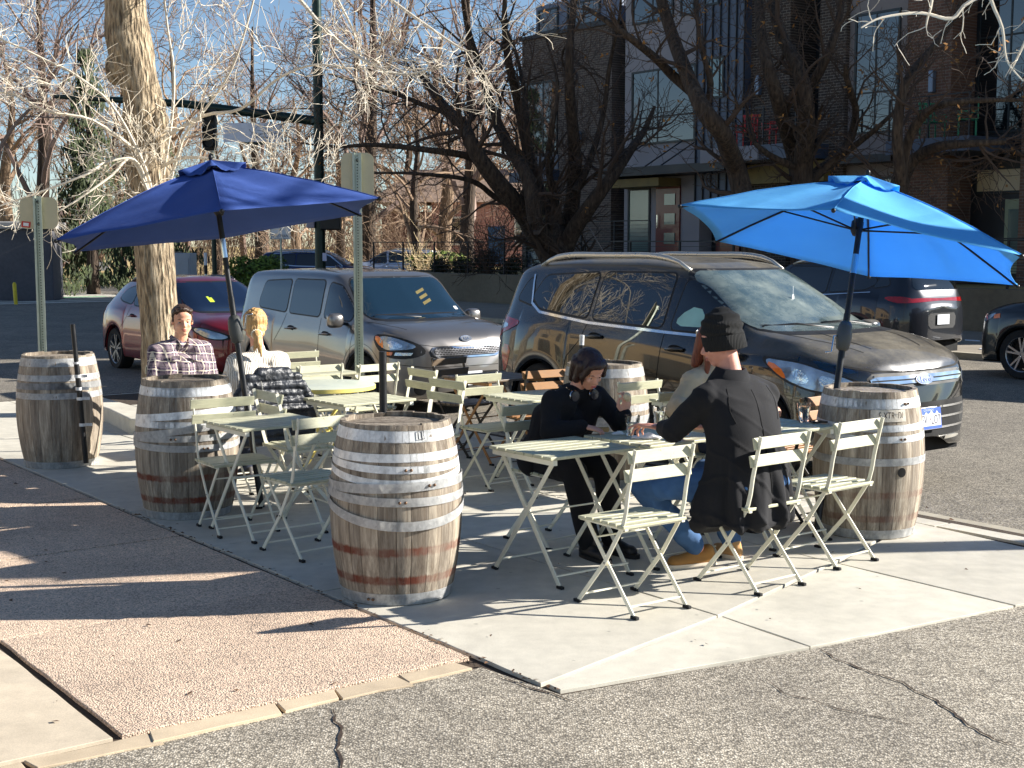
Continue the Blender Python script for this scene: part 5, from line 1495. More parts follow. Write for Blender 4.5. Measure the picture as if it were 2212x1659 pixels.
for i, (x, Y, k) in enumerate(spots):
    p = at(x, 560, Y); p.z = -.22 if Y > 56 else -.1
    where = ('left of the furrowed trunk' if x < 300 else 'behind the navy umbrella' if x < 640 else 'between the sign post and the wide dark tree' if x < 1000 else 'beside the brick tower')
    lab = 'bare %s park tree %s' % (['round-crowned','tall narrow','low spreading'][k], where)
    if i in (0, 1, 3): o = protos[k]; o.location = p; o.rotation_euler.z = i; o['label'] = lab
    else: o = dup(protos[k], p, rt.uniform(0, 6.28), lab, 'bare trees in the park', rt.uniform(.85, 1.2))
# --- evergreens
def needles(name, a, b):
    n = NT(name); rp = n.geo().outputs['Random Per Island']
    n.set('Base Color', n.ramp(rp, [(0, lin(a)), (1, lin(b))])); n.set('Roughness', .8); return n.m
def leaf_cloud(mb, r, c, rad_, n, size, fn=None):
    for _ in range(n):
        while True:
            v = Vector((r.uniform(-1,1), r.uniform(-1,1), r.uniform(-1,1)))
            if .25 < v.length < 1 and noise.noise(v*2.6+c*.3) > -.22: break
        p = c+Vector((v.x*rad_[0], v.y*rad_[1], v.z*rad_[2])); e = Vector((r.gauss(0,1), r.gauss(0,1), r.gauss(0,.7))).normalized()*size*r.uniform(.6,1.3); f = e.orthogonal().normalized()*size*.35
        mb.add([p-e, p+f, p+e, p-f], [(0,1,2,3)])
NEED1 = needles('spruce_needles', (30,40,22), (74,86,46)); NEED2 = needles('juniper_green', (40,62,20), (120,140,48)); NEED3 = needles('hedge_leaves', (20,28,14), (50,58,30))
def spruce(label, loc, H, seed):
    t = thing('evergreen_tree', label, 'tree', loc, 0, 'evergreens in the park'); r = random.Random(seed)
    MB().tube([(0,0,-.3),(0,0,H*.95)], [.28,.03], 10).build('trunk', BARK2, t)
    mb = MB()
    for k in range(int(H*14)):
        q = r.uniform(.08, 1); z = H*q; R0 = (1-q)*H*.26+.25; az = r.uniform(0, 2*PI); L = R0*r.uniform(.6,1.1)
        n = int(26*L)+8
        for _ in range(n):
            s = r.uniform(.1, 1); p = Vector((math.cos(az)*L*s, math.sin(az)*L*s, z-.35*L*s*s-r.uniform(0,.35)))+Vector((r.gauss(0,.09), r.gauss(0,.09), r.gauss(0,.07)))
            e = Vector((r.gauss(0,.4), r.gauss(0,.4), -1)).normalized()*.16*r.uniform(.6,1.4); f = e.orthogonal().normalized()*.035
            mb.add([p-e, p+f, p+e, p-f], [(0,1,2,3)])
    mb.build('crown', NEED1, t); return t
p = at(200,560,52); spruce('dark olive drooping evergreen behind the tip of the navy umbrella', (p.x, p.y, -.2), 9.5, 3)
p = at(330,560,48); spruce('dark evergreen hidden mostly behind the furrowed trunk', (p.x, p.y, -.2), 8.0, 4)
p = at(1130,560,95); spruce('distant evergreen beside the brick tower', (p.x, p.y, -.2), 11, 6)
def bush(label, loc, rad_, n, size, mat, seed, cat='bush', group='bushes'):
    t = thing('bush', label, cat, loc, 0, group); r = random.Random(seed); mb = MB()
    for k in range(6):
        c = Vector((r.uniform(-.5,.5)*rad_[0], r.uniform(-.5,.5)*rad_[1], rad_[2]*r.uniform(.5,1.1)))
        leaf_cloud(mb, r, c, (rad_[0]*.62, rad_[1]*.62, rad_[2]*.62), n//6, size)
    mb.build('foliage', mat, t); m2 = MB()
    for k in range(7): grow(m2, r, Vector((0,0,-.1)), Vector((r.gauss(0,.5), r.gauss(0,.5), 1)), rad_[2]*1.2, .03, 1, 2, minr=.008)
    m2.build('stems', TWIG2, t); return t
p = at(548,560,46); bush('bright yellow green juniper bush under the bikes and pedestrians sign', (p.x, p.y, -.2), (1.15,1.0,1.05), 5200, .10, NEED2, 1)
p = at(925,560,58); bush('low green juniper in front of the pink house', (p.x, p.y, .8), (1.6,1.0,.45), 2600, .10, NEED2, 2)
for i, (x, b_, s, lab) in enumerate([(1000,25.7,.45,'small clipped dark bush behind the railing, leftmost'),(1052,25.6,.62,'larger dark bush behind the railing'),(1105,25.6,.5,'dark bush behind the railing beside the wide dark tree'),(955,25.8,.4,'lowest dark bush at the far end of the railing')]):
    q = ((x-1106)/F_PX); Yb = b_/(.797*q+.603); bush(lab, (q*Yb, Yb, .8), (s,s,s*.9), 1500, .05, NEED3, 10+i)
def dry_shrub(label, x, Y, H, seed, z=-.2, mat=None):
    p = at(x, 560, Y); t = thing('dry_shrub', label, 'shrub', (p.x, p.y, z), 0, 'leafless shrubs'); r = random.Random(seed); mb = MB()
    for k in range(26): grow(mb, r, Vector((r.gauss(0,.3), r.gauss(0,.3), 0)), Vector((r.gauss(0,.45), r.gauss(0,.45), 1)), H*r.uniform(.6,1.1), .02, 1, 3, wig=.2, up=.02, nch=(2,4), minr=.008)
    mb.build('stems', mat or TWIG3, t)
STRAW = M('straw_grass', (214,192,150), .9, 0, .2, 2)
dry_shrub('pale straw coloured shrub behind the silver hatchback roof', 905, 52, 1.8, 1, mat=STRAW)
dry_shrub('leafless brown shrub behind the railing', 1060, 43, 1.5, 2, .8, TWIG2)
dry_shrub('tangled leafless shrub right of the blonde woman, far off', 640, 56, 3.2, 3)
dry_shrub('tangled leafless shrub beside the grey cabinet', 430, 60, 3.0, 4)
dry_shrub('tall leafless shrub behind the wagon', 820, 66, 4.0, 5)
dry_shrub('leafless shrub left of the pink house', 880, 70, 4.5, 6)
# far wood closing the horizon
mb = MB(); r = random.Random(5)
for i in range(15000):
    x = r.uniform(-70, 30); Y = r.uniform(100, 135); z = abs(r.gauss(0, 1))*3.6
    if z > 12: continue
    h = r.uniform(.4, 1.5); dx = r.gauss(0, .35); w_ = r.uniform(.02, .055)
    mb.add([(x-w_, Y, z), (x+w_, Y, z), (x+dx, Y+r.gauss(0,.2), z+h)], [(0,1,2)])
for i in range(60):
    x = r.uniform(-70, 30); Y = r.uniform(98, 130); mb.tube([(x,Y,-.3),(x+r.gauss(0,.4),Y,6)], [.28,.12], 6)
tag(mb.build('distant_woods', M('distant_twigs', (118,98,88), 1, 0, .3, .1)), 'hazy brown band of leafless woods along the far edge of the park', 'woods', kind='stuff')
# ------------------------------------------------------------------ townhouses across the street
def mat_brick(name, a, b, mortar=(120,110,100), sc=1.0):
    n = NT(name); co = n.coord('Object'); t = n.new('ShaderNodeTexBrick')
    # bricks run along local x and up z: swing z into the texture's y
    m = n.mapping(co, (1,1,1), (PI/2, 0, 0)); n.link(m, t.inputs['Vector'])
    t.inputs['Color1'].default_value = lin(a); t.inputs['Color2'].default_value = lin(b); t.inputs['Mortar'].default_value = lin(mortar)
    t.inputs['Scale'].default_value = 1.0; t.inputs['Brick Width'].default_value = .215*sc; t.inputs['Row Height'].default_value = .075*sc; t.inputs['Mortar Size'].default_value = .008
    f = n.noise(co, 1.2, 6)
    n.set('Base Color', n.mix(1.0, t.outputs['Color'], n.ramp(f, [(.3, g3(.78)), (.7, g3(1.15))]), 'MULTIPLY')); n.set('Roughness', .9)
    n.bump(t.outputs['Fac'], -.4, .01)
    return n.m
BR_D = mat_brick('dark_brown_brick', (70,58,50), (52,44,40)); BR_B = mat_brick('brown_brick', (118,84,66), (96,68,56)); BR_T = mat_brick('taupe_brick', (92,80,74), (76,66,62))
BR_P = mat_brick('pink_brick', (196,140,124), (176,118,104), (190,170,160))
STUC_W = M('white_stucco', (146,142,146), .9, 0, .06, 2, .3, 60, .01); STUC_G = M('grey_stucco', (132,124,122), .9, 0, .08, 2, .3, 60, .01)
METAL_B = M('blue_grey_metal_siding', (70,80,98), .45, .3, .1, 1.5); METAL_D = M('charcoal_metal', (44,46,50), .45, .4, .1, 2)
WFRAME = M('dark_window_frame', (32,40,44), .4, .3, .05); DOORR = M('dark_red_door', (104,30,24), .45, 0, .1, 3, coat=.4)
WGL = mat_glass('house_window_glass', (18,26,30), .02, 0, 1.0); GL_T = mat_glass('pale_teal_glass', (84,108,106), .12)
TIMB = M('timber_soffit', (120,104,62), .7, 0, .2, 3)
BF = 29.2
def townhouse(name, label, a0): return thing(name, label, 'townhouse', W(a0, BF), ROT, 'row of townhouses across the street')
def wall_box(t, x0, x1, z0, z1, y0, y1, mat, name='wall', parent=None, bevel=0):
    return MB().box(((x0+x1)/2, (y0+y1)/2, (z0+z1)/2), (x1-x0, y1-y0, z1-z0)).build(name, mat, parent or t, bevel=bevel)
def window(t, x0, x1, z0, z1, y, mull=(), cross=(), glass=None, fr=.06, proud=.05, frame=None):
    "frame on the face y (front is -y)"
    f = MB()
    for a, b, c, d in ((x0,x1,z0,z0+fr),(x0,x1,z1-fr,z1),(x0,x0+fr,z0+fr,z1-fr),(x1-fr,x1,z0+fr,z1-fr)): f.box(((a+b)/2, y-proud/2, (c+d)/2), (b-a, proud, d-c))
    for m in mull: f.box((x0+(x1-x0)*m, y-proud*.4, (z0+z1)/2), (fr*.8, proud*.6, z1-z0-2*fr))
    for m in cross: f.box(((x0+x1)/2, y-proud*.42, z0+(z1-z0)*m), (x1-x0-2*fr, proud*.5, fr*.8))
    w_ = f.build('window', frame or WFRAME, t)
    MB().box(((x0+x1)/2, y-.012, (z0+z1)/2), (x1-x0-2*fr, .02, z1-z0-2*fr)).build('pane', glass or WGL, w_)
    return w_
def rail_mesh(mb, p0, p1, h=1.0, n=8, post=.04, sp=1.6):
    p0, p1 = Vector(p0), Vector(p1); L = (p1-p0).length; k = max(1, int(L/sp)); d = (p1-p0)/k
    for i in range(k+1): mb.bar(p0+d*i, p0+d*i+Vector((0,0,h)), post, post, (0,1,0))
    mb.bar(p0+Vector((0,0,h+.012)), p1+Vector((0,0,h+.012)), .05, .03)
    for j in range(1, n): mb.bar(p0+Vector((0,0,h*j/n)), p1+Vector((0,0,h*j/n)), .012, .012)
TOPZ = 10.3
# tower at the left end, taupe brick with a tall corner window
t = townhouse('townhouse', 'taupe brick townhouse end with a tall corner window, behind the wide dark tree', -38.0)
wall_box(t, 0, 4.75, .8, 8.9, 0, 7.5, BR_T); wall_box(t, .15, 4.6, 8.9, 10.1, .5, 3.0, M('blue_grey_panel', (96,108,130), .6, .1, .1, 1), 'upper_wall')
wall_box(t, -.08, 4.83, 8.9, 9.02, -.08, 7.6, METAL_D, 'roof_edge')
window(t, .25, 2.0, 4.9, 7.4, 0, (.55,), (.5,), glass=WGL); wall_box(t, -.3, 2.1, 4.0, 4.35, -.35, .2, METAL_B, 'canopy'); window(t, .25, 2.0, .95, 3.95, 0, (.5,), (.6,)); wall_box(t, .2, 2.05, 4.4, 4.88, -.04, .1, METAL_B, 'spandrel')
window(t, 1.9, 3.6, 9.15, 9.95, .5, (.5,)); window(t, .3, 1.4, 9.15, 9.95, .5)
MB().lathe([(.11,0),(.13,.05),(.13,.35),(.05,.4)], 14, (3.25,-.16,5.2)).build('wall_lamp', M('galvanised_lamp', (110,122,140), .4, .6, .1), t)
wall_box(t, 4.35, 5.4, .8, TOPZ-2, .9, 7.5, METAL_D, 'recess_wall')
# white stucco bay
t = townhouse('townhouse', 'white stucco townhouse bay with a metal canopy over a dark red door', -32.6)
wall_box(t, 0, 3.4, .8, TOPZ, .0, 7.5, STUC_W)
window(t, .35, 3.2, 4.95, 7.25, 0, (.42,), (.36,)); window(t, .35, 2.2, 8.7, 10.1, 0, (.5,)); window(t, 2.5, 3.1, 8.7, 10.1, 0)
ca = wall_box(t, .05, 5.6, 3.92, 4.18, -1.25, -.02, METAL_D, 'canopy')
for x in (.5, 2.2, 2.9): MB().tube([(x,-1.15,4.18),(x+.5,-.02,5.0)], .022, 6).build('tie_rod', METAL_D, ca)
wall_box(t, .1, 2.6, 3.6, 3.85, -.95, -.01, TIMB, 'soffit')
window(t, .22, 1.25, 1.55, 3.6, 0, glass=GL_T)
d = wall_box(t, 1.55, 2.6, 1.5, 3.65, -.06, .0, DOORR, 'door')
for z in (1.85, 2.45, 3.05): wall_box(t, 1.95, 2.42, z, z+.34, -.085, -.061, GL_T, 'door_pane', d)
MB().bar((1.68,-.12,2.35), (1.68,-.12,2.75), .03, .03).build('handle', M_CHROME, d)
wall_box(t, -.05, 6.2, .8, 1.48, -1.8, -.02, STUC_G, 'stoop')
mb = MB(); rail_mesh(mb, (-.05,-1.75,1.48), (3.1,-1.75,1.48), 1.05, 9, .045, 1.05); mb.build('railing', METAL_D, t)
# blue metal bay
t = townhouse('townhouse', 'blue grey standing seam metal townhouse bay between white stucco and dark brick', -29.15)
wall_box(t, 0, 1.95, 3.0, TOPZ, -.25, 7.5, METAL_B); wall_box(t, 0, 1.95, 1.48, 3.0, .5, 7.5, METAL_D, 'entry_wall')
mb = MB()
for k in range(7): mb.box((.02+k*.318, -.275, 6.65), (.03,.045,7.2))
mb.build('seam', METAL_D, t)
window(t, .5, 1.15, 6.1, 7.3, -.25, glass=GL_T); window(t, .3, .9, 8.8, 10, -.25)
d = wall_box(t, .25, 1.2, 1.5, 3.5, .42, .5, DOORR, 'door'); wall_box(t, .5, .95, 2.0, 2.4, .39, .415, GL_T, 'door_pane', d); wall_box(t, .45, .98, 2.85, 3.3, .39, .415, WGL, 'door_pane', d)
# dark brick bay with balcony and red chairs
t = townhouse('townhouse', 'dark brick townhouse with a white fronted balcony holding red chairs', -27.2)
wall_box(t, 0, 1.45, 1.0, TOPZ, 0, 7.5, BR_D); wall_box(t, 1.45, 2.5, 1.0, TOPZ, 1.1, 7.5, METAL_D, 'recess_wall'); wall_box(t, 2.5, 3.4, 1.0, TOPZ, 0, 7.5, BR_D, 'pier')
window(t, 1.55, 2.4, 4.9, 7.2, 1.1, (.5,)); window(t, 1.55, 2.4, 8.3, 10.0, 1.1, (.5,)); window(t, 1.5, 2.45, 1.9, 3.6, 1.1)
bal = wall_box(t, -.7, 1.5, 4.15, 4.55, -1.3, -.02, STUC_W, 'balcony'); wall_box(t, 1.52, 2.9, 4.15, 4.55, -1.25, 1.0, METAL_B, 'balcony_side', bal); wall_box(t, -.1, 3.0, 3.55, 4.1, -.3, -.02, TIMB, 'soffit', bal)
mb = MB(); rail_mesh(mb, (-.65,-1.25,4.55), (2.8,-1.25,4.55), 1.0, 8, .04, 1.1); mb.build('railing', METAL_D, t)
MB().box((.35,-.08,6.35), (.16,.15,.55)).build('wall_lamp', M('galvanised_lamp'), t, bevel=.02)
MB().box((-.9,-.08,2.8), (.12,.15,.55)).build('wall_lamp', M('galvanised_lamp'), t, bevel=.02)
REDP = M('red_plastic', (190,20,30), .4, 0, .1, 4)
def balcony_chair(label, x, y, z, rz, base, mat):
    c = thing('balcony_chair', label, 'chair', base.matrix_basis @ Vector((x, y, z)), ROT+rz, 'chairs on the balconies')
    MB().box((0,0,.43), (.5,.48,.03)).build('seat', mat, c, bevel=.01); mb = MB()
    for k in range(5): mb.box((-.2+k*.1, .24, .68), (.05,.02,.44))
    mb.box((0,.24,.91), (.5,.03,.06)).build('backrest', mat, c)
    for s in (-1,1):
        for q in (-1,1): MB().bar((s*.22,q*.2,0),(s*.22,q*.2,.43),.03,.03,(0,1,0)).build('leg', mat, c)
        MB().box((s*.25,0,.62), (.04,.46,.025)).bar((s*.25,-.2,.43),(s*.25,-.2,.61),.03,.03,(0,1,0)).build('armrest', mat, c)
bt = t
balcony_chair('left red chair on the white fronted balcony', .55, -.7, 4.552, .3, bt, REDP)
balcony_chair('right red chair on the white fronted balcony', 1.55, -.75, 4.552, -.4, bt, REDP)
TOPZ = 13.2  # unseen upper walls made taller from here on, to shade the street trees
# grey stucco bay with tall window
t = townhouse('townhouse', 'grey stucco townhouse bay with a tall two-part window above the umbrella peak', -23.8)
wall_box(t, 0, 1.95, 1.0, TOPZ, .15, 7.5, STUC_G)
window(t, .2, 1.65, 4.75, 7.9, .15, (.48,), (.34,)); window(t, .3, 1.6, 8.8, 10.1, .15, (.5,)); window(t, .3, 1.6, 1.4, 3.6, .15, (.5,))
wall_box(t, -.1, 2.0, 3.95, 4.15, -.6, .13, METAL_D, 'canopy')
# brown brick bays, wide windows and balcony with green chairs
t = townhouse('townhouse', 'brown brick townhouse at the right with deep dark window bays and a balcony', -21.85)
wall_box(t, 0, 1.35, .8, TOPZ, 0, 7.5, BR_B); wall_box(t, 1.35, 3.35, .8, TOPZ, 1.0, 7.5, METAL_D, 'recess_wall'); wall_box(t, 3.35, 4.4, .8, TOPZ, 0, 7.5, BR_B, 'pier'); wall_box(t, 4.4, 12.6, .8, TOPZ, .7, 7.5, BR_B, 'side_wall')
window(t, 1.42, 3.28, 4.6, 7.9, 1.0, (.5,), (.72,)); window(t, 1.42, 3.28, 8.7, 10.1, 1.0, (.5,))
window(t, 1.5, 3.2, 3.1, 3.75, .96, (), glass=mat_glass('warm_transom', (190,170,130), .3))
MB().box((.85,-.08,5.9), (.14,.15,.55)).build('wall_lamp', M('galvanised_lamp'), t, bevel=.02); MB().box((3.75,-.08,2.75), (.14,.15,.55)).build('wall_lamp', M('galvanised_lamp'), t, bevel=.02)
d = wall_box(t, 2.4, 3.15, 1.1, 2.95, .9, .98, M('pale_green_door', (150,160,130), .5), 'door'); wall_box(t, 2.52, 3.0, 1.5, 2.7, .86, .895, GL_T, 'door_pane', d)
bal = wall_box(t, .35, 2.75, 4.05, 4.4, -1.2, .95, METAL_B, 'balcony'); mb = MB(); rail_mesh(mb, (.4,-1.15,4.4), (2.7,-1.15,4.4), 1.0, 9, .04, 1.1); mb.build('railing', METAL_D, bal)
GRP = M('green_plastic', (20,120,84), .4, 0, .1, 4)
balcony_chair('left green chair on the brown brick balcony', 1.2, -.5, 4.402, 1.2, t, GRP)
balcony_chair('right green chair on the brown brick balcony', 2.2, -.5, 4.402, -1.0, t, GRP)
for k in range(3): window(t, 5.2+k*2.5, 6.8+k*2.5, 4.9, 7.2, .7, (.5,)); window(t, 5.2+k*2.5, 6.8+k*2.5, 1.4, 3.6, .7, (.5,))
mb = MB(); rail_mesh(mb, (3.9,-1.8,.95), (8.5,-1.8,.95), 1.0, 9, .04, 1.5); mb.build('railing', METAL_D, t)

# retaining wall and railing along the far pavement
t = thing('retaining_wall', 'low concrete retaining wall behind the far pavement', 'wall', W(-41.2, 24.75), ROT)
MB().box((15.6, .17, .36), (31.2, .3, 1.1)).build('wall', mat_concrete('wall_concrete', (128,118,100)), t, bevel=.01); MB().box((.15, 9.5, .36), (.3, 18.2, 1.1)).build('wall_return', bpy.data.materials['wall_concrete'], t)
mb = MB(); rail_mesh(mb, (.15,.17,.9), (31,.17,.9), 1.0, 8, .045, 1.9); rf = thing('railing', 'thin dark metal railing on top of the retaining wall', 'railing', W(-41.2, 24.75), ROT); mb.build('rails', METAL_D, rf)

# pink brick house beyond
p = at(1050, 560, 76)
t = thing('house', 'pink brick bungalow seen beyond the railing, between tree trunks', 'house', (p.x, 76, .8), R(-6))
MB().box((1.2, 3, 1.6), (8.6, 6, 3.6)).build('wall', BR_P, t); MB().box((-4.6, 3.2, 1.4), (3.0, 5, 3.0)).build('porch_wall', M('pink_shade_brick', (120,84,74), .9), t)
MB().add([(-6.6,-.5,3.4),(6,-.5,3.4),(6,6.5,3.4),(-6.6,6.5,3.4),(-4.8,3,5.4),(4.2,3,5.4)], [(0,1,5,4),(1,2,5),(2,3,4,5),(3,0,4),(0,3,2,1)]).build('roof', M('roof_shingle', (150,128,112), .9, 0, .2, 3), t)
WH = M('white_window_frame', (226,222,210), .6)
for x0 in (-2.2, 1.6, 4.3): window(t, x0, x0+1.3, 1.0, 2.6, 0, (), (.5,), fr=.10, frame=WH)
window(t, -4.6, -3.9, .8, 2.5, .7, frame=WH)
d = MB().box((.6,-.05,1.0), (.95,.1,2.1)).build('door', M('teal_door', (40,80,120), .5), t)
MB().box((2.2,3,5.6), (.7,.7,1.2)).build('chimney', BR_P, t)

# dark stone gateway pier at the far left
p = at(45, 600, 47)
t = thing('stone_pier', 'large dark stone pier in shade at the left edge behind the sign', 'pier', (p.x, 47, -.2), R(10))
ST = mat_concrete('dark_stone', (92,92,98)); MB().box((-.2,0,1.2), (2.9,2.2,2.7)).build('shaft', ST, t, bevel=.04); MB().box((-.2,0,2.68), (3.2,2.5,.26)).build('cap', M('stone_cap', (150,148,146), .9, 0, .1, 3), t, bevel=.04); MB().box((-.2,0,-.02), (3.2,2.5,.3)).build('plinth', ST, t, bevel=.04)

# sunlit tan building on the left, outside the picture: the cars mirror it
TAN = M('tan_stucco', (176,150,112), .9, 0, .08, 1.5)
t = thing('corner_building', 'tan stucco shop building outside the left edge, mirrored in the car windows', 'building', (-19.5, 8, 0), 0)
MB().box((-3, 4.5, 3.4), (6, 13, 6.8)).build('wall', TAN, t); MB().box((-3,4.5,6.9), (6.3,13.3,.3)).build('roof_edge', METAL_D, t)
for k in range(4):
    f = MB().box((.02,-.4+k*3.1,1.7), (.1,2.2,2.6)).build('window', WFRAME, t); MB().box((.08,-.4+k*3.1,1.7), (.04,1.9,2.3)).build('pane', WGL, f)
    f = MB().box((.02,-.4+k*3.1,4.9), (.1,1.5,1.5)).build('window', WFRAME, t); MB().box((.08,-.4+k*3.1,4.9), (.04,1.2,1.2)).build('pane', WGL, f)
# ------------------------------------------------------------------ signs, signal, park furniture
GREENP = M('signal_green_paint', (20,44,38), .4, .3, .08); SIGNB = M('sign_back_aluminium', (190,180,150), .5, .35, .08, 6)
GPOST = M('galvanised_post', (176,184,170), .45, .6, .12, 14)
def sign_post(label, X, Y, ztop, w, h, zc, rot=0, sticker=False):
    t = thing('sign_post', label, 'sign', (X, Y, 0), rot, 'street signs seen from behind')
    mb = MB()
    mb.box((0,0,ztop/2), (.044,.004,ztop)).box((-.022,-.012,ztop/2), (.004,.026,ztop)).box((.022,-.012,ztop/2), (.004,.026,ztop)).box((-.031,-.025,ztop/2), (.018,.004,ztop)).box((.031,-.025,ztop/2), (.018,.004,ztop))
    po = mb.build('post', GPOST, t)
    m = MB(); z = .35
    while z < ztop-.02:
        m.lathe([(0,-.0023),(.0055,-.0023)], 8, (0,0,z), 'y'); z += .0254
    ho = m.build('post_holes', M_UNDER, po)
    poly = poly_smooth([(-w/2,-h/2),(w/2,-h/2),(w/2,h/2),(-w/2,h/2)], 2, .04)
    vs = [(x, .006, zc+z_) for x, z_ in poly]+[(x, .010, zc+z_) for x, z_ in poly]; n = len(poly)
    MB().add(vs, [tuple(range(n)), tuple(range(2*n-1, n-1, -1))]+[(i, (i+1) % n, (i+1) % n+n, i+n) for i in range(n)]).build('sign_panel', SIGNB, t)
    for z_ in (zc+h*.35, zc-h*.35): MB().lathe([(.009,-.03),(.009,-.022),(0,-.032)], 8, (0,.0,z_), 'y').build('bolt', M_BOLT, t)
    if sticker:
        MB().box((-w*.34,.004,zc-h*.36), (.085,.002,.055), (0,.1,0)).build('sticker', M('sticker_red', (190,60,50), .6), t); MB().box((-w*.34,.0025,zc-h*.36), (.05,.002,.03), (0,.1,0)).build('sticker_patch', M('sticker_white'), t)
    return t
sign_post('tall sign back on a perforated metal post in front of the silver hatchback', -1.385, 12.15, 2.64, .295, .46, 2.41)
sign_post('grey back of a wide sign panel with a small red sticker at the left edge', -4.41, 12.6, 2.27, .357, .292, 2.115, 0, True)
# traffic signal
Y = 34.0; s = F_PX/Y
p = at(692, 560, Y)
t = thing('traffic_signal', 'tall dark green traffic signal pole with a long arm reaching left', 'traffic signal', (p.x, Y, -.1), 0)
MB().tube([(0,0,0),(0,0,1),(0,0,9)], [.14,.135,.11], 20).build('pole', GREENP, t, smooth=40); MB().lathe([(.26,0),(.26,.25),(.18,.4)], 20).build('base', GREENP, t, smooth=40)
za = at(692, 262, Y).z+.1
arm0 = Vector((0,0,za)); arm1 = at(120, 208, Y+1.5)-Vector((p.x, Y, -.1))
MB().tube([arm0, arm0.lerp(arm1,.5)+Vector((0,0,.12)), arm1], [.12,.10,.06], 14).build('arm', GREENP, t, smooth=40)
MB().tube([(0,0,za-.05),(0,0,za+.05)], [.20,.20], 20).build('arm_clamp', GREENP, t, smooth=40)
def head(x, z, y=-.1, face=0, parent=t, lit=None):
    h = MB().box((x, y, z), (.34,.22,1.02)).build('signal_head', M('signal_black', (18,20,20), .5), parent, bevel=.03)
    for k in range(3):
        MB().lathe([(.12,-.14),(.135,-.30),(.125,-.30),(.11,-.14)], 16, (x, y+.02, z+.32-k*.32), 'y').build('visor', M('signal_black'), h, smooth=40)
    return h
q = at(455,282,Y)-Vector(t.location); head(q.x, q.z)
q = at(715,478,Y)-Vector(t.location); MB().box((q.x,-.05,q.z), (.50,.34,.44)).build('pedestrian_signal', M('signal_black'), t, bevel=.03)
q = at(676,477,Y)-Vector(t.location); MB().box((q.x-.05,-.05,q.z), (.20,.20,.36)).build('push_button_box', M('button_box', (150,145,160), .5), t, bevel=.02)
q = at(703,555,Y)-Vector(t.location); MB().box((q.x,-.16,q.z), (.10,.05,.20)).build('push_button_sign', M('pale_blue_sign', (190,196,225), .5), t)
a = at(550,288,Y)-Vector(t.location)
pn = MB().box((a.x,-.25,a.z), (1.45,.05,.46)).build('street_name_panel', M('white_sign_back', (214,220,232), .5), t); MB().box((a.x,-.285,a.z-.27), (.62,.02,.06)).build('panel_bracket', GREENP, pn)
for x in (a.x-.28, a.x+.42): MB().bar((x,-.24,a.z-.2), (x,-.05,za-.02), .05, .03).build('hanger', GREENP, pn)
q = at(455,215,Y)-Vector(t.location)
# bikes & pedestrians sign
Y = 41.0; p = at(607, 560, Y)
t = thing('sign', 'white sign reading bikes and pedestrians on a thin post under the navy umbrella edge', 'sign', (p.x, Y, -.15), 0)
zt = at(607, 462, Y).z+.15; zb = at(607, 517, Y).z+.15
MB().tube([(0,.03,0),(0,.03,zt)], .03, 8).build('post', GPOST, t)
pl = MB().box((0,0,(zt+zb)/2), (.62,.02,zt-zb)).build('panel', M_PLATEW, t, bevel=.004)
INK = M('sign_ink', (20,20,24), .6)
for s_, z, sz in (('BIKES', at(607,480,Y).z+.15, .145), ('&', at(607,495,Y).z+.15, .13), ('PEDESTRIANS', at(607,510,Y).z+.15, .125)):
    vs, fs = text_mesh(s_, sz, 0, squeeze=.72); MB().add([(v[0], -.0125, z+v[1]) for v in vs], fs).build('lettering', INK, pl)
mb = MB()
for a_, b_ in (((-.295,zb+.015),(.295,zb+.015)),((-.295,zb+.015),(-.295,zt-.02)),((.295,zb+.015),(.295,zt-.02))): mb.bar((a_[0],-.012,a_[1]),(b_[0],-.012,b_[1]),.012,.002,(0,1,0))
mb.build('border', INK, pl)
# grey cabinet, delineator, green pole, yellow bollard
p = at(401, 560, 40); t = thing('utility_cabinet', 'tall pale grey utility cabinet right of the furrowed trunk', 'cabinet', (p.x, 40, -.15), R(-12))
MB().box((0,0,.88), (.50,.45,1.7)).build('housing', M('cabinet_grey', (150,158,168), .5, .2, .08), t, bevel=.015); MB().box((-.33,.1,.9), (.18,.4,1.74)).build('side_case', M('cabinet_tan', (128,112,96), .6), t, bevel=.015); MB().box((0,-.24,.95), (.40,.02,1.3)).build('door', M('cabinet_grey'), t); MB().box((.14,-.26,.95), (.03,.03,.12)).build('handle', M_BOLT, t)
p = at(444, 560, 38); t = thing('delineator_post', 'slim white marker post with a black band beside the grey cabinet', 'post', (p.x, 38, -.15), 0)
MB().tube([(0,0,0),(0,0,1.75)], .045, 12).build('tube', M_PLATEW, t, smooth=40); MB().tube([(0,0,1.15),(0,0,1.4)], .048, 12).build('band', M_BLACK, t, smooth=40)
p = at(463, 560, 37); t = thing('lamp_pole', 'slim green pole behind the navy umbrella pole', 'pole', (p.x, 37, -.15), 0)
MB().tube([(0,0,0),(0,0,6)], [.07,.05], 14).build('shaft', GREENP, t, smooth=40); MB().lathe([(.13,0),(.12,.3),(.08,.4)], 14).build('base', GREENP, t, smooth=40)
p = at(31, 560, 43); t = thing('bollard', 'yellow bollard in front of the dark stone pier', 'bollard', (p.x, 43, -.15), 0)
MB().tube([(0,0,0),(-.03,0,.72),(-.03,0,.78)], [.06,.06,.03], 14).build('tube', M('bollard_yellow', (226,198,40), .5, 0, .1), t, smooth=40)
p = at(222, 560, 80); t = thing('park_sign', 'small white notice board far off in the sunny park', 'sign', (p.x, 80, -.2), R(8))
MB().box((0,0,.75), (.75,.04,.5)).build('panel', M_PLATEW, t); MB().box((-.3,.03,.4), (.05,.05,.8)).build('post', GPOST, t); MB().box((.3,.03,.4), (.05,.05,.8)).build('post', GPOST, t)
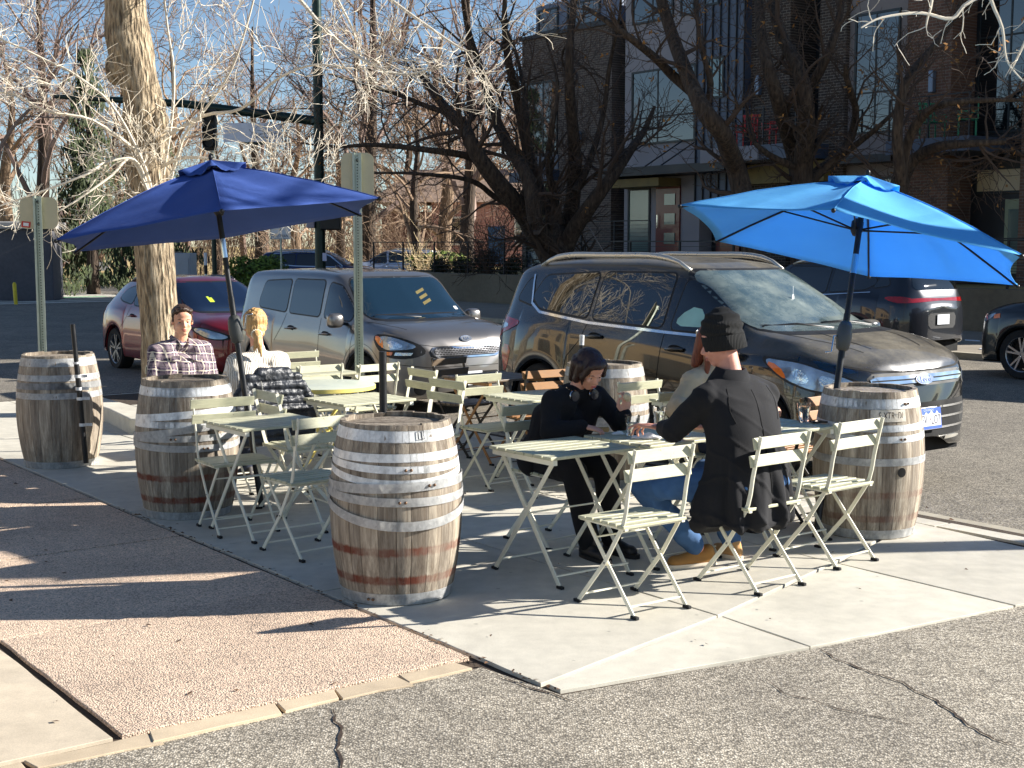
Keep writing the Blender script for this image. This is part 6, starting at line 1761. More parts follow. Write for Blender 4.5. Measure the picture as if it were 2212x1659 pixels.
# scattered winter litter
LEAFD = M('dead_leaf', (92,66,44), .9, 0, .4, 12)
mb = MB(); r = random.Random(9)
def leafat(p, s):
    a = r.uniform(0, 6.28); c, q = math.cos(a)*s, math.sin(a)*s
    mb.add([(p.x-c, p.y-q, p.z+.001), (p.x+q*.5, p.y-c*.5, p.z+.004+r.random()*s*.5), (p.x+c, p.y+q, p.z+.002+r.random()*s*.4), (p.x-q*.5, p.y+c*.5, p.z+.003)], [(0,1,2,3)])
for i in range(170): leafat(W(r.uniform(-14,-4.7), r.uniform(-.5, 3.3), .001), r.uniform(.006,.022))
for i in range(60): leafat(W(r.uniform(-12,-4.2), r.uniform(3.4, 7.3), .004), r.uniform(.005,.014))
for i in range(150): leafat(W(r.uniform(-9,-4.1), 3.375+r.gauss(0,.012), .0), r.uniform(.006,.016))
for i in range(120): leafat(W(r.uniform(-16,2), r.uniform(7.5, 8.4), -.045), r.uniform(.008,.025))
tag(mb.build('leaf_litter', LEAFD), kind='stuff')
# ------------------------------------------------------------------ people
def cap(mb, p0, r0, p1, r1, n=14, sc=None):
    "tapered capsule; sc = (axis vector, factor) flattens the section"
    p0, p1 = Vector(p0), Vector(p1); d = p1-p0; L = d.length
    if L < 1e-6: d = Vector((0,0,1)); L = 1e-6
    d = d/L if L > 1e-6 else d; x = d.orthogonal().normalized(); y = d.cross(x); vs = []; m = 5
    rings = [(p0-d*r0*math.cos(PI/2*i/m), r0*math.sin(PI/2*i/m)) for i in range(1, m+1)]+[(p1+d*r1*math.sin(PI/2*i/m), r1*math.cos(PI/2*i/m)) for i in range(0, m)]
    vs.append(p0-d*r0)
    for c, r in rings:
        for k in range(n):
            a = 2*PI*k/n; vs.append(c+(x*math.cos(a)+y*math.sin(a))*r)
    vs.append(p1+d*r1)
    if sc:
        ax = Vector(sc[0]).normalized()
        vs = [v+ax*((v-p0.lerp(p1, max(0, min(1, (v-p0).dot(d)/L)))).dot(ax)*(sc[1]-1)) for v in vs]
    N = len(rings); fs = [(0, 1+(k+1) % n, 1+k) for k in range(n)]
    for i in range(N-1):
        for k in range(n): fs.append((1+i*n+k, 1+i*n+(k+1) % n, 1+(i+1)*n+(k+1) % n, 1+(i+1)*n+k))
    e = 1+N*n; fs += [(1+(N-1)*n+k, 1+(N-1)*n+(k+1) % n, e) for k in range(n)]
    mb.add(vs, fs); return mb
def melt(mb, name, mat, parent, voxel=.008, smooth=4, fold=None, fac=.6):
    "fuse overlapping closed shapes into one continuous skin"
    me = mb.mesh('tmp', mat); o = bpy.data.objects.new('tmp', me); C.objects.link(o)
    m = o.modifiers.new('r', 'REMESH'); m.mode = 'VOXEL'; m.voxel_size = voxel; m.use_smooth_shade = True
    if smooth: s = o.modifiers.new('s', 'SMOOTH'); s.factor = fac; s.iterations = smooth
    bpy.context.view_layer.update()
    me2 = bpy.data.meshes.new_from_object(o.evaluated_get(bpy.context.evaluated_depsgraph_get()))
    bpy.data.objects.remove(o); bpy.data.meshes.remove(me); me2.name = name
    if fold:
        nr = [v.normal.copy() for v in me2.vertices]
        for v, n_ in zip(me2.vertices, nr): v.co += n_*fold(v.co)
    me2.materials.clear(); me2.materials.append(mat)
    me2.polygons.foreach_set('use_smooth', [True]*len(me2.polygons)); me2.update()
    return link(name, me2, parent)
def folds(amp, sx=9, sz=5, seed=0):
    def f(p):
        a = noise.noise(Vector((p.x*sx+seed, p.y*sx, p.z*sz))); b = noise.noise(Vector((p.x*sx*2.2, p.y*sx*2.2+seed, p.z*sz*2.6)))
        return amp*(1-abs(a)*2.6)*.8+amp*.35*b
    return f
def skin(name, col):
    n = NT(name); co = n.coord(); f = n.noise(co, 14, 4)
    c = lin(col); n.set('Base Color', n.ramp(f, [(.3, (c[0]*.9, c[1]*.8, c[2]*.78)), (.7, (min(1,c[0]*1.05), c[1]*1.04, c[2]*1.04))])); n.set('Roughness', .5)
    n.set('Subsurface Weight', .12); n.b.inputs['Subsurface Radius'].default_value = (.01,.004,.002); n.bump(n.noise(co, 160, 3), .06, .002)
    return n.m
def cloth(name, col, k=.1, bs=300, b=.25, rough=.9, sheen=.35):
    n = NT(name); co = n.coord(); c = lin(col); f = n.noise(co, 5, 5)
    n.set('Base Color', n.ramp(f, [(.3, tuple(x*(1-k) for x in c[:3])), (.7, tuple(min(1, x*(1+k)) for x in c[:3]))])); n.set('Roughness', rough); n.set('Sheen Weight', 0)
    n.bump(n.noise(co, bs, 3), b, .003); return n.m
def hair_mat(name, a, b, rough=.42):
    n = NT(name); co = n.coord(); f = n.noise(n.mapping(co, (90, 90, 6)), 2, 5, .7)
    n.set('Base Color', n.ramp(f, [(.3, lin(a)), (.7, lin(b))])); n.set('Roughness', rough); n.bump(f, .8, .006); return n.m

class Head:
    def __init__(s, c, yaw=0, pitch=0, roll=0, k=1.0):
        s.c = Vector(c); s.k = k; s.m = Euler((pitch, roll, yaw), 'XYZ').to_matrix()
    def p(s, x, y, z): return s.c+s.m @ (Vector((x, y, z))*s.k)
    def ell(s, mb, c, r, n=16, m=12):
        e = MB().ell((0,0,0), r, n, m); mb.add([s.p(v[0]+c[0], v[1]+c[1], v[2]+c[2]) for v in e.v], e.f)
    def cap(s, mb, a, r0, b, r1): cap(mb, s.p(*a), r0*s.k, s.p(*b), r1*s.k, 10)
    def shape(s, mb):
        s.ell(mb, (0,-.010,.030), (.074,.094,.092), 20, 16)       # skull
        s.ell(mb, (0,.030,-.030), (.060,.062,.072))               # face
        s.ell(mb, (0,.045,-.082), (.036,.034,.026))               # jaw and chin
        s.ell(mb, (0,.072,.022), (.048,.022,.018)); s.ell(mb, (0,.066,.052), (.052,.026,.034))      # brow, forehead
        s.cap(mb, (0,.088,.010), .008, (0,.106,-.022), .0115); s.ell(mb, (0,.099,-.029), (.015,.011,.009))
        s.ell(mb, (.034,.066,-.022), (.022,.020,.020)); s.ell(mb, (-.034,.066,-.022), (.022,.020,.020))  # cheeks
        s.ell(mb, (0,.089,-.052), (.021,.010,.0065)); s.ell(mb, (0,.087,-.064), (.018,.010,.007))       # lips
        for q in (-1,1): s.ell(mb, (q*.077,-.004,-.004), (.009,.018,.030)); s.cap(mb, (q*.045,.0,-.05), .026, (q*.012,.055,-.085), .022)
    def details(s, parent, eye=(70,50,35), brow=(50,36,26), lips=(176,104,92), skinm=None, lid=.35):
        for q in (-1, 1):
            m = MB(); s.ell(m, (q*.031,.0705,.003), (.0125,.0115,.0115), 14, 10)
            e = m.build('eye', M('eye_white', (186,174,166), .25, 0, .03), parent, smooth=True)
            m = MB(); s.ell(m, (q*.031,.0795,.002), (.0058,.0035,.0058), 12, 8); m.build('iris', M('iris_%d' % eye[0], eye, .2, 0, .05), e, smooth=True)
            m = MB(); s.ell(m, (q*.031,.0715,.0095), (.0138,.0122,.0092), 14, 8); m.build('eyelid', skinm, e, smooth=True)
            m = MB(); s.cap(m, (q*.014,.0885,.0225), .0020, (q*.032,.0870,.0285), .0026); s.cap(m, (q*.032,.0870,.0285), .0026, (q*.048,.0765,.023), .0014)
            m.build('eyebrow', M('brow_%d' % brow[0], brow, .9, 0, .1), parent, smooth=True)
        m = MB(); s.ell(m, (0,.0915,-.0535), (.0205,.0085,.0052), 14, 8); s.ell(m, (0,.0905,-.0625), (.0170,.0085,.0055), 14, 8)
        m.build('lips', M('lips_%d' % lips[0], lips, .45, 0, .05), parent, smooth=True)
def hand(mb, wrist, d, up, side, curl=.5, k=1.0, fing=None, thumb_in=.5):
    "d: direction wrist->knuckles, up: back of the hand; side +1 = thumb towards d x up"
    w_ = Vector(wrist); d = Vector(d).normalized(); up = Vector(up); up = (up-d*up.dot(d)).normalized(); t = d.cross(up)*side
    P = lambda a, b, c: w_+(d*a+t*b+up*c)*k
    cap(mb, P(.0,0,0), .024*k, P(.03,0,0), .026*k, 12, (up, .72))
    cap(mb, P(.028,.012,0), .024*k, P(.078,.022,0), .019*k, 12, (up, .62)); cap(mb, P(.028,-.012,0), .023*k, P(.074,-.022,-.002), .018*k, 12, (up, .62)); cap(mb, P(.03,0,0), .024*k, P(.080,0,.001), .018*k, 12, (up, .6))
    L = [.046,.050,.046,.037]; bs = [.029,.010,-.009,-.027]; fr = [.0092,.0095,.009,.0078]
    for i in range(4):
        c = (fing[i] if fing else curl); a = P(.084-(.008 if i == 3 else .002*abs(i-1)), bs[i], 0); ang = c*.5; spread = (1.2-i)*.09; rr = fr[i]*k
        for j in range(3):
            ln = L[i]*k*(1, .68, .52)[j]
            dd = (d*math.cos(ang)-up*math.sin(ang)); dd = (dd+t*spread).normalized(); b = a+dd*ln
            cap(mb, a, rr, b, rr*.93, 10); rr *= .93; a = b; ang += c*1.25
    a = P(.022,.026,-.004); b = a+(d*.55+t*(.75-.3*thumb_in)-up*.35*thumb_in).normalized()*.042*k; c2 = b+(d*(.85)+t*(.25-.6*thumb_in)-up*.4*thumb_in).normalized()*.032*k; e = c2+(d*.9-t*.3*thumb_in-up*.3*thumb_in).normalized()*.024*k
    cap(mb, P(.012,.012,0), .018*k, a, .016*k); cap(mb, a, .0150*k, b, .0115*k); cap(mb, b, .0115*k, c2, .0100*k); cap(mb, c2, .0100*k, e, .0085*k)
X_ = Vector((1,0,0)); Y_ = Vector((0,1,0)); Z_ = Vector((0,0,1))
def torso(mb, hip, chest, neck, w_sh, w_wa, w_hip, t=0.0, depth=.62):
    hip, chest, neck = Vector(hip), Vector(chest), Vector(neck)
    for q in (-1, 1):
        cap(mb, hip+X_*q*(w_hip*.45), .105+t, hip.lerp(chest,.45)+X_*q*w_wa*.42, .095+t, 14, (Y_, .95))
        cap(mb, hip.lerp(chest,.40)+X_*q*w_wa*.42, .096+t, chest+X_*q*w_sh*.34, .108+t, 14, (Y_, .92))
        cap(mb, chest+X_*q*w_sh*.34, .105+t, neck+X_*q*w_sh*.30-Z_*.075, .075+t, 14)
        cap(mb, neck-Z_*.03+X_*q*.02, .052+t, neck+X_*q*w_sh*.50-Z_*.075, .055+t, 14)      # trapezius to shoulder
    cap(mb, hip, .11+t, chest, .115+t, 14)
def arm(mb, s, e, w_, r=(.056,.043,.028), t=0.0):
    cap(mb, s, r[0]+t, e, r[1]+t); cap(mb, e, r[1]+t*1.05, w_, r[2]+t)
def leg(mb, h, k, a, r=(.088,.060,.040), t=0.0):
    cap(mb, h, r[0]+t, k, r[1]+t); cap(mb, k, r[1]*.97+t, Vector(k).lerp(Vector(a), .35)-Vector((0,0,0)), r[1]*.93+t); cap(mb, Vector(k).lerp(Vector(a), .3), r[1]*.95+t, a, r[2]+t)
def shoe(parent, heel, toe, mat, sole, h=.085, name='shoe'):
    heel, toe = Vector(heel), Vector(toe); d = (toe-heel).normalized(); mb = MB()
    cap(mb, heel+Z_*.042+d*.03, .036, heel+Z_*.085+d*.045, .038); cap(mb, heel+Z_*.040+d*.03, .036, toe+Z_*.034-d*.05, .040, 14, (d.cross(Z_), 1.05)); cap(mb, heel+Z_*.07+d*.06, .036, toe+Z_*.045-d*.07, .028)
    o = melt(mb, name, mat, parent, .006, 3)
    m2 = MB(); x = d.cross(Z_); P = []
    for i in range(24):
        a = 2*PI*i/24; c, s_ = math.cos(a), math.sin(a); L = (toe-heel).length/2+.012
        wd = .043*(1+.12*c); P.append((heel+toe)/2+d*(L*math.copysign(abs(c)**.8, c))+x*(wd*math.copysign(abs(s_)**.7, s_)))
    m2.add([p+Z_*.0 for p in P]+[p+Z_*.024 for p in P], [tuple(range(23,-1,-1)), tuple(range(24,48))]+[(i, (i+1) % 24, (i+1) % 24+24, i+24) for i in range(24)])
    m2.build('sole', sole, o, smooth=40)
    return o
def person(name_label, a, b, face, mb, skinm, voxel=.006):
    o = melt(mb, 'person', skinm, None, voxel, 3); o.location = W(a, b); o.rotation_euler = (0,0,face)
    tag(o, name_label, 'person'); return o
SK1 = skin('skin_light', (232,178,148)); SK2 = skin('skin_pink', (214,156,134)); SK3 = skin('skin_fair', (224,168,142))
SOLEW = M('sole_white', (214,200,180), .7); SOLEB = M('sole_black', (20,20,22), .7)

# ---- man in the plaid shirt
H = Head((0,.04,1.205), R(-14), R(-4), 0, 1.02)
mb = MB(); H.shape(mb); cap(mb, H.p(0,-.012,-.05), .052, (0,-.01,1.02), .056)
torso(mb, (0,0,.54), (0,-.01,.82), (0,-.01,1.04), .40, .26, .24)
arms = [((s*.205,-.01,.965), (s*.255,.03,.70), (s*.12,.27,.64)) for s in (-1,1)]
for s_, e_, w_ in arms: arm(mb, s_, e_, w_)
for s_, (a_, e_, w_) in zip((-1,1), arms): hand(mb, w_, Vector((-s_*.6,.8,-.25)), (0,.2,1), s_, .5)
for s_ in (-1,1): leg(mb, (s_*.10,.02,.53), (s_*.14,.42,.52), (s_*.15,.40,.10))
man1 = person('man in a purple and cream plaid shirt sitting in front of the tree trunk', -10.3, 4.42, FACE_A_POS, mb, SK1)
H.details(man1, skinm=SK1, brow=(44,30,22))
n = NT('plaid_flannel'); co = n.coord(); sp = n.new('ShaderNodeSeparateXYZ'); n.link(n.mapping(co, (1,1,1), (0,.06,.0)), sp.inputs[0])
def stripes(v, period, w_, off=0.0):
    m = n.math('MODULO', n.math('ADD', n.math('MULTIPLY', v, 1/period), 50+off), 1.0)
    return n.ramp(n.math('ABSOLUTE', n.math('SUBTRACT', m, .5)), [(w_*.8, g3(1)), (w_, g3(0))])
hx = n.math('ADD', sp.outputs[0], n.math('MULTIPLY', sp.outputs[1], .8)); hz = n.math('ADD', sp.outputs[2], n.math('MULTIPLY', n.noise(co, 7, 4), .06))
base = n.mix(stripes(hx, .07, .24), lin((70,54,78)), lin((128,112,124)))
base = n.mix(n.math('MULTIPLY', stripes(hz, .07, .24), .6), base, lin((150,134,136)))
for v_, o_ in ((hx,.5),(hz,.5)):
    base = n.mix(n.math('MULTIPLY', stripes(v_, .07, .07, o_), .8), base, lin((232,220,200)))
    base = n.mix(n.math('MULTIPLY', stripes(v_, .07, .03, .12), .7), base, lin((40,34,52)))
n.set('Base Color', base); n.set('Roughness', .9); n.bump(n.noise(co, 240, 3), .25, .003); PLAID = n.m
mb = MB(); torso(mb, (0,0,.52), (0,0,.82), (0,-.01,1.04), .41, .27, .26, .014)
for s_, e_, w_ in arms: arm(mb, s_, e_, Vector(e_).lerp(Vector(w_), .93), t=.014)
sh = melt(mb, 'shirt', PLAID, man1, .008, 3, folds(.006, 8, 7, 1))
mb = MB()
for s_ in (-1,1):
    mb.add([(s_*.012,.072,.985),(s_*.085,.035,1.045),(s_*.075,-.06,1.075),(s_*.055,-.05,1.095),(s_*.05,.045,1.065),(s_*.030,.090,1.01)], [(0,1,4,5),(1,2,3,4)])
    mb.add([(s_*.045,.121,.935),(s_*.135,.105,.935),(s_*.135,.105,.90),(s_*.09,.118,.885),(s_*.045,.121,.90)], [(0,1,2,3,4)])
cl = mb.build('collar', PLAID, sh); sd = cl.modifiers.new('s','SOLIDIFY'); sd.thickness = .005
mb = MB(); 
for k in range(5): mb.ell((0,.127-.002*k,.95-.075*k), (.006,.003,.006), 8, 6)
mb.build('button', M('button_grey', (90,80,90), .4), sh)
mb = MB()
for s_ in (-1,1): leg(mb, (s_*.10,.0,.53), (s_*.14,.43,.52), (s_*.15,.40,.10), t=.012)
cap(mb, (-.09,-.02,.53), .12, (.09,-.02,.53), .12)
JEANS = cloth('blue_denim', (58,92,134), .3, 220, .3, .9, .1)
melt(mb, 'trousers', JEANS, man1, .01, 3, folds(.005))
for s_ in (-1,1): shoe(man1, (s_*.15,.34,0), (s_*.17,.62,0), M('shoe_brown', (90,60,40), .7), SOLEB)
mb = MB(); H.ell(mb, (0,-.026,.056), (.080,.092,.080), 20, 14); H.ell(mb, (0,.020,.098), (.062,.066,.032)); H.ell(mb, (.050,.040,.085), (.030,.036,.026)); H.ell(mb, (-.048,.040,.085), (.030,.036,.026)); H.ell(mb, (0,-.07,-.005), (.058,.035,.06))
for s_ in (-1,1): H.cap(mb, (s_*.070,.010,.05), .015, (s_*.074,.012,.0), .008)
HB = hair_mat('dark_brown_hair', (38,24,16), (78,52,34))
melt(mb, 'hair', HB, man1, .006, 2, lambda p: .005*noise.noise(p*42)+.003*noise.noise(p*90))

# ---- blonde woman seen from behind
H = Head((0.0,.035,1.215), R(-22), R(-6), 0, 1.0)
mb = MB(); H.shape(mb); cap(mb, H.p(0,-.02,-.05), .046, (0,0,1.03), .050)
torso(mb, (0,0,.54), (0,.0,.82), (0,.0,1.02), .35, .23, .26)
arms = [((s*.175,.0,.955), (s*.235,.06,.72), (s*.10,.33,.77)) for s in (-1,1)]
for s_, e_, w_ in arms: arm(mb, s_, e_, w_, (.048,.038,.026))
for s_, (a_, e_, w_) in zip((-1,1), arms): hand(mb, w_, Vector((-s_*.4,.9,.0)), (0,0,1), s_, .5, .92)
for s_ in (-1,1): leg(mb, (s_*.10,.02,.53), (s_*.10,.42,.52), (s_*.10,.42,.10))
wom = person('blonde woman in a white knitted sweater sitting with her back to the camera', -9.08, 4.50, FACE_A_NEG, mb, SK3)
H.details(wom, skinm=SK3, brow=(140,110,70))
KN = NT('white_knit'); co = KN.coord(); wv = KN.new('ShaderNodeTexWave'); KN.link(KN.mapping(co, (1,1,.5)), wv.inputs['Vector']); wv.inputs['Scale'].default_value = 26; wv.inputs['Distortion'].default_value = 3.5; wv.inputs['Detail'].default_value = 2
KN.set('Base Color', KN.ramp(wv.outputs['Fac'], [(.1, lin((206,194,176))), (.7, lin((244,238,226)))])); KN.set('Roughness', .95); KN.set('Sheen Weight', .1); KN.bump(wv.outputs['Fac'], .8, .01)
mb = MB(); torso(mb, (0,-.01,.55), (0,.0,.82), (0,.0,1.01), .37, .25, .25, .018)
for s_, e_, w_ in arms: arm(mb, s_, e_, Vector(e_).lerp(Vector(w_), .94), (.050,.042,.034), t=.026)
cap(mb, (0,0,1.02), .066, (0,.0,1.05), .058)
melt(mb, 'sweater', KN.m, wom, .009, 4, folds(.006, 7, 5, 5))
mb = MB()
for s_ in (-1,1): leg(mb, (s_*.10,.0,.53), (s_*.10,.43,.52), (s_*.10,.42,.10), t=.01)
cap(mb, (-.09,-.02,.53), .12, (.09,-.02,.53), .12); melt(mb, 'trousers', cloth('dark_denim', (40,48,66)), wom, .01, 3, folds(.004))
for s_ in (-1,1): shoe(wom, (s_*.10,.36,0), (s_*.12,.60,0), M('shoe_dark', (36,32,32), .6), SOLEB)
mb = MB(); H.ell(mb, (0,-.022,.048), (.088,.098,.092), 20, 14); H.ell(mb, (0,-.062,-.020), (.072,.052,.068)); H.ell(mb, (.045,.035,.07), (.04,.045,.04)); H.ell(mb, (-.045,.035,.07), (.04,.045,.04))
for s_ in (-1,1): H.cap(mb, (s_*.070,-.0,.03), .022, (s_*.040,-.085,-.055), .020)
HBL = hair_mat('honey_blonde_hair', (170,112,58), (240,200,136), .4)
ha = melt(mb, 'hair', HBL, wom, .006, 2, lambda p: .006*noise.noise(Vector((p.x*75,p.y*75,p.z*10)))+.002*noise.noise(p*80))
mb = MB(); H.cap(mb, (0,-.125,-.060), .030, (.004,-.150,-.085), .032); H.cap(mb, (.004,-.150,-.085), .030, (.008,-.160,-.14), .026); H.cap(mb, (.008,-.158,-.13), .024, (.02,-.150,-.18), .016); H.cap(mb, (.02,-.150,-.18), .016, (.03,-.142,-.225), .006); H.cap(mb, (-.01,-.150,-.12), .016, (-.02,-.148,-.18), .006)
melt(mb, 'ponytail', HBL, ha, .006, 1, lambda p: .004*noise.noise(Vector((p.x*70,p.y*70,p.z*10))))
mb = MB()
for i in range(14):
    a_ = 2*PI*i/14; mb.ell(H.p(.034*math.cos(a_), -.118-.006*math.sin(a_*3), -.062+.030*math.sin(a_)), .0105, 8, 6)
mb.build('scrunchie', M('scrunchie_cream', (236,226,200), .8), ha, smooth=True)
mb = MB(); r = random.Random(4)
for i in range(46):    # loose strands
    a_ = r.uniform(-1.5,1.5); p0 = H.p(.075*math.sin(a_), -.02-.06*math.cos(a_), r.uniform(-.02,.09)); d_ = H.m @ Vector((math.sin(a_)*.6, -.4*math.cos(a_), r.uniform(-.6,.5)))
    mb.tube([p0, p0+d_*.02, p0+d_*.045+Vector((0,0,-.012))], [.0009,.0008,.0004], 3)
mb.build('loose_strands', HBL, ha)
# black puffer jacket hung over her chair back
tj = thing('puffer_jacket', "black quilted puffer jacket hung over the blonde woman's chair back", 'jacket', W(-9.08, 4.50), FACE_A_NEG)
PUF = NT('black_puffer_nylon'); co = PUF.coord(); PUF.set('Base Color', PUF.ramp(PUF.noise(co, 8, 4), [(.3, lin((26,28,32))), (.7, lin((58,62,70)))])); PUF.set('Roughness', .38); PUF.bump(PUF.noise(co, 30, 5, .6), .7, .012)
mb = MB()
for k in range(9):     # quilted rolls across the back and hanging fronts
    z = .86-k*.058; w_ = .215+.02*math.sin(k*.9)+.012*k; y = -.235-.004*k
    cap(mb, (-w_+.02,y+.01*math.sin(k),z), .034, (w_-.01,y-.008*math.sin(k*2),z-.008), .034, 12)
for k in range(5):
    z = .85-k*.07; cap(mb, (-.20,-.18+.012*k,z), .036, (.20,-.17+.012*k,z-.01), .036, 12)
for s_ in (-1,1):
    P = [(s_*.20,-.21,.83),(s_*.275,-.24,.72),(s_*.30,-.26,.60),(s_*.29,-.25,.48)]
    for i in range(12):
        q = i/11*(len(P)-1); j = min(int(q), len(P)-2); c = Vector(P[j]).lerp(Vector(P[j+1]), q-j); mb.ell(c, (.050,.050,.030), 14, 10)
cap(mb, (-.10,-.23,.89), .045, (.12,-.22,.885), .045)
melt(mb, 'shell', PUF.m, tj, .007, 1, lambda p: .007*noise.noise(p*22)+.003*noise.noise(p*50))
mb = MB(); mb.tube([(-.12,-.285,.84),(-.10,-.30,.70),(-.11,-.305,.55),(-.09,-.305,.42)], .004, 6); mb.build('zip', M_SILVERP, tj)

# ---- child in black with headphones
H = Head((-.085,.29,1.075), R(-6), R(-34), R(4), .96)
hipc, ch, nk = (0,.02,.53), (-.03,.13,.77), (-.06,.20,.955)
mb = MB(); H.shape(mb); cap(mb, H.p(0,-.03,-.05), .042, nk, .048)
torso(mb, hipc, ch, nk, .32, .22, .22, -.008)
RA = ((.11,.18,.895), (.17,.24,.72), (.03,.385,.755)); LA = ((-.225,.21,.90), (-.30,.32,.745), (-.235,.44,.815))
arm(mb, *RA, (.044,.036,.024)); arm(mb, *LA, (.044,.036,.024))
hand(mb, RA[2], (-.75,.62,-.18), (.1,.1,1), -1, .55, .86); hand(mb, LA[2], (-.05,.25,.95), (.2,.9,-.2), -1, .75, .86, (.7,.75,.9,.9))
for s_ in (-1,1): leg(mb, (s_*.09,.03,.52), (s_*.11,.40,.50), (s_*.09,.50,.10), (.075,.052,.036))
kid = person('child with brown bobbed hair in black clothes looking down, holding food in one hand', -6.38, 5.10, FACE_A_POS, mb, SK3, .005)
H.details(kid, skinm=SK3, brow=(50,34,26), lips=(190,96,92))
BLK = cloth('black_cotton', (15,14,19), .2, 200, .2, .95, .15)
mb = MB(); torso(mb, hipc, ch, nk, .33, .24, .26, .012)
for A_ in (RA, LA): arm(mb, A_[0], A_[1], Vector(A_[1]).lerp(Vector(A_[2]), .9), (.046,.042,.032), t=.018)
cap(mb, Vector(nk)+Vector((0,-.05,-.03)), .07, Vector(nk)+Vector((.05,-.03,-.03)), .06); cap(mb, Vector(nk)+Vector((0,-.05,-.03)), .07, Vector(nk)+Vector((-.06,-.03,-.03)), .06)
melt(mb, 'hoodie', BLK, kid, .008, 3, folds(.006, 8, 6, 3))
mb = MB(); 
for s_ in (-1,1): leg(mb, (s_*.09,.02,.52), (s_*.12,.41,.50), (s_*.09,.50,.10), (.080,.062,.048), t=.016)
cap(mb, (-.09,0,.52), .115, (.09,0,.52), .115); melt(mb, 'trousers', BLK, kid, .01, 3, folds(.006, 7, 5, 8))
for s_ in (-1,1): shoe(kid, (s_*.09,.44,0), (s_*.11,.70,0), M('shoe_black', (18,18,20), .5), SOLEB)
mb = MB(); H.ell(mb, (0,-.022,.048), (.090,.102,.090), 20, 14); H.ell(mb, (0,.045,.088), (.066,.052,.034))
for s_ in (-1,1): H.cap(mb, (s_*.076,.006,.05), .034, (s_*.080,.004,-.055), .026); H.cap(mb, (s_*.074,-.045,.03), .040, (s_*.070,-.050,-.085), .028); H.cap(mb, (s_*.052,.062,.080), .024, (s_*.080,.050,-.010), .017)
H.cap(mb, (-.04,-.085,.02), .045, (-.035,-.075,-.095), .034); H.cap(mb, (.04,-.085,.02), .045, (.035,-.075,-.095), .034); H.cap(mb, (.080,.05,0), .018, (.074,.066,-.05), .008)
melt(mb, 'hair', hair_mat('chestnut_hair', (22,11,9), (62,34,27), .35), kid, .006, 2, lambda p: .0035*noise.noise(Vector((p.x*70,p.y*70,p.z*9))))
hp = thing('headphones', "silver rimmed headphones round the child's neck", 'headphones', (0,0,0), 0); hp.location = W(-6.38, 5.10); hp.rotation_euler = (0,0,FACE_A_POS)
nkv = Vector(nk); mb = MB(); mb.tube([nkv+Vector((.088*math.cos(a_), -.015+.085*math.sin(a_)-.02, .015-.02*math.sin(a_))) for a_ in [R(-200+k*220/14)*-1 for k in range(15)]], .007, 8)
mb.build('headband', M_BLACK, hp, smooth=True)
for s_ in (-1,1):
    c = nkv+Vector((s_*.075,.075,-.03)); MB().lathe([(0,-.014),(.030,-.012),(.034,0),(.030,.012),(0,.014)], 20, c, 'y').build('ear_cup', M('cup_dark', (28,30,40), .3), hp, smooth=50)
    MB().lathe([(.034,-.004),(.0365,0),(.034,.004)], 20, c, 'y').build('cup_rim', M_CHROME, hp, smooth=True); MB().bar(c+Vector((s_*.01,-.01,.025)), nkv+Vector((s_*.088,.02,.02)), .012, .006).build('arm', M_CHROME, hp)
# ---- man in the black coat and beanie
hipc, ch, nk = (0,.0,.57), (0,.10,.86), (-.02,.17,1.115)
H = Head((-.035,.215,1.285), R(56), R(-14), 0, 1.04)
mb = MB(); H.shape(mb); cap(mb, H.p(0,-.015,-.05), .060, (-.01,.16,1.10), .066)
torso(mb, hipc, ch, nk, .36, .22, .24, -.03)
LA = ((-.225,.15,1.035), (-.275,.33,.815), (-.155,.535,.80)); RA = ((.215,.13,1.035), (.27,.27,.80), (.14,.47,.79))
arm(mb, *LA, (.045,.038,.028)); arm(mb, *RA, (.045,.038,.028))
hand(mb, LA[2], (-.42,.65,.10), (.35,-.2,.9), -1, .5, 1.06, (.25,.5,.65,.7), .2); hand(mb, RA[2], (-.3,.9,.0), (0,0,1), 1, .5, 1.04)
leg(mb, (-.10,.03,.54), (-.25,.60,.475), (.03,.44,.115)); leg(mb, (.10,.03,.54), (.18,.52,.52), (.34,.48,.10))
man2 = person('man in a long black coat, black beanie and jeans, seen from behind at the table', -4.90, 5.33, FACE_A_NEG, mb, SK2, .006)
H.details(man2, skinm=SK2)
WOOL = cloth('black_wool', (20,20,24), .2, 420, .45, .95, .6)
def loft(secs, n=36):
    mb = MB(); vs = []
    for z, cx, cy, a_, b_ in secs:
        for k in range(n):
            t_ = 2*PI*k/n; c, q = math.cos(t_), math.sin(t_)
            vs.append((cx+a_*math.copysign(abs(c)**.85, c), cy+b_*math.copysign(abs(q)**.85, q), z))
    m = len(secs); fs = [(j*n+k, j*n+(k+1) % n, (j+1)*n+(k+1) % n, (j+1)*n+k) for j in range(m-1) for k in range(n)]
    fs += [tuple(range(n)), tuple((m-1)*n+k for k in range(n))[::-1]]
    return mb.add(vs, fs)
mb = loft([(1.15,-.015,.168,.062,.062), (1.115,-.01,.160,.085,.078), (1.09,0,.150,.150,.095), (1.06,0,.142,.212,.112), (1.01,0,.130,.246,.132), (.93,0,.105,.245,.146), (.84,0,.080,.238,.148), (.75,0,.058,.234,.148), (.66,0,.040,.242,.160), (.58,-.005,.045,.250,.188), (.50,-.01,.060,.272,.215), (.42,-.012,.062,.285,.225), (.345,-.015,.058,.296,.226), (.325,-.015,.058,.292,.220)])
for A_ in (LA, RA):
    S_, E_, W_ = [Vector(q) for q in A_]
    cap(mb, S_+Vector((0,-.01,-.035)), .076, E_, .066); cap(mb, (0,.15,1.075), .075, S_+Vector((0,0,-.025)), .070); cap(mb, E_, .062, E_.lerp(W_, .90), .050)
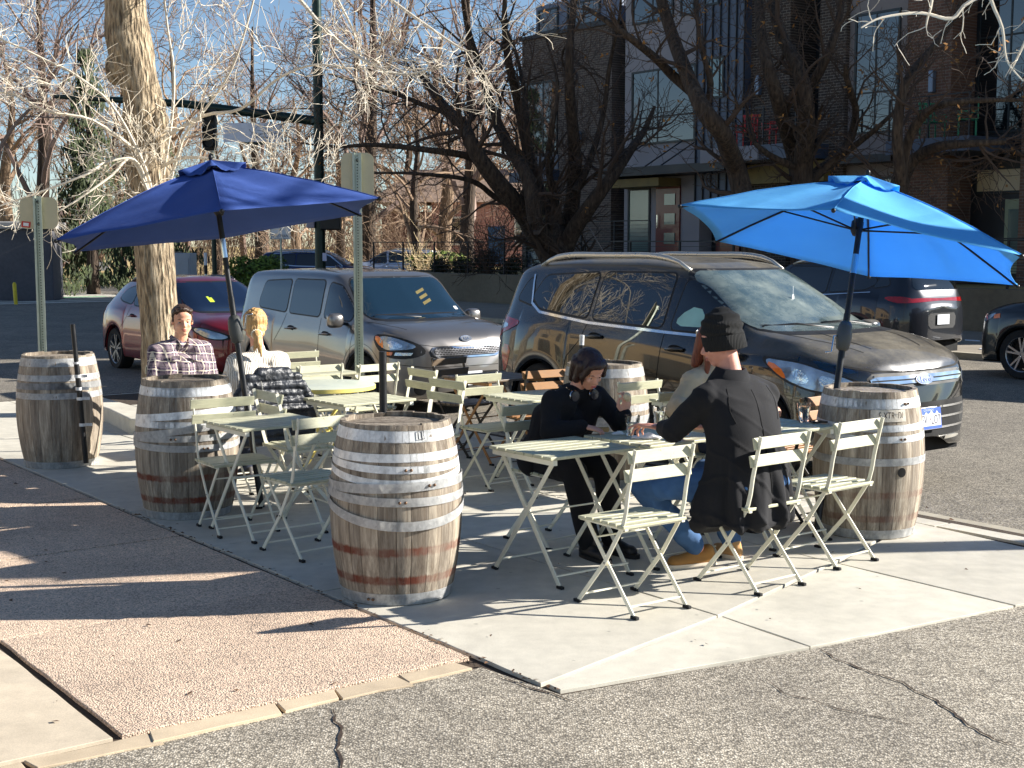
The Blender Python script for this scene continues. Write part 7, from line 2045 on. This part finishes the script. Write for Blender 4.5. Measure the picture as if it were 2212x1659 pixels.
def coatf(p):
    ang = math.atan2(p.y-.05, p.x); low = max(0, min(1, (.80-p.z)/.40)); n1 = noise.noise(Vector((math.cos(ang)*2.4, math.sin(ang)*2.4, p.z*1.6)))
    d = low*(.020*math.sin(ang*9+4*n1)+.018*n1*2)
    d += (1-low)*.007*noise.noise(Vector((p.x*9, p.y*7, p.z*6)))
    diag = noise.noise(Vector((p.x*5+p.z*7, p.y*4, p.z*3))); d += .010*(1-min(1, abs(diag)*7))*(.4+.6*low)
    if p.z < .36: d += .012*math.sin(ang*7)
    return d
coat = melt(mb, 'coat', WOOL, man2, .009, 9, coatf, .7)
mb = MB()      # turned collar and shoulder seams
for i in range(17):
    a_ = R(-35+i*250/16)+PI*0; pass
vs = []; K = 20
for i in range(K+1):
    a_ = R(150)+R(240)*i/K; c, s_ = math.cos(a_), math.sin(a_); o_ = Vector((-.01,.165,1.09))
    vs += [o_+Vector((c*.073, s_*.073, .058+.01*s_)), o_+Vector((c*.080, s_*.080, .062+.01*s_)), o_+Vector((c*.118, s_*.112, -.002+.03*s_)), o_+Vector((c*.150, s_*.125, -.050+.035*s_))]
fs = [(i*4+k, i*4+k+1, i*4+k+5, i*4+k+4) for i in range(K) for k in range(3)]
co_ = MB().add(vs, fs).build('collar', WOOL, coat, smooth=True); sd = co_.modifiers.new('s','SOLIDIFY'); sd.thickness = .010; sd.offset = 1
bvc = BVHTree.FromPolygons([v.co for v in coat.data.vertices], [tuple(p.vertices) for p in coat.data.polygons])
def seam(pts, w_=.005):
    mb = MB(); out = []
    for q in pts:
        h = bvc.ray_cast(Vector(q), Vector((0,1,0)))
        if h[0] is not None: out.append(h[0]-Vector((0,.0005,0)))
    if len(out) > 2: mb.tube(out, w_*.5, 5); mb.build('seam', M('seam_black', (6,6,8), 1), coat)
seam([(0.0,-.6,z) for z in [1.05-k*.03 for k in range(20)]])
for s_ in (-1,1): seam([(s_*(.150+.03*math.sin(k*.35)), -.6, 1.06-k*.022) for k in range(9)])
mb = MB(); leg(mb, (-.10,.03,.54), (-.25,.60,.475), (.01,.45,.13), (.092,.060,.046), t=.012); leg(mb, (.10,.03,.54), (.18,.52,.52), (.34,.48,.12), (.092,.060,.046), t=.012); cap(mb, (-.09,-.0,.54), .13, (.09,-.0,.54), .13)
melt(mb, 'jeans', JEANS, man2, .008, 2, folds(.011, 11, 9, 6))
TANB = M('tan_suede', (156,112,58), .9, 0, .12, 10, .3, 120)
shoe(man2, (.15,.42,0), (-.15,.50,0), TANB, SOLEW); shoe(man2, (.345,.40,0), (.33,.62,0), M('tan_suede_light', (190,146,96), .9, 0, .1, 10), SOLEW)
BN = NT('black_rib_knit'); co = BN.coord(); wv = BN.new('ShaderNodeTexWave'); wv.bands_direction = 'X'; wv.wave_profile = 'SIN'
# ribs run up the hat: angle round the head
sp = BN.new('ShaderNodeSeparateXYZ'); BN.link(co, sp.inputs[0]); an = BN.math('ARCTAN2', BN.math('SUBTRACT', sp.outputs[1], H.c.y-.02), BN.math('SUBTRACT', sp.outputs[0], H.c.x))
rib = BN.math('SINE', BN.math('MULTIPLY', an, 64)); BN.set('Base Color', lin((26,27,28))); BN.set('Roughness', .95); BN.set('Sheen Weight', 0); BN.bump(rib, .7, .006)
mb = MB(); H.ell(mb, (0,-.022,.080), (.096,.112,.108), 24, 16); H.ell(mb, (0,-.020,.035), (.092,.108,.060), 24, 12)
hat = melt(mb, 'beanie', BN.m, man2, .006, 2, lambda p: .0045*math.sin((p.z-H.c.z)*130+3*noise.noise(p*9))*(1 if p.z > H.c.z+.06 else .2)+.003*noise.noise(p*16))
mb = MB(); K = 40
vs = []
for i in range(K):
    a_ = 2*PI*i/K; c, s_ = math.cos(a_), math.sin(a_)
    for rr_, z in ((1.0,-.032),(1.02,-.030),(1.03,.0),(1.025,.040),(.99,.048)): vs.append(H.p(.0945*c*rr_, -.018+.110*s_*rr_, z+.012*(s_)))
MB().add(vs, [(i*5+k, ((i+1) % K)*5+k, ((i+1) % K)*5+k+1, i*5+k+1) for i in range(K) for k in range(4)]).build('beanie_cuff', BN.m, hat, smooth=True)
# ---- woman in the beige coat behind him
H = Head((.06,.13,1.18), R(32), R(-16), 0, 1.0)
hipc, ch, nk = (0,.02,.54), (0,.05,.80), (.03,.09,1.0)
mb = MB(); H.shape(mb); cap(mb, H.p(0,-.015,-.05), .046, nk, .05); torso(mb, hipc, ch, nk, .35, .23, .25)
RA = ((.205,.10,.93), (.36,.10,.76), (.43,.24,.80)); LA = ((-.16,.10,.93), (-.26,.16,.75), (-.20,.34,.77))
arm(mb, *RA, (.046,.037,.026)); arm(mb, *LA, (.046,.037,.026)); hand(mb, RA[2], (.35,.9,-.35), (.2,.2,.95), -1, .8, .95); hand(mb, LA[2], (.1,1,0), (0,0,1), 1, .5, .95)
for s_ in (-1,1): leg(mb, (s_*.10,.02,.53), (s_*.10,.42,.52), (s_*.10,.40,.10))
w2 = person("red haired woman in a beige fleece coat, almost hidden behind the man's black coat", -6.34, 6.42, FACE_A_POS, mb, SK1, .006)
H.details(w2, skinm=SK1, brow=(120,70,44))
FLC = cloth('beige_fleece', (206,182,148), .14, 60, .9, .95, .5)
mb = MB(); torso(mb, hipc, ch, nk, .37, .27, .27, .026)
for A_ in (RA, LA): arm(mb, A_[0], A_[1], Vector(A_[1]).lerp(Vector(A_[2]), .86), (.052,.046,.036), t=.024)
cap(mb, (.0,.04,1.02), .06, (.06,.10,1.01), .06); melt(mb, 'coat', FLC, w2, .009, 3, lambda p: .006*noise.noise(p*26)+.003*noise.noise(p*60))
mb = MB()
for s_ in (-1,1): leg(mb, (s_*.10,.0,.53), (s_*.10,.43,.52), (s_*.10,.40,.10), t=.01)
cap(mb, (-.09,0,.53), .12, (.09,0,.53), .12); melt(mb, 'trousers', bpy.data.materials['dark_denim'], w2, .01, 3)
for s_ in (-1,1): shoe(w2, (s_*.10,.34,0), (s_*.12,.60,0), M('shoe_dark'), SOLEB)
mb = MB(); H.ell(mb, (0,-.022,.048), (.088,.100,.090), 20, 14)
for s_ in (-1,1): H.cap(mb, (s_*.074,.0,.04), .028, (s_*.082,.01,-.10), .026); H.cap(mb, (s_*.082,.01,-.10), .026, (s_*.09,.03,-.19), .016); H.cap(mb, (s_*.04,-.07,.02), .05, (s_*.05,-.07,-.16), .03)
melt(mb, 'hair', hair_mat('auburn_hair', (86,34,18), (156,76,44), .4), w2, .007, 2, lambda p: .004*noise.noise(Vector((p.x*60,p.y*60,p.z*9))))
mb = MB(); mb.tube([w_+Vector((.030*math.cos(a_), 0, .030*math.sin(a_))) for w_ in [Vector(RA[1]).lerp(Vector(RA[2]), .93)] for a_ in [2*PI*k/16 for k in range(17)]], .003, 6, False); mb.build('bracelet', M_BLACK, w2, smooth=True)

# ------------------------------------------------------------------ things on the tables
GL = NT('drinking_glass'); GL.set('Base Color', (1,1,1,1)); GL.set('Roughness', .02); GL.set('Transmission Weight', 1.0); GL.b.inputs['IOR'].default_value = 1.35
WT = NT('water'); WT.set('Base Color', (.9,.97,1,1)); WT.set('Roughness', .0); WT.set('Transmission Weight', 1.0); WT.b.inputs['IOR'].default_value = 1.2
TT = .7115
def tumbler(label, p, fill=.6, k=1.0):
    t = thing('water_glass', label, 'glass', p, 0, 'water glasses on the tables'); mb = MB(); n_ = 40; vs = []
    prof = [(.000,.0),(.026,.0),(.029,.006),(.031,.05),(.0365,.075),(.038,.105),(.0355,.105),(.034,.076),(.0275,.05),(.025,.012),(0,.012)]
    for r_, z in prof:
        for i in range(n_):
            f = 1-(.045 if (i // 2) % 2 and z < .07 else 0); a_ = 2*PI*i/n_; vs.append((r_*f*math.cos(a_)*k, r_*f*math.sin(a_)*k, z*k))
    fs = [(j*n_+i, j*n_+(i+1) % n_, (j+1)*n_+(i+1) % n_, (j+1)*n_+i) for j in range(len(prof)-1) for i in range(n_)]
    mb.add(vs, fs).build('tumbler', GL.m, t, smooth=50, weld=True)
    if fill: MB().lathe([(0,.013*k),(.0235*k,.013*k),(.0262*k,.05*k),(.031*k,(.05+.05*fill)*k),(0,(.05+.05*fill)*k)], 30).build('water', WT.m, t, smooth=50)
    return t
tumbler('water glass between the paper napkin and the child', gp(1366, 941, TT).xyz, .3, 1.15)
tumbler("water glass just left of the black coated man's hand, farther back", gp(1424, 918, TT).xyz, .5, 1.1)
tumbler('water glass standing alone on the table right of the black coat', gp(1736, 911, TT).xyz, .7, 1.15)
NAP = M('paper_napkin', (236,234,228), .85, 0, .05, 14, .4, 50, .003)
def napkin(label, p, w_, d_, h_, rz, seed):
    t = thing('paper_napkin', label, 'napkin', p, rz, 'crumpled paper napkins'); vs = []; N = 16
    for j in range(N+1):
        for i in range(N+1):
            u, v = i/N*2-1, j/N*2-1; e = max(0, 1-max(abs(u), abs(v))**3)
            q = Vector((u*2+seed, v*2, 0)); z = .001+h_*e*(.55+.6*noise.noise(q))+.006*abs(noise.noise(q*3))
            vs.append((u*w_/2*(1+.12*noise.noise(q*1.3)), v*d_/2*(1+.12*noise.noise(q*1.7)), z))
    fs = [(j*(N+1)+i, j*(N+1)+i+1, (j+1)*(N+1)+i+1, (j+1)*(N+1)+i) for j in range(N) for i in range(N)]
    o = MB().add(vs, fs).build('sheet', NAP, t, smooth=30); sd = o.modifiers.new('s', 'SOLIDIFY'); sd.thickness = .0015; return t
napkin('large crumpled white napkin at the near edge of the eating table', gp(1396, 946, TT+.001).xyz, .17, .09, .035, R(-10), 3)
napkin("small folded white napkin under the child's fingers", gp(1336, 938, TT+.001).xyz, .075, .05, .02, R(8), 9)
p = gp(1300, 932, TT+.0); t = thing('bread_board', "small pale wooden block beside the child's near hand", 'board', p, R(-8)); MB().box((0,0,.012), (.085,.05,.024)).build('block', M('maple_wood', (206,160,98), .6, 0, .1, 8), t, bevel=.004)
t = thing('phone', 'black phone lying at the right end of the table by the umbrella barrel', 'phone', gp(1772, 913, TT), R(12)); MB().box((0,0,.006), (.125,.066,.011)).build('casing', M('phone_black', (14,16,22), .15, 0, .02), t, bevel=.004); MB().box((0,0,.0125), (.115,.058,.001)).build('screen', mat_glass('phone_screen', (6,8,14), .03), t)
BREAD = M('bread_crumb', (224,206,170), .9, 0, .2, 60, .8, 80, .006)
t = thing('sandwich_piece', "piece of bread in the child's raised hand", 'food', W(-6.38, 5.10), FACE_A_POS); mb = MB(); cap(mb, (-.245,.455,.905), .020, (-.225,.475,.925), .024); melt(mb, 'bread', BREAD, t, .004, 1, lambda p: .004*noise.noise(p*70))
# ------------------------------------------------------------------ light, sky, camera
SUN_AZ_VEC = Vector((1.0, 0.12, 0)).normalized(); SUN_EL = R(25.0)
sd = Vector((SUN_AZ_VEC.x*math.cos(SUN_EL), SUN_AZ_VEC.y*math.cos(SUN_EL), math.sin(SUN_EL)))
sl = bpy.data.lights.new('sun', 'SUN'); sl.energy = 5.0; sl.angle = R(.55); sl.color = (1.0, .95, .87)
so = link('sun', sl); so.rotation_euler = sd.to_track_quat('Z', 'Y').to_euler()
w = bpy.data.worlds.new('World'); scene.world = w; w.use_nodes = True
nt = w.node_tree; bg = nt.nodes['Background']
sky = nt.nodes.new('ShaderNodeTexSky'); sky.sky_type = 'NISHITA'; sky.sun_disc = False
sky.sun_elevation = SUN_EL; sky.sun_rotation = math.atan2(sd.x, sd.y)
sky.altitude = 1600; sky.air_density = 1.0; sky.dust_density = .15; sky.ozone_density = 2.2
nt.links.new(sky.outputs[0], bg.inputs[0]); bg.inputs[1].default_value = .060
cam = bpy.data.cameras.new('camera'); co = link('camera', cam)
cam.sensor_width = 36; cam.lens = 36*F_PX/2212; cam.clip_end = 2000; cam.clip_start = .1
co.location = (0, 0, HCAM); co.rotation_euler = (PI/2-PITCH, 0, 0)
scene.camera = co
scene.view_settings.view_transform = 'Standard'; scene.view_settings.look = 'None'
scene.view_settings.exposure = 1.25; scene.view_settings.gamma = 1.0
